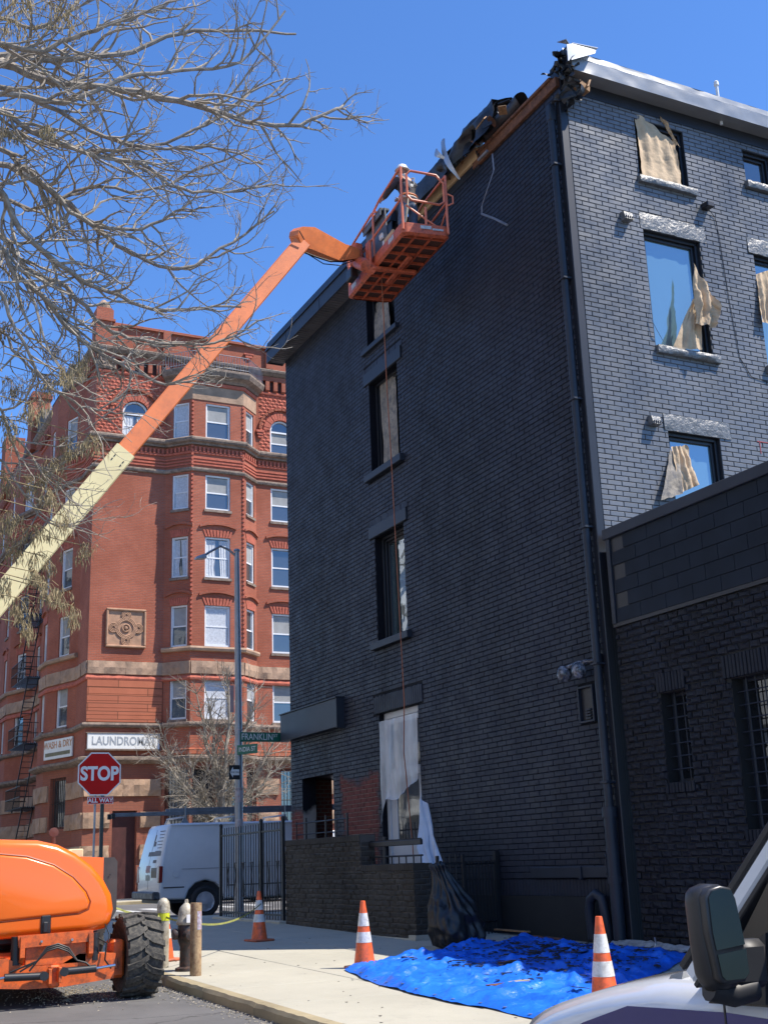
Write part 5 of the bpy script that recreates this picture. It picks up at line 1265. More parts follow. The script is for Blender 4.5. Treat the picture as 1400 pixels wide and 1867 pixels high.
for k in range(5):
    u = .0 + k * .24; q = fn(min(.999, u + .01), .004); m.tube([Vector(q) + Vector((0, 0, .005)), Vector(q) + Vector((-.05, -.04, .02)), Vector(q) + Vector((-.08, -.12, .005)), Vector(q) + Vector((-.05, -.25, .004))], .008, 5)
    break
eye = MB()
for k in range(14):
    for (u, v) in ((k / 13 * .97 + .015, .012), (k / 13 * .97 + .015, .988)):
        q = Vector(fn(u, v)); eye.lathe([(.018, 0), (.022, .006), (.012, .008), (.010, 0)], q + Vector((0, 0, .003)), 10)
o = eye.build('eyelet', M['zinc']); o.parent = bpy.data.objects['tarpaulin']; o['kind'] = 'stuff'
# debris that fell on it: pieces of black felt, chips, a few boards
dr = random.Random(3); felt = MB(); 
for k in range(850):
    u = dr.betavariate(2.6, 2.4); v = min(.98, dr.betavariate(3.6, 1.9)); 
    q = Vector(fn(u, v)); a = dr.uniform(0, 2 * pi); L = dr.uniform(.02, .11) * (2.6 if dr.random() < .08 else 1); w = L * dr.uniform(.15, .5)
    d = Vector((cos(a), sin(a) , dr.uniform(-.06, .12))).normalized(); e_ = Vector((-sin(a), cos(a), dr.uniform(-.12, .12))).normalized()
    pts = [q + d * (L * x) + e_ * (w * y_) + Vector((0, 0, .012 + dr.uniform(0, .01))) for x, y_ in ((-.5, -.3), (-.1, -.55), (.45, -.4), (.55, .2), (.1, .5), (-.45, .4))]
    felt.prism(pts, (0, 0, .006))
o = felt.build('roofing_debris', M['membrane']); o['kind'] = 'stuff'; tag(o, 'black scraps of torn roofing felt scattered over the blue tarpaulin', 'debris')
bd = ['weathered board lying across the lit fold of the blue tarpaulin', 'short dark plank near the middle of the blue tarpaulin', 'brown board at the back edge of the tarpaulin against the wall', 'broken brown plank beside the back corner of the tarpaulin', 'grey splintered board left of the nearest traffic cone']
for k, (px, py, px2, py2, mt) in enumerate(((895, 1812, 945, 1806, 'oldwood'), (920, 1768, 960, 1760, 'oldwood'), (965, 1716, 1020, 1722, 'oldwood'), (900, 1703, 960, 1708, 'wood'), (935, 1806, 985, 1798, 'ply'))):
    a, b = hg(px, py), hg(px2, py2); a.z += .06; b.z += .06; m = MB(); m.frame(a, b - a, (Vector((-(b - a).y, (b - a).x, 0))).normalized() * .09, (0, 0, .025), .004); o = m.build('board', M[mt] if k != 4 else simple('grey_plank', (.3, .27, .22), .8)); tag(o, bd[k], 'board')
# white plastic strip along the foot of the wall
m = MB(); w0, w1 = hg(1100, 1722), hg(1255, 1748)
def fn2(u, v):
    p = Vector((11.36 - .35 * v - .1 * noise.noise(Vector((u * 9, 0, 0))), 15.3 - 3.4 * u, 0)); p.z = gz(p.y) + KH + .02 + .06 * abs(noise.noise(Vector((u * 14, v * 3, 2)))) + .05 * (1 - v); return p
m.grid(fn2, 60, 6); o = m.build('plastic_strip', simple('dirty_white_plastic', (.45, .43, .40), .6, dirt=(.12, .11, .10)), None, smooth='all', fixn=False); tag(o, 'strip of dirty white plastic sheeting along the foot of the dark wall', 'plastic sheet')
m = MB(); p = hg(1190, 1738); m.tube([p + Vector((-.25, .2, .03)), p + Vector((-.1, .1, .06)), p + Vector((.02, 0, .04)), p + Vector((.06, 0, .12)), p + Vector((.05, 0, .2))], .012, 6); tag(m.build('bent_wire', M['zinc']), 'short bent wire sticking up from the plastic at the foot of the wall', 'wire')

# masking paper on the windows
def paper_sheet(name, label, fnp, mat='paper', nu=24, nv=28, grp='torn masking paper on the windows'):
    m = MB(); m.grid(fnp, nu, nv); o = m.build(name, M[mat], None, smooth='all', fixn=False); tag(o, label, 'masking paper', grp); return o
def side(px, py, out=0.): return hy(px, py, YC - out)
def quadsheet(c, amp, seed, wall='side', folds=(9, 4), curl=0.):
    """c = four pixel corners with their distance in front of the wall: bottom-left, bottom-right, top-right, top-left"""
    W_ = [(hy(x, y, YC - d) if wall == 'side' else hx(x, y, XF - d)) for x, y, d in c]
    n = Vector((0, -1, 0)) if wall == 'side' else Vector((-1, 0, 0))
    def f(u, v):
        p = (W_[0].lerp(W_[1], u)).lerp(W_[3].lerp(W_[2], u), v)
        w = noise.noise(Vector((u * folds[0] * .5, v * folds[1] * .5, seed))) + .45 * abs(noise.noise(Vector((u * folds[0] * 1.6, v * folds[1] * 1.6, seed + 5)))) + .25 * sin(u * folds[0] * 2.5 + v * 3 + seed)
        e = noise.noise(Vector((u * 5, v * 5, seed + 9))) * .03
        return p + n * (amp * w + curl * max(0, u - .6) ** 2 * v) + Vector((e if wall == 'side' else 0, 0 if wall == 'side' else e, e))
    return f
paper_sheet('masking_paper', 'torn tan masking paper covering most of the top side window', quadsheet([(1170, 322, .05), (1243, 340, .08), (1230, 262, .05), (1156, 202, .0)], .05, 1))
paper_sheet('masking_paper', 'narrow curled strip of tan paper hanging at the upper right of the top side window', quadsheet([(1228, 262, .1), (1240, 268, .16), (1212, 222, .1), (1200, 208, .03)], .05, 14, folds=(4, 3)), 'paper', 10, 14)
paper_sheet('masking_paper', 'large triangle of tan paper across the lower half of the tall open side window', quadsheet([(1224, 636, .06), (1280, 638, .14), (1270, 560, .16), (1262, 545, .1)], .05, 3))
paper_sheet('masking_paper', 'loose flap of tan paper blowing out to the right of the tall side window', quadsheet([(1268, 590, .25), (1302, 598, .35), (1312, 560, .45), (1262, 480, .12)], .10, 4, curl=.2, folds=(6, 5)))
paper_sheet('masking_paper', 'hanging tongue of tan paper in the lowest side window above the low roof', quadsheet([(1238, 900, .14), (1272, 884, .1), (1250, 812, .02), (1222, 815, .0)], .06, 6))
paper_sheet('masking_paper', 'dark folded shade of paper at the left of the lowest side window', quadsheet([(1205, 912, .16), (1244, 900, .16), (1240, 850, .08), (1222, 818, .02)], .03, 16, folds=(4, 3)), 'paper_dark')
paper_sheet('masking_paper', 'ragged tan paper at the right picture edge in the second tall side window', quadsheet([(1388, 588, .12), (1420, 590, .14), (1408, 490, .04), (1378, 500, .02)], .06, 8))
def fsheet(c, amp, seed, folds=(8, 4)): return quadsheet(c, amp, seed, 'front', folds)
paper_sheet('masking_paper', 'long brown-grey paper hanging in the second window from the top of the street front', fsheet([(701, 858, -.12), (728, 842, -.12), (720, 682, -.2), (692, 694, -.2)], .025, 2), 'paper_dark')
paper_sheet('masking_paper', 'grey plastic-like paper in the topmost street window under the platform', fsheet([(684, 620, -.1), (713, 598, -.05), (706, 540, -.2), (682, 558, -.2)], .03, 7), 'paper_dark')
m = MB(); c = [side(1184, 553, .02), side(1186, 580, .05), side(1196, 600, .08), side(1210, 625, .05), side(1223, 640, .02)]; m.tube(c, [.005, .007, .009, .006, .004], 6, flat=.3); tag(m.build('tape_strip', simple('blue_tape', (.25, .42, .62), .5), smooth=True), 'curl of blue masking tape peeling at the left of the tall side window', 'tape')
# red marking sprayed on the side wall
m = MB(); p = hy(1380, 815, YC)
for a, b in (((0, .1), (.55, .1)), ((.05, .1), (.05, -.12)), ((.28, .1), (.24, -.16)), ((.5, .12), (.5, -.1))):
    m.frame((p.x + a[0] - .008, YC - .021, p.z + min(a[1], b[1]) - .006), (abs(b[0] - a[0]) + .014, 0, 0), (0, .003, 0), (0, 0, abs(b[1] - a[1]) + .014))
m.build('red_mark', simple('red_crayon', (.35, .05, .06), .7), BB)
# ------------------------------------------------------------------ boom lift
orng = simple('lift_orange', (.86, .155, .012), .22, var=.04, scale=1.2, coat=.4)
orngm = simple('lift_orange_chassis', (.72, .13, .022), .42, var=.12, scale=4, dirt=(.16, .06, .03), bump=.1)
sun_orange = simple('sun_faded_orange', (.76, .21, .065), .45, var=.1, scale=2, dirt=(.55, .16, .06))
plat_o = simple('platform_orange', (.62, .13, .055), .5, var=.15, scale=5, dirt=(.2, .05, .03))
cream = simple('lift_cream', (.72, .62, .33), .38, var=.06, scale=2)
black = simple('black_steel', (.02, .02, .022), .4, var=.3); chrome = simple('chrome_rod', (.6, .6, .62), .12, 1., var=.05)
hose = simple('hose_rubber', (.013, .013, .013), .55); tyrem = simple('tyre_rubber', (.035, .033, .030), .8, var=.35, scale=10, dirt=(.13, .115, .09), bump=.4, bscale=40)
BLF = thing('boom_lift', 'orange and cream boom lift in the street, its arm raised to the roof edge', 'boom lift', (2.9, 16.2, gz(16)))
def rounded(mb, prof, y0, y1, r, n=4, plane='XZ', tumble=None):
    """profile polygon (x,z) extruded from y0 to y1 with rounded rims"""
    N = len(prof); c = Vector((sum(p[0] for p in prof) / N, sum(p[1] for p in prof) / N)); A = sum(prof[i][0] * prof[(i + 1) % N][1] - prof[(i + 1) % N][0] * prof[i][1] for i in range(N)); sg = 1 if A > 0 else -1
    def inset(d):
        out = []
        for i in range(N):
            p = Vector(prof[i]); a = (p - Vector(prof[i - 1])); b = (Vector(prof[(i + 1) % N]) - p); a = a.normalized() if a.length > 1e-9 else b.normalized(); b = b.normalized() if b.length > 1e-9 else a
            na = Vector((-a.y, a.x)) * sg; nb = Vector((-b.y, b.x)) * sg; nn = (na + nb); nn = nn.normalized() if nn.length > 1e-6 else na
            out.append(p + nn * d / max(.5, nn.dot(na)))
        return out
    lay_ = [(y0 + r * (1 - sin(pi / 2 * k / n)), r * (1 - cos(pi / 2 * k / n))) for k in range(n, -1, -1)]
    lay_ = [(y0 + r - r * cos(pi / 2 * k / n), r - r * sin(pi / 2 * k / n)) for k in range(n + 1)] + [(y1 - r + r * sin(pi / 2 * k / n), r - r * cos(pi / 2 * k / n)) for k in range(n + 1)]
    vs = []; fs = []
    ym = (y0 + y1) / 2
    for (y, d) in lay_:
        for p in inset(d):
            yy = y if tumble is None else ym + (y - ym) * tumble(p.x, p.y)
            vs.append((p.x, yy, p.y))
    L = len(lay_)
    for i in range(L - 1):
        for k in range(N): fs.append((i * N + k, i * N + (k + 1) % N, (i + 1) * N + (k + 1) % N, (i + 1) * N + k))
    fs.append(tuple(range(N))[::-1]); fs.append(tuple((L - 1) * N + k for k in range(N)))
    mb.add(vs, fs)
_mark = len(BLF.children)
# turntable cowl: smooth teardrop hood with a pressed panel line
topc = [(0.2, 1.93), (1.2, 1.97), (2.3, 1.975), (2.72, 1.955), (2.95, 1.90), (3.15, 1.80), (3.34, 1.66), (3.48, 1.50), (3.57, 1.34), (3.60, 1.18), (3.57, 1.04), (3.50, .97), (3.3, .935), (2.6, .92), (1.2, .90), (.2, .90)]
m = MB(); rounded(m, topc, 14.28, 15.3, .10, 5); m.build('cowl', orng, BLF, smooth=50)
pan = [(0.4, 1.80), (2.3, 1.815), (2.6, 1.78), (2.9, 1.68), (3.12, 1.54), (3.27, 1.38), (3.32, 1.27), (3.30, 1.19), (3.2, 1.15), (2.3, 1.10), (.4, 1.06)]
m = MB(); m.tube([(x, 14.285, z) for x, z in pan + pan[:1]], .012, 6); m.build('panel_groove', simple('deep_orange_shade_line', (.30, .05, .01), .5), BLF, smooth=True)
m = MB(); rounded(m, [(x * .992 + .02, z * .985 + .02) for x, z in pan], 14.262, 14.34, .03, 3); m.build('cowl_panel', orng, BLF, smooth=50)
m = MB(); m.frame((2.78, 14.26, .95), (.11, 0, 0), (0, .03, 0), (0, 0, .2), .012); m.frame((2.80, 14.24, .96), (.06, 0, 0), (0, .03, 0), (0, 0, .12), .012); m.build('latch', black, BLF)
m = MB(); m.prism([(3.1, 14.95, .98), (3.62, 14.95, 1.0), (3.62, 14.95, 1.75), (2.9, 14.95, 1.80), (2.7, 14.95, 1.6)], (0, .04, 0)); m.build('orange_side_plate', orng, BLF)
m = MB(); m.prism([(3.52, 15.0, .78), (3.60, 15.0, .80), (3.80, 15.0, 1.14), (3.80, 15.0, 1.70), (3.76, 15.0, 1.75), (3.60, 15.0, 1.75), (3.60, 15.0, 1.2), (3.42, 15.0, 1.0)], (0, .9, 0)); m.build('counterweight_plate', simple('dark_grey_plate', (.06, .055, .05), .5), BLF)
m = MB(); m.lathe([(.03, -.03), (.03, 0)], (3.38, 14.94, 1.66), 10, 'Y'); m.tube([(3.34, 14.93, 1.68), (3.42, 14.93, 1.66)], .015, 6); m.lathe([(.009, -.006), (.009, 0)], (3.71, 14.99, 1.55), 8, 'Y'); m.build('bolt', black, BLF)
m = MB(); m.frame((2.9, 15.0, 1.80), (.35, 0, 0), (0, .2, 0), (0, 0, .05), .01); m.frame((3.22, 15.02, 1.76), (.17, 0, 0), (0, .15, 0), (0, 0, .10), .01); m.build('foam_block', simple('pale_foam', (.62, .52, .30), .8), BLF)
m = MB(); m.tube([(3.05, 15.1, 1.75), (3.05, 15.1, 2.0)], .025, 8); m.lathe([(0, -.02), (.055, -.015), (.055, .015), (0, .02)], (3.05, 15.1, 2.06), 14, 'Y'); m.build('beacon', simple('rusty_knob', (.09, .03, .02), .6), BLF, smooth=True)
for _c in list(BLF.children)[_mark:]:
    for _v in _c.data.vertices:
        _w = _v.co + root_off(BLF); _w = Vector((_w.x * 1.035, _w.y * 1.035, 1.6 + (_w.z - 1.6) * 1.035)); _v.co = _w - root_off(BLF)
scf = simple('scuff_marks', (.32, .09, .03), .6, var=.5, scale=30)
for (px_, pz_, w_, h_, mt_) in ((2.05, 1.70, .16, .09, 'w'), (1.5, 1.3, .3, .2, 'w')):
    m = MB(); m.frame((px_ * 1.0, 14.775, pz_), (w_, 0, 0), (0, .004, 0), (0, 0, h_), .001) if 0 else None
# superstructure under and behind
m = MB(); m.frame((.4, 15.0, .82), (3.0, 0, 0), (0, 2.0, 0), (0, 0, .1), .02); m.build('turntable', black, BLF)
m = MB(); m.lathe([(.5, .72), (.5, .86)], (2.6, 16.1, 0), 28); m.build('slew_ring', black, BLF, smooth=30)
m = MB(); m.frame((2.3, 14.9, .42), (1.2, 0, 0), (0, 2.9, 0), (0, 0, .32), .03); m.build('chassis', orngm, BLF)
# front axle and bracket
m = MB(); m.prism([(2.1, 14.66, .42), (2.75, 14.66, .36), (3.15, 14.66, .36), (3.70, 14.66, .41), (3.72, 14.66, .68), (3.3, 14.66, .70), (3.1, 14.66, .60), (2.7, 14.66, .60), (2.5, 14.66, .70), (2.1, 14.66, .66)], (0, .28, 0)); m.build('axle_beam', orngm, BLF)
m = MB(); m.prism([(2.62, 14.60, .80), (3.42, 14.60, .83), (3.44, 14.60, .95), (2.60, 14.60, .93)], (0, .05, 0)); m.frame((2.70, 14.66, .60), (.68, 0, 0), (0, .04, 0), (0, 0, .24), .006); m.build('bracket_plate', orngm, BLF)
for x in (2.63, 3.39): m = MB(); m.prism([(x, 14.58, .70), (x, 14.58, .92), (x, 14.74, .92), (x, 14.74, .58)], (.05, 0, 0)); m.build('bracket_cheek', orngm, BLF)
for x in (2.86, 3.2): m = MB(); m.lathe([(.014, -.012), (.014, 0)], (x, 14.60, .86), 8, 'Y'); m.build('bolt', M['steel'], BLF)
m = MB(); m.frame((2.96, 14.6, .36), (.12, 0, 0), (0, .08, 0), (0, 0, .24), .02); m.lathe([(.028, -.03), (.028, 0)], (3.02, 14.6, .55), 10, 'Y'); m.build('pivot_block', orngm, BLF)
def cyl(x0, x1, xr, z, zr):
    m = MB(); m.tube([(x0, 14.52, z), (x1, 14.52, z + .01)], .042, 14); m.lathe([(.05, -.05), (.05, .05)], (x0, 14.52, z), 12, 'Y'); c = m.build('steering_cylinder', black, BLF, smooth=30)
    m = MB(); m.tube([(x1, 14.52, z + .01), (xr, 14.52, zr)], .016, 10); m.build('rod', chrome, c, smooth=True)
cyl(3.10, 3.46, 3.68, .53, .56); cyl(2.88, 2.46, 1.9, .50, .47)
for (x, z) in ((2.93, .46), (3.04, .47)): m = MB(); m.frame((x, 14.48, z - .05), (.035, 0, 0), (0, .1, 0), (0, 0, .16), .005); m.build('clevis', orngm, BLF)
for k in range(3):
    m = MB(); a = .02 * k; m.tube([(2.72 - .2 * k * .5, 14.5 + a, .56), (2.80, 14.5, .66), (2.90, 14.49, .76 + a), (3.02, 14.49, .79 + a), (3.14, 14.49, .74 + a), (3.24, 14.5, .64), (3.34, 14.5, .61), (3.40, 14.5, .56)], .011, 6); m.build('hose', hose, BLF, smooth=True)
for x in (2.60, 3.48): m = MB(); m.tube([(x, 14.7, .62), (x, 14.7, .92)], .055, 14); m.tube([(x, 14.7, .50), (x, 14.7, .62)], .03, 10); m.build('axle_cylinder', black, BLF, smooth=30)
m = MB(); m.tube([(3.5, 14.6, .86), (3.6, 14.62, .80), (3.58, 14.6, .62), (3.66, 14.62, .52)], .010, 6); m.tube([(3.62, 14.8, 1.0), (3.66, 14.75, .88), (3.64, 14.7, .8)], .006, 6); m.build('hose', hose, BLF, smooth=True)
def knuckle(x, y):
    m = MB(); m.frame((x - .14, y - .16, .40), (.16, 0, 0), (0, .3, 0), (0, 0, .42), .03); m.frame((x - .17, y - .2, .5), (.1, 0, 0), (0, .1, 0), (0, 0, .12), .01); m.build('wheel_knuckle', orngm, BLF)
knuckle(3.84, 14.95); knuckle(1.98, 14.95)
def big_tyre(cx_, cy_, r=.475, w=.42, par=BLF, tread=True, z0=None):
    z0 = gz(cy_) if z0 is None else z0; m = MB(); h = w / 2
    m.lathe([(r * .55, -h * .8), (r * .72, -h), (r * .86, -h * 1.02), (r * .93, -h * .9), (r * .945, 0), (r * .93, h * .9), (r * .86, h * 1.02), (r * .72, h), (r * .55, h * .8)], (cx_, cy_, z0 + r), 40, 'X'); t = m.build('tyre', tyrem, par, smooth=30)
    for s in (-1, 1):
        m = MB()
        for k in range(17):
            a = 2 * pi * (k + .5 * (s > 0)) / 17
            def pt(ang, x, rr): return Vector((cx_ + x, cy_ + rr * sin(ang), z0 + r + rr * cos(ang)))
            x1, x2, x3 = s * h * 1.04, s * h * .35, -s * h * .12
            q = [(x1, a + .0), (x2, a + .0 + .10), (x3, a + .26)]; wd = .085
            for (xa, aa), (xb, ab) in zip(q, q[1:]):
                low = [pt(aa - wd, xa, r * .90), pt(aa + wd, xa, r * .90), pt(ab + wd, xb, r * .92), pt(ab - wd, xb, r * .92)]
                hi = [pt(aa - wd * .8, xa, r * (.975 if abs(xa) > h else 1.0)), pt(aa + wd * .8, xa, r * (.975 if abs(xa) > h else 1.0)), pt(ab + wd * .8, xb, r), pt(ab - wd * .8, xb, r)]
                m.add(low + hi, [(4, 5, 6, 7), (0, 1, 5, 4), (1, 2, 6, 5), (2, 3, 7, 6), (3, 0, 4, 7)])
        m.build('tread_lugs', tyrem, t, kind='stuff')
    m = MB(); m.lathe([(r * .56, -h * .7), (r * .5, -h * .35), (.12, -h * .3), (.1, -h * .75), (0, -h * .75)], (cx_, cy_, z0 + r), 24, 'X'); m.lathe([(r * .56, h * .7), (r * .5, h * .35), (.12, h * .3), (.1, h * .75), (0, h * .75)], (cx_, cy_, z0 + r), 24, 'X'); m.build('rim', orngm, t, smooth=30)
big_tyre(4.05, 14.98); big_tyre(1.75, 14.98); big_tyre(4.05, 17.9); big_tyre(1.75, 17.9)
m = MB(); m.frame((2.0, 17.6, .5), (2.0, 0, 0), (0, .3, 0), (0, 0, .25), .02); m.build('rear_axle', orngm, BLF)
# boom
E1 = at(560, 432, 23.7); P0 = at(-330, 1481, 17.2)
D = (E1 - P0).normalized(); LB = (E1 - P0).length
SDv = D.cross(Vector((0, 0, 1))).normalized(); UPv = SDv.cross(D).normalized()
def boxbeam(a, b, w, h, mat, name, par=BLF, w2=None, h2=None, bev=.02):
    d = (b - a).normalized(); s = d.cross(Vector((0, 0, 1))).normalized(); u = s.cross(d)
    m = MB(); w2 = w2 or w; h2 = h2 or h
    def ring(c, w, h):
        o = []
        for sx, sz in ((-1, -1), (1, -1), (1, 1), (-1, 1)):
            for q in ((0, 1), (1, 0)) if sx * sz > 0 else ((1, 0), (0, 1)): o.append(c + s * sx * (w / 2 - q[0] * bev) + u * sz * (h / 2 - q[1] * bev))
        return o
    m.add(ring(a, w, h) + ring(b, w2, h2), [(k, (k + 1) % 8, 8 + (k + 1) % 8, 8 + k) for k in range(8)] + [tuple(range(8))[::-1], tuple(range(8, 16))])
    return m.build(name, mat, par)
# where the cream section ends
best = min(range(400), key=lambda k: abs(proj(P0 + D * LB * k / 400)[0] - 226)); SE = P0 + D * LB * best / 400
boxbeam(P0, SE, .31, .38, cream, 'base_boom'); boxbeam(SE - D * 1.0, P0.lerp(E1, .985), .265, .32, sun_orange, 'fly_boom')
m = MB()
for dx in (-.30, -.22):
    for dz in (-.09, .09):
        c = SE + D * dx * 1.0 - SDv * 0 + UPv * dz
        for s in (-1, 1): m.frame(c + SDv * (s * .157) - D * .02 - UPv * .012, D * .045, UPv * .02, SDv * s * .004)
m.build('boom_slot', black, BLF)
bf = P0.lerp(E1, .80); m = MB(); m.frame(bf - SDv * .16 + UPv * .1, SDv * .02, D * .1, UPv * .06); m.lathe([(.03, 0), (.03, .02)], bf - SDv * .15, 8, 'Y'); m.build('boom_fitting', plat_o, BLF)
# elbow knuckle and jib
J1 = at(650, 466, 24.75); jd = (J1 - E1).normalized()
def facing_prism(pxs, d, w, mat, name):
    m = MB(); pts = [at(x, y, d + (x - 548) * .0105) for x, y in pxs]; n = (pts[1] - pts[0]).cross(pts[2] - pts[0]).normalized(); m.prism([p - n * w / 2 for p in pts], n * w); return m.build(name, mat, BLF)
facing_prism([(535, 430), (537, 421), (544, 415), (566, 416), (622, 447), (640, 452), (648, 458), (648, 472), (612, 477), (604, 474), (560, 456), (549, 453), (541, 445)], 23.6, .26, sun_orange, 'jib')
m = MB(); a, b = at(546, 421, 23.35), at(555, 437, 23.4); m.tube([a, b], .012, 6); m.build('pin_slot', black, BLF)
m = MB(); m.tube([at(552, 459, 23.5), at(575, 468, 23.7), at(600, 476, 24), at(625, 477, 24.3), at(645, 472, 24.6)], .018, 6); m.tube([at(556, 460, 23.6), at(590, 481, 24), at(620, 484, 24.2), at(648, 474, 24.6)], .010, 6); m.build('hose', hose, BLF, smooth=True)
# platform
PA, PB_, PC, PD = Vector((9.71, 18.06, 13)), Vector((10.66, 17.89, 13)), Vector((10.85, 20.87, 13)), Vector((9.93, 21.06, 13))
ex = (PB_ - PA).normalized(); ey = (PD - PA).normalized(); PW, PL = (PB_ - PA).length, (PD - PA).length
PP = lambda a, b, z: PA + ex * a + ey * b + Vector((0, 0, z))
def rr_ring(i, z, r=.12, n=4):
    out = []
    for cx_, cy_, a0 in ((PW - i - r, i + r, -pi / 2), (PW - i - r, PL - i - r, 0), (i + r, PL - i - r, pi / 2), (i + r, i + r, pi)):
        for k in range(n + 1): a = a0 + pi / 2 * k / n; out.append(PP(cx_ + r * cos(a), cy_ + r * sin(a), z))
    return out
m = MB(); a, b, c_, d_ = rr_ring(0, .04), rr_ring(0, .24), rr_ring(.03, .24), rr_ring(.03, .04); N = len(a); e0 = rr_ring(.06, 0); 
vs = a + b + c_ + d_ + e0; fs = []
for k in range(N):
    k2 = (k + 1) % N
    fs += [(k, k2, N + k2, N + k), (N + k, N + k2, 2 * N + k2, 2 * N + k), (2 * N + k, 2 * N + k2, 3 * N + k2, 3 * N + k), (k, k2, 4 * N + k2, 4 * N + k)]
m.add(vs, fs); TB = m.build('toe_board', plat_o, BLF, smooth=40)
m = MB(); f_ = rr_ring(.03, .06); m.add(f_, [tuple(range(N))]); m.add(rr_ring(.03, .075), [tuple(range(N))]); m.build('floor_mesh', simple('dark_mesh_floor', (.10, .04, .028), .7, var=.6, scale=30, dirt=(.02, .015, .012)), BLF, fixn=False)
for k in range(9): m = MB(); y = .16 + k * (PL - .3) / 8; m.frame(PP(.04, y, .01), ex * (PW - .08), ey * .035, (0, 0, .05)); m.build('floor_rib', plat_o, BLF)
for x in (.3, .62): m = MB(); m.frame(PP(x, .05, .015), ex * .03, ey * (PL - .1), (0, 0, .04)); m.build('floor_bearer', plat_o, BLF)
m = MB(); m.frame(PP(-.05, PL * .46, -.07), ex * (PW * .95), ey * .12, (0, 0, .08), .015); m.frame(PP(.45, PL * .28, -.05), ex * .1, ey * 1.2, (0, 0, .06), .01); m.build('support_beam', plat_o, BLF)
# rotator between jib and platform
q1 = PP(-.02, PL * .5, -.02); m = MB(); m.tube([J1 + Vector((0, 0, .1)), J1 + Vector((.05, 0, -.15)), q1 + Vector((-.12, 0, .05)), q1 + Vector((.05, 0, -.02))], [.13, .14, .14, .10], 12); m.build('rotator', plat_o, BLF, smooth=True)
m = MB(); m.frame(J1 + Vector((-.1, -.16, -.2)), (.18, 0, 0), (0, .32, 0), (0, 0, .42), .03); m.frame(q1 + Vector((-.1, -.1, .0)), (.06, 0, 0), (0, .2, 0), (0, 0, .6), .02); m.build('rotator_bracket', plat_o, BLF)
m = MB(); m.frame(PP(-.22, PL * .72, .12), ex * .16, ey * .3, (0, 0, .24), .02); m.build('control_unit', black, BLF)
rail = simple('rail_orange', (.72, .20, .11), .45, var=.1, scale=6)
def rl(pts, name='guard_rail', r=.024): m = MB(); m.tube([PP(*p) for p in pts], r, 8); m.build(name, rail, BLF, smooth=True)
HT = 1.36; MD = .78
for (x, y, h) in ((.03, .03, HT + .08), (PW - .03, .03, HT), (.03, PL * .5, HT - .12), (PW - .03, PL - .05, 1.0), (.03, PL - .08, 1.0), (PW - .03, PL * .5, HT - .1), (.5, .03, .62)): rl([(x, y, .1), (x, y, h)], 'rail_post', .026)
for x in (.03, PW - .03):
    rl([(x, .03, HT + (.08 if x < .1 else 0)), (x, PL * .38, HT - .02), (x, PL * .5, HT - .12)]); rl([(x, .03, MD), (x, .4, MD - .03), (x, PL * .75, MD - .12), (x, PL - .1, .60)])
    rl([(x, PL * .45, 1.2), (x, PL * .52, 1.26), (x, PL - .15, 1.12), (x, PL - .03, 1.0), (x, PL - .03, .78), (x, PL - .12, .70)])
rl([(.12, -.02, .80), (.12, -.02, HT - .1), (.2, -.03, HT - .02), (PW - .25, -.03, HT - .05), (PW - .1, -.02, HT - .2), (PW - .1, -.02, .76), (PW - .2, -.02, .68), (.2, -.02, .72), (.12, -.02, .80)], 'gate_rail')
rl([(.03, PL - .03, 1.0), (PW - .03, PL - .03, 1.0)]); rl([(.03, PL - .03, .55), (PW - .03, PL - .03, .55)]); rl([(PW - .03, .05, .62), (PW - .03, .6, .2)], r=.018); rl([(.1, .02, .62), (.5, .02, .35), (.85, .02, .14)], r=.018)
rl([(PW - .02, .0, .95), (PW + .08, -.02, .9), (PW + .08, -.02, .75), (PW - .02, .0, .7)], r=.018)
lab = simple('worn_grey_decal', (.45, .46, .46), .5, var=.35, scale=25)
for (o, d, l, h) in ((PP(.36, -.012, .13), ex, .22, .07), (PP(.6, -.012, .12), ex, .22, .04)): m = MB(); m.frame(o, d * l, Vector((0, 0, 1)) * h, d.cross(Vector((0, 0, 1))) * .004); m.build('decal', lab, TB)
for b in (.42, 2.45): m = MB(); m.frame(PP(-.008, b, .09), ey * .26, (0, 0, .11), ex * .004); m.build('decal', lab, TB)
# load in the platform
gb = simple('grey_cladding_offcuts', (.10, .115, .13), .45, var=.2)
LD = thing('cladding_offcuts', 'stack of dark grey cladding boards standing in the lift platform beside the worker', 'boards', PP(.3, 1.9, .1))
for k, (b0, b1, zt, t) in enumerate(((1.05, 2.1, 1.12, 0), (1.15, 2.0, .98, .06), (1.4, 2.15, .8, .12))):
    m = MB(); a = PP(.14 + t, b0, .09); m.frame(a, ey * (b1 - b0), ex * .03, Vector((0, 0, zt)) + ey * .12, .004); m.build('board', gb, LD)
m = MB(); m.frame(PP(.06, 1.2, 1.16), ey * 1.0, ex * .2, (0, 0, .06), .01); m.frame(PP(.06, 1.2, 1.05), ey * .95, ex * .03, (0, 0, .13), .004); m.build('top_board', gb, LD)
LD2 = thing('timber_offcuts', 'pale plywood piece and white foam scraps at the feet of the worker', 'timber', PP(.2, 1, .1))
m = MB(); m.frame(PP(.08, .65, .1), ey * .45, ex * .04, (0, 0, .34), .005); m.build('plywood_piece', M['ply'], LD2)
m = MB(); m.frame(PP(.1, 1.1, .1), ey * .2, ex * .1, (.02, 0, .42), .03); m.frame(PP(.09, 1.22, .55), ey * .16, ex * .06, (0, .02, .14), .02); m.build('foam_scrap', M['white'], LD2)

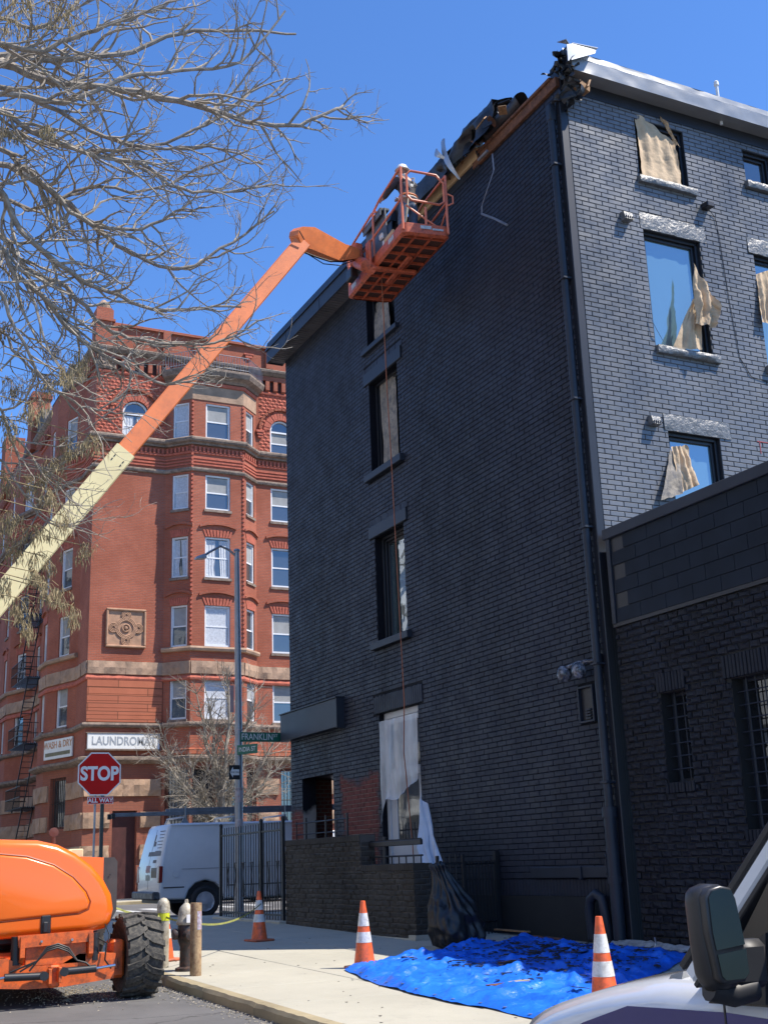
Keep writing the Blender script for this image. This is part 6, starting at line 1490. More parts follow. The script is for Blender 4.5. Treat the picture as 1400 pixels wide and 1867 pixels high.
# ------------------------------------------------------------------ the worker
WO = PP(.42, .62, .09); WK = thing('person', 'worker in white hard hat, dark top, jeans and harness standing on the lift platform', 'person', WO)
FW = Vector((-.15, .98, 0)).normalized(); RT = Vector((FW.y, -FW.x, 0))
def B(f, r, z): return FW * f + RT * r + Vector((0, 0, z))
def skin(name, verts, edges, rad, mat, par, rootv=0, sub=2):
    me = bpy.data.meshes.new(name); me.from_pydata([tuple(v) for v in verts], edges, []); o = bpy.data.objects.new(name, me); COL.objects.link(o)
    md = o.modifiers.new('s', 'SKIN'); md.use_smooth_shade = True
    for i, r in enumerate(rad): d = me.skin_vertices[0].data[i]; d.radius = (r, r) if not isinstance(r, tuple) else r; d.use_root = (i == rootv)
    sb = o.modifiers.new('u', 'SUBSURF'); sb.levels = sub; sb.render_levels = sub
    dg = bpy.context.evaluated_depsgraph_get(); me2 = bpy.data.meshes.new_from_object(o.evaluated_get(dg)); bpy.data.objects.remove(o); me2.name = name
    me2.materials.clear(); me2.materials.append(mat); me2.polygons.foreach_set('use_smooth', [True] * len(me2.polygons)); me2.polygons.foreach_set('material_index', [0] * len(me2.polygons))
    o = link(bpy.data.objects.new(name, me2)); o.parent = par; return o
skinm = simple('skin', (.34, .18, .12), .55, var=.1); shirt = simple('charcoal_sweatshirt', (.045, .045, .055), .85, var=.3, bump=.4, bscale=12, dist=.01); jean = simple('blue_denim', (.085, .13, .20), .85, var=.3, scale=7, bump=.4, bscale=14, dist=.01)
V = [B(0, 0, .96), B(.02, 0, 1.14), B(.06, 0, 1.36), B(.10, 0, 1.50), B(.13, 0, 1.60), B(.15, 0, 1.72),
     B(-.02, -.11, .90), B(.06, -.14, .50), B(-.02, -.15, .09), B(.12, -.16, .03),
     B(-.02, .11, .90), B(.10, .16, .52), B(-.04, .17, .09), B(.10, .18, .03),
     B(.09, -.19, 1.44), B(.22, -.30, 1.24), B(.46, -.26, 1.20), B(.54, -.25, 1.21),
     B(.09, .19, 1.44), B(.26, .29, 1.30), B(.48, .20, 1.36), B(.56, .18, 1.38)]
Ed = [(0, 1), (1, 2), (2, 3), (3, 4), (4, 5), (0, 6), (6, 7), (7, 8), (8, 9), (0, 10), (10, 11), (11, 12), (12, 13), (3, 14), (14, 15), (15, 16), (16, 17), (3, 18), (18, 19), (19, 20), (20, 21)]
Rd = [(.15, .11), (.14, .11), (.17, .12), (.12, .09), .055, (.085, .10), .095, .065, .045, .04, .095, .065, .045, .04, .065, .05, .038, .03, .065, .05, .038, .03]
skin('body', V, Ed, Rd, skinm, WK)
for s, hnd in ((-1, V[17]), (1, V[21])):     # hands: palm with five fingers closing
    hv = [hnd, hnd + FW * .04]; he = [(0, 1)]; hr = [.028, .030]
    for k in range(4):
        i = len(hv); off = Vector((0, 0, .024 - .016 * k)); hv += [hnd + FW * .07 + off, hnd + FW * (.105 - .006 * abs(k - 1)) + off - RT * s * .012, hnd + FW * .09 + off - RT * s * .035]; he += [(1, i), (i, i + 1), (i + 1, i + 2)]; hr += [.010, .009, .008]
    i = len(hv); hv += [hnd + FW * .03 - RT * s * .03 + Vector((0, 0, .03)), hnd + FW * .06 - RT * s * .045 + Vector((0, 0, .03))]; he += [(1, i), (i, i + 1)]; hr += [.011, .009]
    skin('hand', hv, he, hr, skinm, WK, sub=1)
skin('jeans', [V[0] + B(0, 0, .07), V[0], V[6], V[7], V[8] + B(0, 0, .02), V[10], V[11], V[12] + B(0, 0, .02)], [(0, 1), (1, 2), (2, 3), (3, 4), (1, 5), (5, 6), (6, 7)], [(.165, .125), (.175, .135), (.11, .12), .09, .07, (.11, .12), .09, .07], jean, WK, 1)
skin('sweatshirt', [V[0] + B(0, 0, .05), V[1], V[2], V[3] - B(0, 0, .01), V[14], V[15], V[16], V[18], V[19], V[20]], [(0, 1), (1, 2), (2, 3), (3, 4), (4, 5), (5, 6), (3, 7), (7, 8), (8, 9)], [(.17, .13), (.17, .135), (.20, .145), (.13, .10), .085, .068, .05, .085, .068, .05], shirt, WK, 1)
for v in (V[9], V[13]): m = MB(); c = WO + v; m.frame(c - FW * .17 - RT * .045 - Vector((0, 0, .03)), FW * .27, RT * .09, (0, 0, .09), .03); m.build('boot', simple('boots', (.03, .02, .015), .7) if 'boots' not in bpy.data.materials else bpy.data.materials['boots'], WK)
hc = WO + V[5] + FW * .02
m = MB(); m.lathe([(0, .13), (.05, .12), (.085, .08), (.10, .02), (.095, -.05), (.07, -.11), (.03, -.14)], hc, 16); H_ = m.build('head', skinm, WK, smooth='all')
m = MB(); 
for s in (-1, 1): m.lathe([(0, .012), (.014, 0), (0, -.012)], hc + FW * .088 + RT * s * .034 + Vector((0, 0, .0)), 8)
m.tube([hc + FW * .09 + Vector((0, 0, .01)), hc + FW * .125 + Vector((0, 0, -.03)), hc + FW * .095 + Vector((0, 0, -.035))], .014, 6); 
for s in (-1, 1): m.lathe([(0, .03), (.02, .01), (.015, -.03), (0, -.035)], hc + RT * s * .1 + Vector((0, 0, -.01)), 8)
m.tube([hc + FW * .088 + RT * -.025 + Vector((0, 0, -.075)), hc + FW * .092 + Vector((0, 0, -.078)), hc + FW * .088 + RT * .025 + Vector((0, 0, -.075))], .007, 6); m.build('face_features', skinm, H_, smooth=True)
m = MB(); hh = hc + Vector((0, 0, .045)) - FW * .01; m.lathe([(0, .125), (.05, .118), (.095, .085), (.118, .03), (.122, 0), (.15, -.008), (.15, -.015), (.118, -.01)], hh, 20); m.frame(hh + FW * .1 - RT * .07 - Vector((0, 0, .016)), FW * .09, RT * .14, (0, 0, .012), .004); m.build('hard_hat', simple('white_hard_hat', (.80, .80, .78), .3, var=.04), WK, smooth=40)
m = MB()
for s in (-1, 1):
    m.tube([WO + B(-.085, .02 * s, 1.18), WO + B(-.115, -.07 * s, 1.34), WO + B(-.06, -.12 * s, 1.50), WO + B(.04, -.13 * s, 1.555)], .022, 6, flat=.45)
m.lathe([(0, .012), (.035, .01), (.035, -.01), (0, -.012)], WO + B(-.125, 0, 1.27), 10, 'Y'); m.build('harness_strap', simple('pale_webbing', (.55, .55, .50), .7), WK, smooth=True)
m = MB(); a_ = [WO + V[0] + B(.185 * cos(t * pi / 8) * .78, .185 * sin(t * pi / 8), .10) for t in range(17)]; m.tube(a_, .026, 6, flat=1); m.build('tool_belt', simple('red_yellow_belt', (.62, .10, .05), .6, var=.3, scale=20, dirt=(.6, .5, .1)), WK, smooth=True)
m = MB(); a_ = [WO + V[0] + B(.19 * cos(t * pi / 8) * .78, .19 * sin(t * pi / 8), .045) for t in range(17)]; m.tube(a_, .026, 6); m.build('waist_band', simple('white_waist_band', (.62, .60, .56), .8), WK, smooth=True)
m = MB(); m.tube([WO + B(-.13, -.1, 1.0), WO + B(-.2, -.18, .7), WO + B(-.16, -.22, .35), WO + B(-.05, -.28, .12)], .012, 6); m.build('lanyard', simple('lanyard_webbing', (.5, .42, .30), .7), WK, smooth=True)

# ------------------------------------------------------------------ white work van across the corner
vw = simple('van_white_paint', (.62, .63, .65), .3, var=.05, scale=2, coat=.3); vg = glass('van_glass', (.02, .022, .025), .18); rub = simple('van_black_plastic', (.02, .02, .022), .5)
def make_van(x0, y0, label, ladder=True):
    z0 = gz(y0); w = 2.12; t = thing('work_van' if ladder else 'parked_van', label, 'van', (x0 + 2.8, y0 + w / 2, z0))
    def arch(cx_): return [(cx_ + .53 * cos(a), .40 + .56 * sin(a)) for a in [radians(d) for d in (178, 155, 130, 105, 80, 55, 30, 2)]]
    prof = [(0.03, .50), (0.0, .70), (.0, 1.25), (.06, 1.55), (.17, 2.0), (.26, 2.32), (.34, 2.40), (.6, 2.42), (3.9, 2.43), (4.2, 2.38), (4.35, 2.28), (5.0, 1.60), (5.9, 1.40), (6.12, 1.25), (6.2, .95), (6.2, .5)]
    prof = prof + arch(5.25)[::-1] + arch(1.25)[::-1] if 0 else prof + [(5.25 + .53, .45)] + [(5.25 + .53 * cos(radians(d)), .42 + .53 * sin(radians(d))) for d in (10, 35, 60, 90, 120, 145, 170)] + [(5.25 - .53, .45), (1.25 + .53, .45)] + [(1.25 + .53 * cos(radians(d)), .42 + .53 * sin(radians(d))) for d in (10, 35, 60, 90, 120, 145, 170)] + [(1.25 - .53, .48)]
    P_ = [(x0 + a, z0 + b) for a, b in prof]
    tum = lambda x, z: 1 - .11 * max(0, z - z0 - 1.25) ** 1.0 / 1.15 - .02 * max(0, .9 - (z - z0))
    m = MB(); rounded(m, P_, y0, y0 + w, .07, 4, tumble=tum); body = m.build('body', vw, t, smooth=35)
    m = MB(); m.box(x0 + .1, y0 + .12, z0 + .4, x0 + 6.0, y0 + w - .12, z0 + .9); m.build('underbody', rub, t)
    m = MB(); m.frame((x0 - .16, y0 + .03, z0 + .50), (.22, 0, 0), (0, w - .06, 0), (0, 0, .2), .03); m.build('rear_bumper', simple('worn_black_bumper', (.045, .045, .05), .5, dirt=(.2, .2, .2)), t)
    for yy in (y0 + .02, y0 + w - .13): m = MB(); m.frame((x0 - .012, yy - (.026 if yy < y0 + .5 else 0), z0 + .92), (.10, 0, .0), (0, .15, 0), (0.012, 0, .42), .015); m.build('tail_light', simple('tail_red', (.22, .015, .012), .25, var=.2), t)
    m = MB(); m.frame((x0 + .6, y0 - .003, z0 + 1.24), (3.3, 0, 0), (0, .006, 0), (0, 0, .012)); m.build('side_crease', simple('van_shadow_gap', (.25, .25, .27), .5) if 'van_shadow_gap' not in bpy.data.materials else bpy.data.materials['van_shadow_gap'], t)
    # roof gutter and rear doors
    m = MB(); s_ = tum(0, z0 + 2.36); yg = y0 + w / 2 - (w / 2) * s_; m.tube([(x0 + .33, yg - .01, z0 + 2.36), (x0 + 4.1, yg - .01, z0 + 2.38)], .018, 6); m.build('drip_rail', vw, t)
    def R_(y, z, out=.0):   # point on the rear face at height z (relative)
        import bisect
        pts = [(.0, .70), (.0, 1.25), (.06, 1.55), (.17, 2.0), (.26, 2.32)]
        for (xa, za), (xb, zb_) in zip(pts, pts[1:]):
            if za <= z <= zb_: xx = xa + (xb - xa) * (z - za) / (zb_ - za); break
        yy = y0 + w / 2 + (y - .5) * w * tum(0, z0 + z); return Vector((x0 + xx - out, yy, z0 + z))
    def rpatch(y1, y2, z1, z2, mat, name, out=.006):
        m = MB(); zs = [z1 + (z2 - z1) * k / 3 for k in range(4)]
        for a, b in zip(zs, zs[1:]): m.quad(R_(y1, a, out), R_(y2, a, out), R_(y2, b, out), R_(y1, b, out))
        return m.build(name, mat, t, fixn=False)
    gap = simple('door_gap', (.05, .05, .055), .6) if 'door_gap' not in bpy.data.materials else bpy.data.materials['door_gap']
    rpatch(.495, .505, .75, 2.28, gap, 'door_gap')
    if ladder:
        ink = simple('faded_print', (.12, .12, .14), .6) if 'faded_print' not in bpy.data.materials else bpy.data.materials['faded_print']
        for k in range(7): rpatch(.08, .34 - .03 * (k % 3), 2.22 - k * .085, 2.24 - k * .085, ink, 'small_print')
        rpatch(.45, .50, 1.95, 2.15, ink, 'emblem'); rpatch(.38, .48, 1.85, 1.97, ink, 'emblem'); rpatch(.05, .62, 1.60, 1.71, ink, 'web_address_bar', .007)
        rpatch(.42, .60, 1.18, 1.36, simple('faded_red_sticker', (.40, .25, .25), .6), 'sticker'); rpatch(.42, .60, .98, 1.12, simple('green_grey_sticker', (.3, .34, .3), .6), 'sticker')
        rpatch(.20, .34, 1.42, 1.5, ink, 'small_print'); rpatch(.12, .36, 1.05, 1.30, simple('number_plate_recess', (.10, .07, .04), .5), 'number_plate')
    for cx_ in (1.25, 5.25):
        for side_, yy in ((-1, y0 + .02), (1, y0 + w - .26)):
            m = MB(); m.lathe([(.22, 0), (.34, -.02), (.40, .02), (.41, .12), (.40, .22), (.3, .24)], (x0 + cx_, yy, z0 + .41), 32, 'Y'); wl = m.build('wheel', simple('road_tyre', (.02, .02, .021), .75) if 'road_tyre' not in bpy.data.materials else bpy.data.materials['road_tyre'], t, smooth=35)
            if side_ < 0:
                m = MB(); m.lathe([(.25, .0), (.245, -.025), (.215, -.012), (.20, -.006), (0, -.006)], (x0 + cx_, yy, z0 + .41), 32, 'Y'); m.lathe([(.075, -.02), (.07, -.05), (.0, -.055)], (x0 + cx_, yy, z0 + .41), 16, 'Y')
                for k in range(7):
                    a = 2 * pi * k / 7; ca, sa = cos(a), sin(a); m.prism([(x0 + cx_ + ca * .06 - sa * .03, yy - .035, z0 + .41 + sa * .06 + ca * .03), (x0 + cx_ + ca * .06 + sa * .03, yy - .035, z0 + .41 + sa * .06 - ca * .03), (x0 + cx_ + ca * .22 + sa * .015, yy - .02, z0 + .41 + sa * .22 - ca * .015), (x0 + cx_ + ca * .22 - sa * .045, yy - .02, z0 + .41 + sa * .22 + ca * .045)], (0, .012, 0))
                m.build('hubcap', simple('silver_hubcap', (.5, .51, .54), .35, .2) if 'silver_hubcap' not in bpy.data.materials else bpy.data.materials['silver_hubcap'], wl)
    m = MB(); m.frame((x0 + .12, y0 - .006, z0 + .78), (.55, 0, 0), (0, .012, 0), (0, 0, .03)); m.frame((x0 + 1.85, y0 - .006, z0 + .78), (2.75, 0, 0), (0, .012, 0), (0, 0, .03)); m.build('rub_strip', gap, t, kind='stuff')
    m = MB(); m.lathe([(.085, -.008), (.085, .004), (.075, .004)], (x0 + .45, y0 + .005, z0 + 1.12), 18, 'Y'); m.build('fuel_cap', vw, t)
    m = MB(); m.frame((x0 + .02, y0 + w * .54, z0 + 1.2), (.05, 0, .0), (0, .09, 0), (0, 0, .16), .01); m.build('rear_handle', rub, t)
    # side and front glass
    def side_q(pts, name, mat, out=.006):
        m = MB(); q = []
        for a, b in pts: s = tum(0, z0 + b); q.append((x0 + a, y0 + w / 2 - w / 2 * s - out, z0 + b))
        m.quad(*q); return m.build(name, mat, t, fixn=False)
    side_q([(3.75, 1.45), (4.85, 1.45), (4.45, 2.12), (3.8, 2.15)], 'door_window', vg)
    m = MB(); m.quad((x0 + 4.96, y0 + .2, z0 + 1.66), (x0 + 4.96, y0 + w - .2, z0 + 1.66), (x0 + 4.42, y0 + w - .3, z0 + 2.24), (x0 + 4.42, y0 + .3, z0 + 2.24)); m.build('windscreen', vg, t, fixn=False)
    for xx in (2.35, 3.65): m = MB(); m.frame((x0 + xx, y0 - .004, z0 + .6), (.012, 0, 0), (0, .006, 0), (0, 0, .62)); m.build('door_seam', gap, t)
    if ladder:
        for xx in (.75, 2.15, 3.6):
            m = MB()
            for yy in (y0 + .25, y0 + w - .25): m.prism([(x0 + xx - .1, yy - .02, z0 + 2.42), (x0 + xx + .1, yy - .02, z0 + 2.42), (x0 + xx + .03, yy - .02, z0 + 2.56), (x0 + xx - .03, yy - .02, z0 + 2.56)], (0, .04, 0))
            m.tube([(x0 + xx, y0 + .2, z0 + 2.58), (x0 + xx, y0 + w - .2, z0 + 2.58)], .025, 8)
            m.tube([(x0 + xx, y0 + .22, z0 + 2.56), (x0 + xx, y0 + .22, z0 + 2.86)], .02, 8)
            m.build('roof_rack', M['steel'], t)
    return t
VX = hy(290, 1640, 31.85).x
make_van(VX, 31.85, 'white cargo van with printed rear doors and a roof rack, parked behind the iron fence')
make_van(15.2, 42.6, 'second white van in full sun, glimpsed through the open brick porch', False)
LDR = thing('extension_ladder', 'aluminium extension ladder lying lengthwise on the roof rack of the white van', 'ladder', (VX + 2, 32.2, gz(32) + 2.65))
al = simple('dull_aluminium', (.22, .23, .25), .45, .6)
zl = gz(32) + 2.62
for yy in (32.12, 32.5):
    m = MB(); m.frame((VX - 1.15, yy, zl), (6.3, 0, .08), (0, .03, 0), (0, 0, .085), .004); m.build('side_rail', al, LDR); m = MB(); m.frame((VX + .35, yy + .035, zl + .1), (5.0, 0, .06), (0, .03, 0), (0, 0, .085), .004); m.build('side_rail', al, LDR)
for k in range(20): m = MB(); x = VX - 1.0 + k * .31; m.tube([(x, 32.12, zl + .05 + .004 * k), (x, 32.53, zl + .05 + .004 * k)], .016, 6); m.build('rung', al, LDR)
m = MB(); m.frame((VX - 1.22, 32.1, zl - .06), (.1, 0, 0), (0, .06, 0), (0, 0, .14), .01); m.frame((VX - 1.22, 32.5, zl - .06), (.1, 0, 0), (0, .06, 0), (0, 0, .14), .01); m.build('foot', rub, LDR)

# ------------------------------------------------------------------ the van parked beside the camera
FV = thing('parked_vehicle', 'white vehicle with purple stripe and big black mirror at the bottom right corner', 'van', (3.7, 2.5, 0))
fw = simple('gloss_white_paint', (.70, .71, .73), .12, var=.03, scale=1, coat=1); pur = simple('purple_stripe', (.03, .028, .16), .2, var=.08, coat=.8)
SX = 2.8
nose = hx(1030, 1866, SX); stn = []
sil = [(1030, 1852), (1045, 1836), (1070, 1819), (1100, 1806), (1150, 1790), (1200, 1778), (1258, 1769), (1300, 1764)]
crown = [hx(x, y, SX + .28) for x, y in sil]
def fst(p, s):   # cross-section of bonnet and wing at a station
    zc = p.z; return [(SX + .03, .35), (SX, .62), (SX, zc - .17), (SX + .02, zc - .10), (SX + .09, zc - .03), (SX + .28, zc), (SX + .5, zc - .015), (SX + .9, zc - .01)] + [(2 * (SX + .9) - x, z) for x, z in [(SX + .5, zc - .015), (SX + .28, zc), (SX + .09, zc - .03), (SX + .02, zc - .10), (SX, zc - .17), (SX, .62), (SX + .03, .35)]]
m = MB(); rings = []; st = [(crown[0].y + .10, .86)] + [(c.y + .02, c.z) for c in crown[1:]] + [(3.0, 1.21)]
st = sorted(st, key=lambda a: -a[0]); vs = []; N = 15
for (y, z) in st:
    for (x, zz) in fst(Vector((0, y, z)), 0): vs.append((x, y - (.0 if zz > .5 else 0), zz))
fs = [(i * N + k, i * N + k + 1, (i + 1) * N + k + 1, (i + 1) * N + k) for i in range(len(st) - 1) for k in range(N - 1)]
m.add(vs, fs); m.add(vs[:N], [tuple(range(N))]); m.build('bonnet', fw, FV, smooth=50)
m = MB(); a = hx(1258, 1778, SX + .03); doorF = hx(1322, 1840, SX).y
m.box(SX + .002, -1.6, .35, SX + 1.796, 3.05, 1.10); m.build('body', fw, FV)
m = MB(); sp = [hx(x, y, SX - .004) for x, y in ((1050, 1872), (1062, 1864), (1143, 1834), (1322, 1846), (1400, 1858), (1700, 1904), (1700, 2300), (1050, 2000))]; sp = [Vector((SX - .004, p.y, p.z)) for p in sp[:6]] + [Vector((SX - .004, sp[5].y, .75)), Vector((SX - .004, sp[0].y, .75))]; m.prism(sp, (.003, 0, 0)); m.build('side_stripe', pur, FV)
m = MB(); y = doorF; m.frame((SX - .006, y - .004, .5), (.004, 0, 0), (0, .008, 0), (0, 0, .64)); m.build('door_gap', rub, FV)
# windscreen pillar, dark glass and the black trim under it
pb, pt_ = hx(1262, 1795, SX + .02), hx(1412, 1556, SX + .12)
m = MB(); d = pt_ - pb; e = d.normalized().cross(Vector((1, 0, 0))).normalized()
m.frame(pb - e * .0 + Vector((0, 0, 0)), d * 1.3, e * .06, (.05, 0, 0), .012); m.build('windscreen_pillar', fw, FV)
m = MB(); m.frame(pb + e * .06, d * 1.3, e * .03, (.045, 0, 0), .006); m.build('pillar_seal', rub, FV)
m = MB(); m.frame(pb - e * .02, d * 1.3, e * .02, (.05, 0, 0), .004); m.build('windscreen_seal', rub, FV)
m = MB(); q = [hx(1290, 1792, SX), hx(1400, 1700, SX), hx(1400, 1832, SX), hx(1322, 1828, SX), hx(1288, 1812, SX)]; 
m.prism([Vector((SX - .012, p.y, p.z)) for p in q], (.03, 0, 0)); m.build('mirror_quarter_trim', rub, FV)
m = MB(); g0, g1 = pb + e * .11 + Vector((.03, 0, 0)), pt_ + e * .11 + Vector((.0, 0, 0)); m.quad((SX + .03, pb.y - .05, 1.1), (SX + .10, pt_.y - .16, pt_.z + .12), (SX + .10, .3, pt_.z + .12), (SX + .03, .3, 1.1)); m.build('door_glass', simple('dark_cab_glass', (.03, .022, .015), .15), FV, fixn=False)
m = MB(); q0 = pb + d * 1.3; m.quad((SX + .06, pb.y + .02, pb.z), (SX + 1.74, pb.y + .02, pb.z), (SX + 1.6, q0.y + .02, q0.z), (SX + .16, q0.y + .02, q0.z)); m.build('windscreen', vg, FV, fixn=False)
m = MB(); m.box(SX + .15, -1.6, pb.z + .66, SX + 1.62, q0.y, pb.z + .75); m.build('cab_roof', fw, FV)
m = MB(); m.frame((SX + .05, -1.6, 1.1), (1.70, 0, 0), (0, 2.0, 0), (0, 0, pb.z + .66 - 1.1), .04); m.build('rear_body', fw, FV)
m = MB(); m.quad((SX + 1.77, pb.y - .05, 1.1), (SX + 1.68, pt_.y - .16, pt_.z + .12), (SX + 1.68, .3, pt_.z + .12), (SX + 1.77, .3, 1.1)); m.build('door_glass', bpy.data.materials['dark_cab_glass'], FV, fixn=False)
for sx_ in (SX + .04, SX + 1.71): m = MB(); m.frame((sx_, .4, pt_.z + .10), (.05, 0, 0), (0, q0.y - .55, 0), (0, 0, pb.z + .67 - pt_.z - .10), .01); m.build('door_frame', rub, FV)
for yy in (3.05, -1.2):
    for sx_ in (SX + .01, SX + 1.59): m = MB(); m.lathe([(.18, 0), (.33, .0), (.36, .05), (.36, .17), (.33, .2)], (sx_, yy - .1, .36), 28, 'X'); m.build('wheel', bpy.data.materials['road_tyre'], FV, smooth=35)
m = MB(); a_ = hx(1212, 1800, SX + .12); b_ = hx(1245, 1771, SX + .12); c_ = hx(1232, 1806, SX + .1); m.prism([a_, hx(1222, 1778, SX + .12), b_, hx(1240, 1800, SX + .1), c_], (.04, .0, .0)); m.build('wiper_cowl', simple('grey_cowl', (.25, .26, .27), .4), FV)
# mirror: a rounded black shell with two glasses
MC = at(1315, 1712, 3.35); mr = Vector((1, -.12, 0)).normalized(); mn = Vector((.12, 1, 0)).normalized(); s_ = 3.35 / FPX
def mp(px, py, k=0.): return MC + mr * ((px - 1315) * s_ * 1.07) + Vector((0, 0, -(py - 1712) * s_ * 1.03)) + mn * k
def blob(pts, k0, k1, r, mat, name, par=FV, n=4):
    m = MB(); prof = [((px - 1315) * s_ * 1.07, -(py - 1712) * s_ * 1.03) for px, py in pts]
    m2 = MB(); rounded(m2, prof, k0, k1, r, n); m.v = [tuple(MC + mr * v[0] + mn * v[1] + Vector((0, 0, v[2]))) for v in m2.v]; m.f = m2.f; m.m = m2.m
    return m.build(name, mat, par, smooth=50)
shell = [(1274, 1650), (1277, 1633), (1286, 1624), (1305, 1618), (1330, 1620), (1343, 1632), (1350, 1665), (1357, 1730), (1356, 1775), (1345, 1793), (1325, 1800), (1298, 1799), (1286, 1785), (1280, 1770), (1276, 1720)]
blob(shell, -.0, .085, .03, simple('mirror_black', (.022, .022, .025), .38), 'mirror_shell')
mg = NT('mirror_glass'); mg.color((.30, .33, .35)); mg.set(rough=.02, metal=1.); mg.bump(mg.noise(8, 2), .02, .01); MGm = mg.mat
up = [(1287, 1640), (1295, 1630), (1315, 1626), (1333, 1630), (1340, 1650), (1349, 1722), (1292, 1729), (1288, 1700)]
lo = [(1293, 1736), (1350, 1729), (1351, 1770), (1342, 1778), (1305, 1779), (1298, 1772)]
blob([(p[0] - 1, p[1]) for p in [(1282, 1640), (1292, 1626), (1315, 1621), (1336, 1626), (1345, 1645), (1355, 1770), (1346, 1784), (1302, 1786), (1292, 1775), (1283, 1700)]], -.022, .02, .008, simple('mirror_rim', (.03, .03, .032), .35), 'mirror_rim')
for _p in (up, lo):
    m = MB(); m.prism([mp(px, py, -.027) for px, py in _p], mn * .006); m.build('mirror_glass', MGm, FV)
m = MB(); m.frame(mp(1345, 1800, .02), mr * .12, mn * .07, (0, 0, .13), .02); m.tube([mp(1300, 1795, .05), mp(1345, 1808, .05), mp(1390, 1800, .05)], .035, 10); m.build('mirror_arm', rub, FV, smooth=40)

# ------------------------------------------------------------------ trees
bark2 = simple('pale_twig_bark', (.29, .25, .20), .85, var=.45, scale=9)
bark = simple('grey_bark', (.27, .235, .195), .85, var=.4, scale=14, bump=.4, bscale=60)
barkd = simple('small_tree_bark', (.27, .235, .185), .85, var=.3, scale=9)
podm = simple('dry_seed_pods', (.25, .19, .095), .75, var=.4, scale=12)
def rvec(r): return Vector((r.uniform(-1, 1), r.uniform(-1, 1), r.uniform(-1, 1)))
def grow(tw, r, p, d, L, rad, lvl, up, tips, maxl, nseg=5, wig=.22, kids=(5, 4, 3), ang=.75, jit=.35):
    pts = [p.copy()]; dd = d.normalized(); q = p.copy()
    for k in range(nseg):
        dd = (dd + rvec(r) * wig + Vector((0, 0, up))).normalized(); q = q + dd * (L / nseg); pts.append(q.copy())
    tw.tube(pts, [max(.0019, rad * (1 - .7 * k / nseg)) for k in range(nseg + 1)], 4 if rad < .006 else 5, cap=False)
    tips.append((pts[-1], lvl, dd))
    if lvl >= maxl: return
    nk = kids[min(lvl, len(kids) - 1)]
    for k in range(nk):
        f = .18 + .78 * (k + r.uniform(-.3, .3)) / nk; f = max(.08, min(.97, f)); i = min(nseg - 1, int(f * nseg)); b = pts[i].lerp(pts[i + 1], f * nseg - i); t = (pts[i + 1] - pts[i]).normalized()
        ax = t.cross(rvec(r)).normalized(); nd = (Quaternion(ax, ang * r.uniform(.6, 1.3)) @ t)
        grow(tw, r, b, nd, L * r.uniform(.36, .62) * (1.1 - .35 * f), rad * .62 * (1 - .4 * f), lvl + 1, up, tips, maxl, max(3, nseg - 1), wig, kids, ang, jit)
TR = thing('street_tree', 'large bare street tree with dry hanging pods, its limbs filling the upper left', 'tree', G(-3.4, 11.5, False))
T0 = Vector((-3.4, 11.5, 0)); tr_ = random.Random(42)
m = MB(); m.tube([T0, T0 + Vector((.05, 0, 1.5)), T0 + Vector((.1, .1, 3.2)), T0 + Vector((.3, .1, 4.6)), T0 + Vector((.5, .2, 6.2)), T0 + Vector((.6, .2, 8.6))], [.34, .27, .24, .22, .17, .08], 16); m.build('trunk', bark, TR, smooth=True)
limbs = [  # (pixel path, start distance, end distance, radius, trunk height)
 ([(-60, 125), (75, 145), (225, 165), (350, 190), (425, 215), (525, 232), (600, 205), (628, 190)], 12.2, 13.4, .042, 5.2),
 ([(-60, 115), (60, 108), (160, 105), (240, 95), (325, 60), (450, 55), (540, 62)], 12.8, 14, .040, 5.6),
 ([(-60, 90), (60, 95), (130, 70), (220, 40), (290, 15), (340, -10)], 11.6, 12.4, .028, 6.0),
 ([(-60, 40), (60, 50), (130, 20), (190, -10)], 12.6, 13, .025, 6.3),
 ([(-60, 60), (100, -5)], 13.4, 14, .02, 6.4),
 ([(-60, 165), (80, 190), (190, 250), (280, 270), (380, 268), (480, 300)], 12.9, 14, .030, 5.0),
 ([(-60, 210), (60, 240), (170, 285), (260, 300), (330, 345), (420, 350), (495, 335)], 11.9, 13, .028, 4.7),
 ([(-60, 275), (60, 320), (150, 400), (240, 420), (310, 395), (350, 370)], 12.4, 13, .030, 4.3),
 ([(-60, 310), (55, 325), (110, 360), (180, 420), (250, 465), (330, 490), (425, 440), (500, 385)], 13.2, 14.4, .034, 4.2),
 ([(-60, 330), (40, 420), (130, 500), (200, 530), (280, 565), (370, 560), (440, 560)], 12.1, 13.2, .030, 3.9),
 ([(-60, 425), (50, 490), (120, 525), (190, 595), (250, 620), (330, 630), (410, 620), (470, 585)], 12.7, 14, .030, 3.6),
 ([(-60, 450), (30, 500), (90, 555), (130, 595), (175, 640), (225, 665), (300, 700), (360, 690)], 12.0, 13, .030, 3.4),
 ([(-60, 520), (30, 600), (80, 690), (150, 740), (205, 745)], 11.6, 12.2, .020, 3.2),
 ([(-60, 600), (40, 655), (90, 700), (160, 690)], 12.4, 12.8, .018, 3.1),
 ([(-60, 740), (20, 790), (70, 850), (120, 900)], 11.9, 12.3, .018, 2.9),
 ([(-60, 830), (30, 880), (80, 950), (130, 960)], 12.3, 12.5, .015, 2.9),
 ([(-60, 250), (100, 265), (210, 275), (330, 250), (420, 200), (470, 150)], 13.6, 14.2, .026, 4.9),
 ([(-60, 180), (120, 185), (230, 140), (330, 130), (440, 110), (520, 20)], 11.4, 12.6, .028, 5.4),
 ([(-60, 370), (60, 380), (160, 340), (260, 350), (360, 310), (450, 275)], 12.8, 13.6, .024, 4.1)]
tw = MB(); tips = []
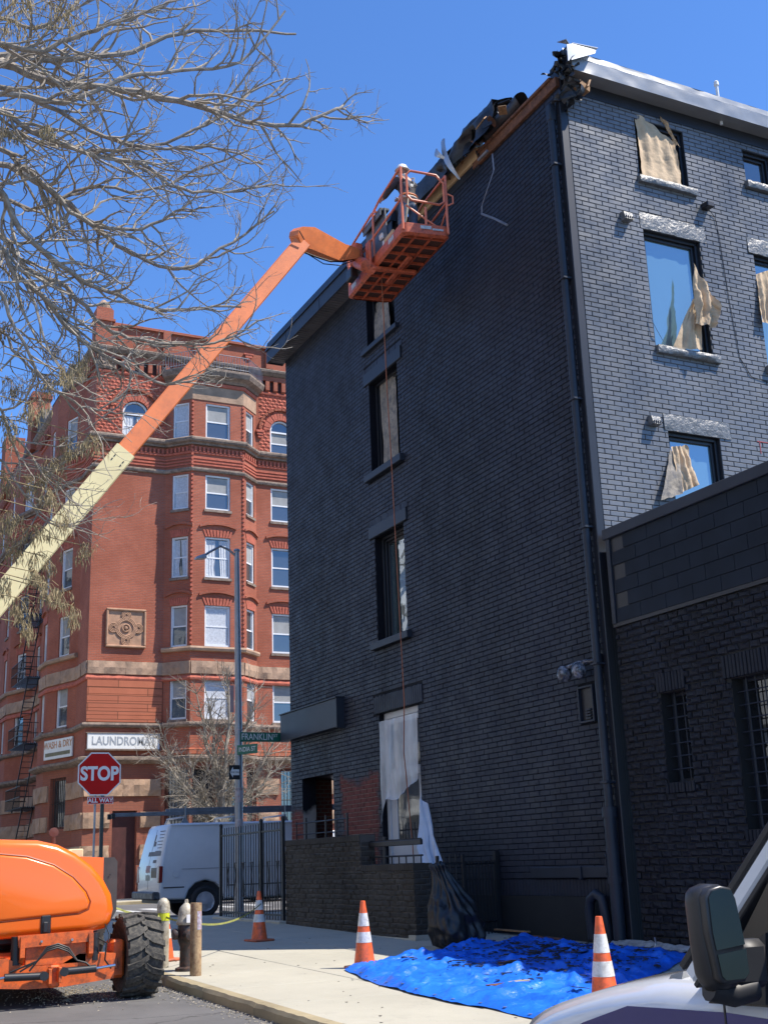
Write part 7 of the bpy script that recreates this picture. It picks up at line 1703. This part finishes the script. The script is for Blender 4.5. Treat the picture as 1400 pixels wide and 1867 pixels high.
for (pp, d0, d1, rad, th) in limbs:
    n = len(pp); P3 = [at(x, y, d0 + (d1 - d0) * i / (n - 1)) for i, (x, y) in enumerate(pp)]
    st_ = T0 + Vector((.25, .1, th)); a = P3[0]
    full = [st_, st_.lerp(a, .5) + Vector((0, 0, .25))] + P3
    # subdivide with small kinks
    fine = []
    for i in range(len(full) - 1):
        for k in range(4):
            f = k / 4; p0 = full[max(0, i - 1)]; p1 = full[i]; p2 = full[i + 1]; p3 = full[min(len(full) - 1, i + 2)]
            c = .5 * ((2 * p1) + (p2 - p0) * f + (2 * p0 - 5 * p1 + 4 * p2 - p3) * f * f + (3 * p1 - p0 - 3 * p2 + p3) * f ** 3)
            fine.append(c + rvec(tr_) * .018 * min(1, i))
    fine.append(full[-1]); nf = len(fine)
    rads = [rad * 1.25 * (1 - .80 * i / (nf - 1)) + .003 for i in range(nf)]
    mm = MB(); mm.tube(fine, rads, 8); mm.build('branch', bark, TR, smooth=True)
    for i in range(6, nf - 1):
        t = (fine[i + 1] - fine[i - 1]).normalized()
        for q in range(1 if tr_.random() < .86 else 0):
            ax = t.cross(rvec(tr_)).normalized(); nd = Quaternion(ax, tr_.uniform(.35, 1.05)) @ t; fr = i / nf
            grow(tw, tr_, fine[i], nd, tr_.uniform(.55, 1.3) * (1.15 - .5 * fr), rads[i] * .50 + .0042, 1, .05, tips, 3, 7, .34, (5, 3, 2), .8)
o = tw.build('twigs', bark2, TR, fixn=False); o['kind'] = 'stuff'
# dry hanging pods in clumps
pods = MB(); pr_ = random.Random(9)
spots = [(25, 15, 60, 30), (105, 40, 55, 35), (30, 60, 40, 20), (20, 250, 25, 15), (90, 245, 14, 12), (15, 545, 35, 25), (12, 490, 18, 18), (150, 670, 26, 28), (118, 690, 30, 18), (90, 715, 26, 30), (60, 760, 35, 25), (170, 820, 22, 26), (120, 830, 25, 30), (95, 870, 30, 32), (55, 900, 40, 30), (15, 890, 25, 30), (95, 915, 24, 22),
         (25, 960, 35, 28), (70, 985, 35, 25), (115, 960, 16, 22), (155, 1020, 14, 26), (75, 1040, 34, 30), (30, 1010, 30, 24), (90, 1090, 20, 26), (40, 1120, 22, 30), (45, 1160, 16, 24), (10, 1080, 12, 24), (8, 610, 15, 20), (90, 640, 20, 16), (65, 1060, 20, 18), (135, 1130, 14, 26), (110, 1105, 16, 28), (20, 720, 28, 30), (10, 800, 22, 40)]
for (cx_, cy_, sx_, sy_) in spots:
    dd = pr_.uniform(11.4, 12.8); nsub = int(6 + sx_ * sy_ / 90)
    base = at(cx_ - sx_ * .3, cy_ - sy_, dd)
    ta = base + Vector((-.5, .1, .12))
    tw2 = [ta, base + Vector((-.2, 0, .03)), base]
    pods.tube(tw2, .005, 4, cap=False)
    for s in range(nsub):
        c = at(cx_ + pr_.gauss(0, .5) * sx_, cy_ + pr_.uniform(-1, .3) * sy_, dd + pr_.uniform(-.25, .25)); pods.tube([base, base.lerp(c, .5) + Vector((0, 0, .04)), c], .0028, 3, cap=False)
        for k in range(9):
            a = c + rvec(pr_) * .05; l = pr_.uniform(.05, .13); e_ = Vector((pr_.uniform(-.35, .35), pr_.uniform(-.35, .35), -1)).normalized() * l; w = pr_.uniform(.003, .0065)
            m1 = a + e_ * .5 + rvec(pr_) * .012; s1 = e_.cross(rvec(pr_)).normalized() * w; s2 = e_.cross(s1).normalized() * w
            pods.add([a, m1 + s1, m1 - s1 * .5 + s2, m1 - s1 * .5 - s2, a + e_], [(0, 1, 2), (0, 2, 3), (0, 3, 1), (4, 2, 1), (4, 3, 2), (4, 1, 3)])
o = pods.build('seed_pods', podm, TR, fixn=False); o['kind'] = 'stuff'
# small bare tree in front of the red house
ST_ = thing('small_tree', 'small bare many-branched tree in front of the red apartment house, behind the lamp post', 'tree', (16.6, 48.6, gz(48) + KH))
B0 = Vector((16.6, 48.6, .4)); tr2 = random.Random(8)
m = MB(); m.tube([B0, B0 + Vector((-.05, 0, 1.6)), B0 + Vector((0, 0, 2.9)), B0 + Vector((.1, 0, 3.4))], [.28, .24, .24, .2], 12); m.build('trunk', barkd, ST_, smooth=True)
tw = MB(); tips2 = []
main = [((-1.5, -.2, 2.6), .10), ((-.45, .2, 5.2), .13), ((.25, -.2, 5.6), .12), ((1.0, .1, 4.4), .11), ((2.3, 0, 3.6), .09), ((-2.6, .2, 3.9), .08), ((-1.2, -.1, 5.0), .09), ((1.6, .2, 5.2), .07), ((-2.9, -.2, 2.6), .07), ((3.0, .2, 2.2), .07), ((-1.8, -.6, 1.2), .06), ((1.5, -.5, 1.4), .06)]
for (v, rad) in main:
    v = Vector(v) * .95; s0 = B0 + Vector((0, 0, 2.4 + tr2.uniform(0, 1.0))); pts = [s0]
    for k in range(1, 8): f = k / 7; pts.append(s0 + Vector((v.x * f ** .85, v.y * f, v.z * f)) + rvec(tr2) * .10)
    mm = MB(); mm.tube(pts, [rad * (1 - .8 * k / 7) + .008 for k in range(8)], 7); mm.build('branch', barkd, ST_, smooth=True)
    for i in range(1, 8):
        t = (pts[i] - pts[i - 1]).normalized()
        for q in range(4):
            ax = t.cross(rvec(tr2)).normalized(); nd = Quaternion(ax, tr2.uniform(.4, 1.2)) @ t
            grow(tw, tr2, pts[i], nd, tr2.uniform(.7, 1.6), rad * .22 + .004, 1, .03, tips2, 3, 4, .25, (4, 4, 3), .75)
o = tw.build('twigs', barkd, ST_, fixn=False); o['kind'] = 'stuff'
# litter along the kerb and under the lift
lt = MB(); lr = random.Random(4)
for k in range(1500):
    if k < 900: x, y = 3.1 + lr.gauss(.5, .45), 15.6 + lr.gauss(0, .55)
    else: x, y = KX - abs(lr.gauss(0, .12)) - .02, lr.uniform(9, 16.5)
    if x > KX - .01: continue
    z = gz(y) + .003; s = lr.uniform(.006, .028); a = lr.uniform(0, 6.3)
    lt.add([(x, y, z), (x + s * cos(a), y + s * sin(a), z + .002), (x + s * cos(a + 1.2), y + s * sin(a + 1.2), z + lr.uniform(.003, .016)), (x + s * .5, y, z + .01)], [(0, 1, 2), (0, 2, 3), (0, 1, 3)])
o = lt.build('road_litter', simple('dry_leaf_litter', (.42, .37, .28), .9, var=.4, scale=30), fixn=False); o['kind'] = 'stuff'; tag(o, 'pale dry litter and grit under the lift and along the kerb', 'litter')
dk = MB()
for k in range(70):
    x, y = lr.uniform(KX + .3, 9.3), lr.uniform(9, 20); z = walk_z(y) + .004; s = lr.uniform(.008, .035); a = lr.uniform(0, 6.3)
    dk.prism([(x, y, z), (x + s * cos(a), y + s * sin(a), z), (x + s * cos(a + 1), y + s * sin(a + 1), z)], (0, 0, .004))
o = dk.build('sidewalk_litter', M['membrane']); o['kind'] = 'stuff'; tag(o, 'tiny dark crumbs and leaves on the sunlit sidewalk', 'litter')
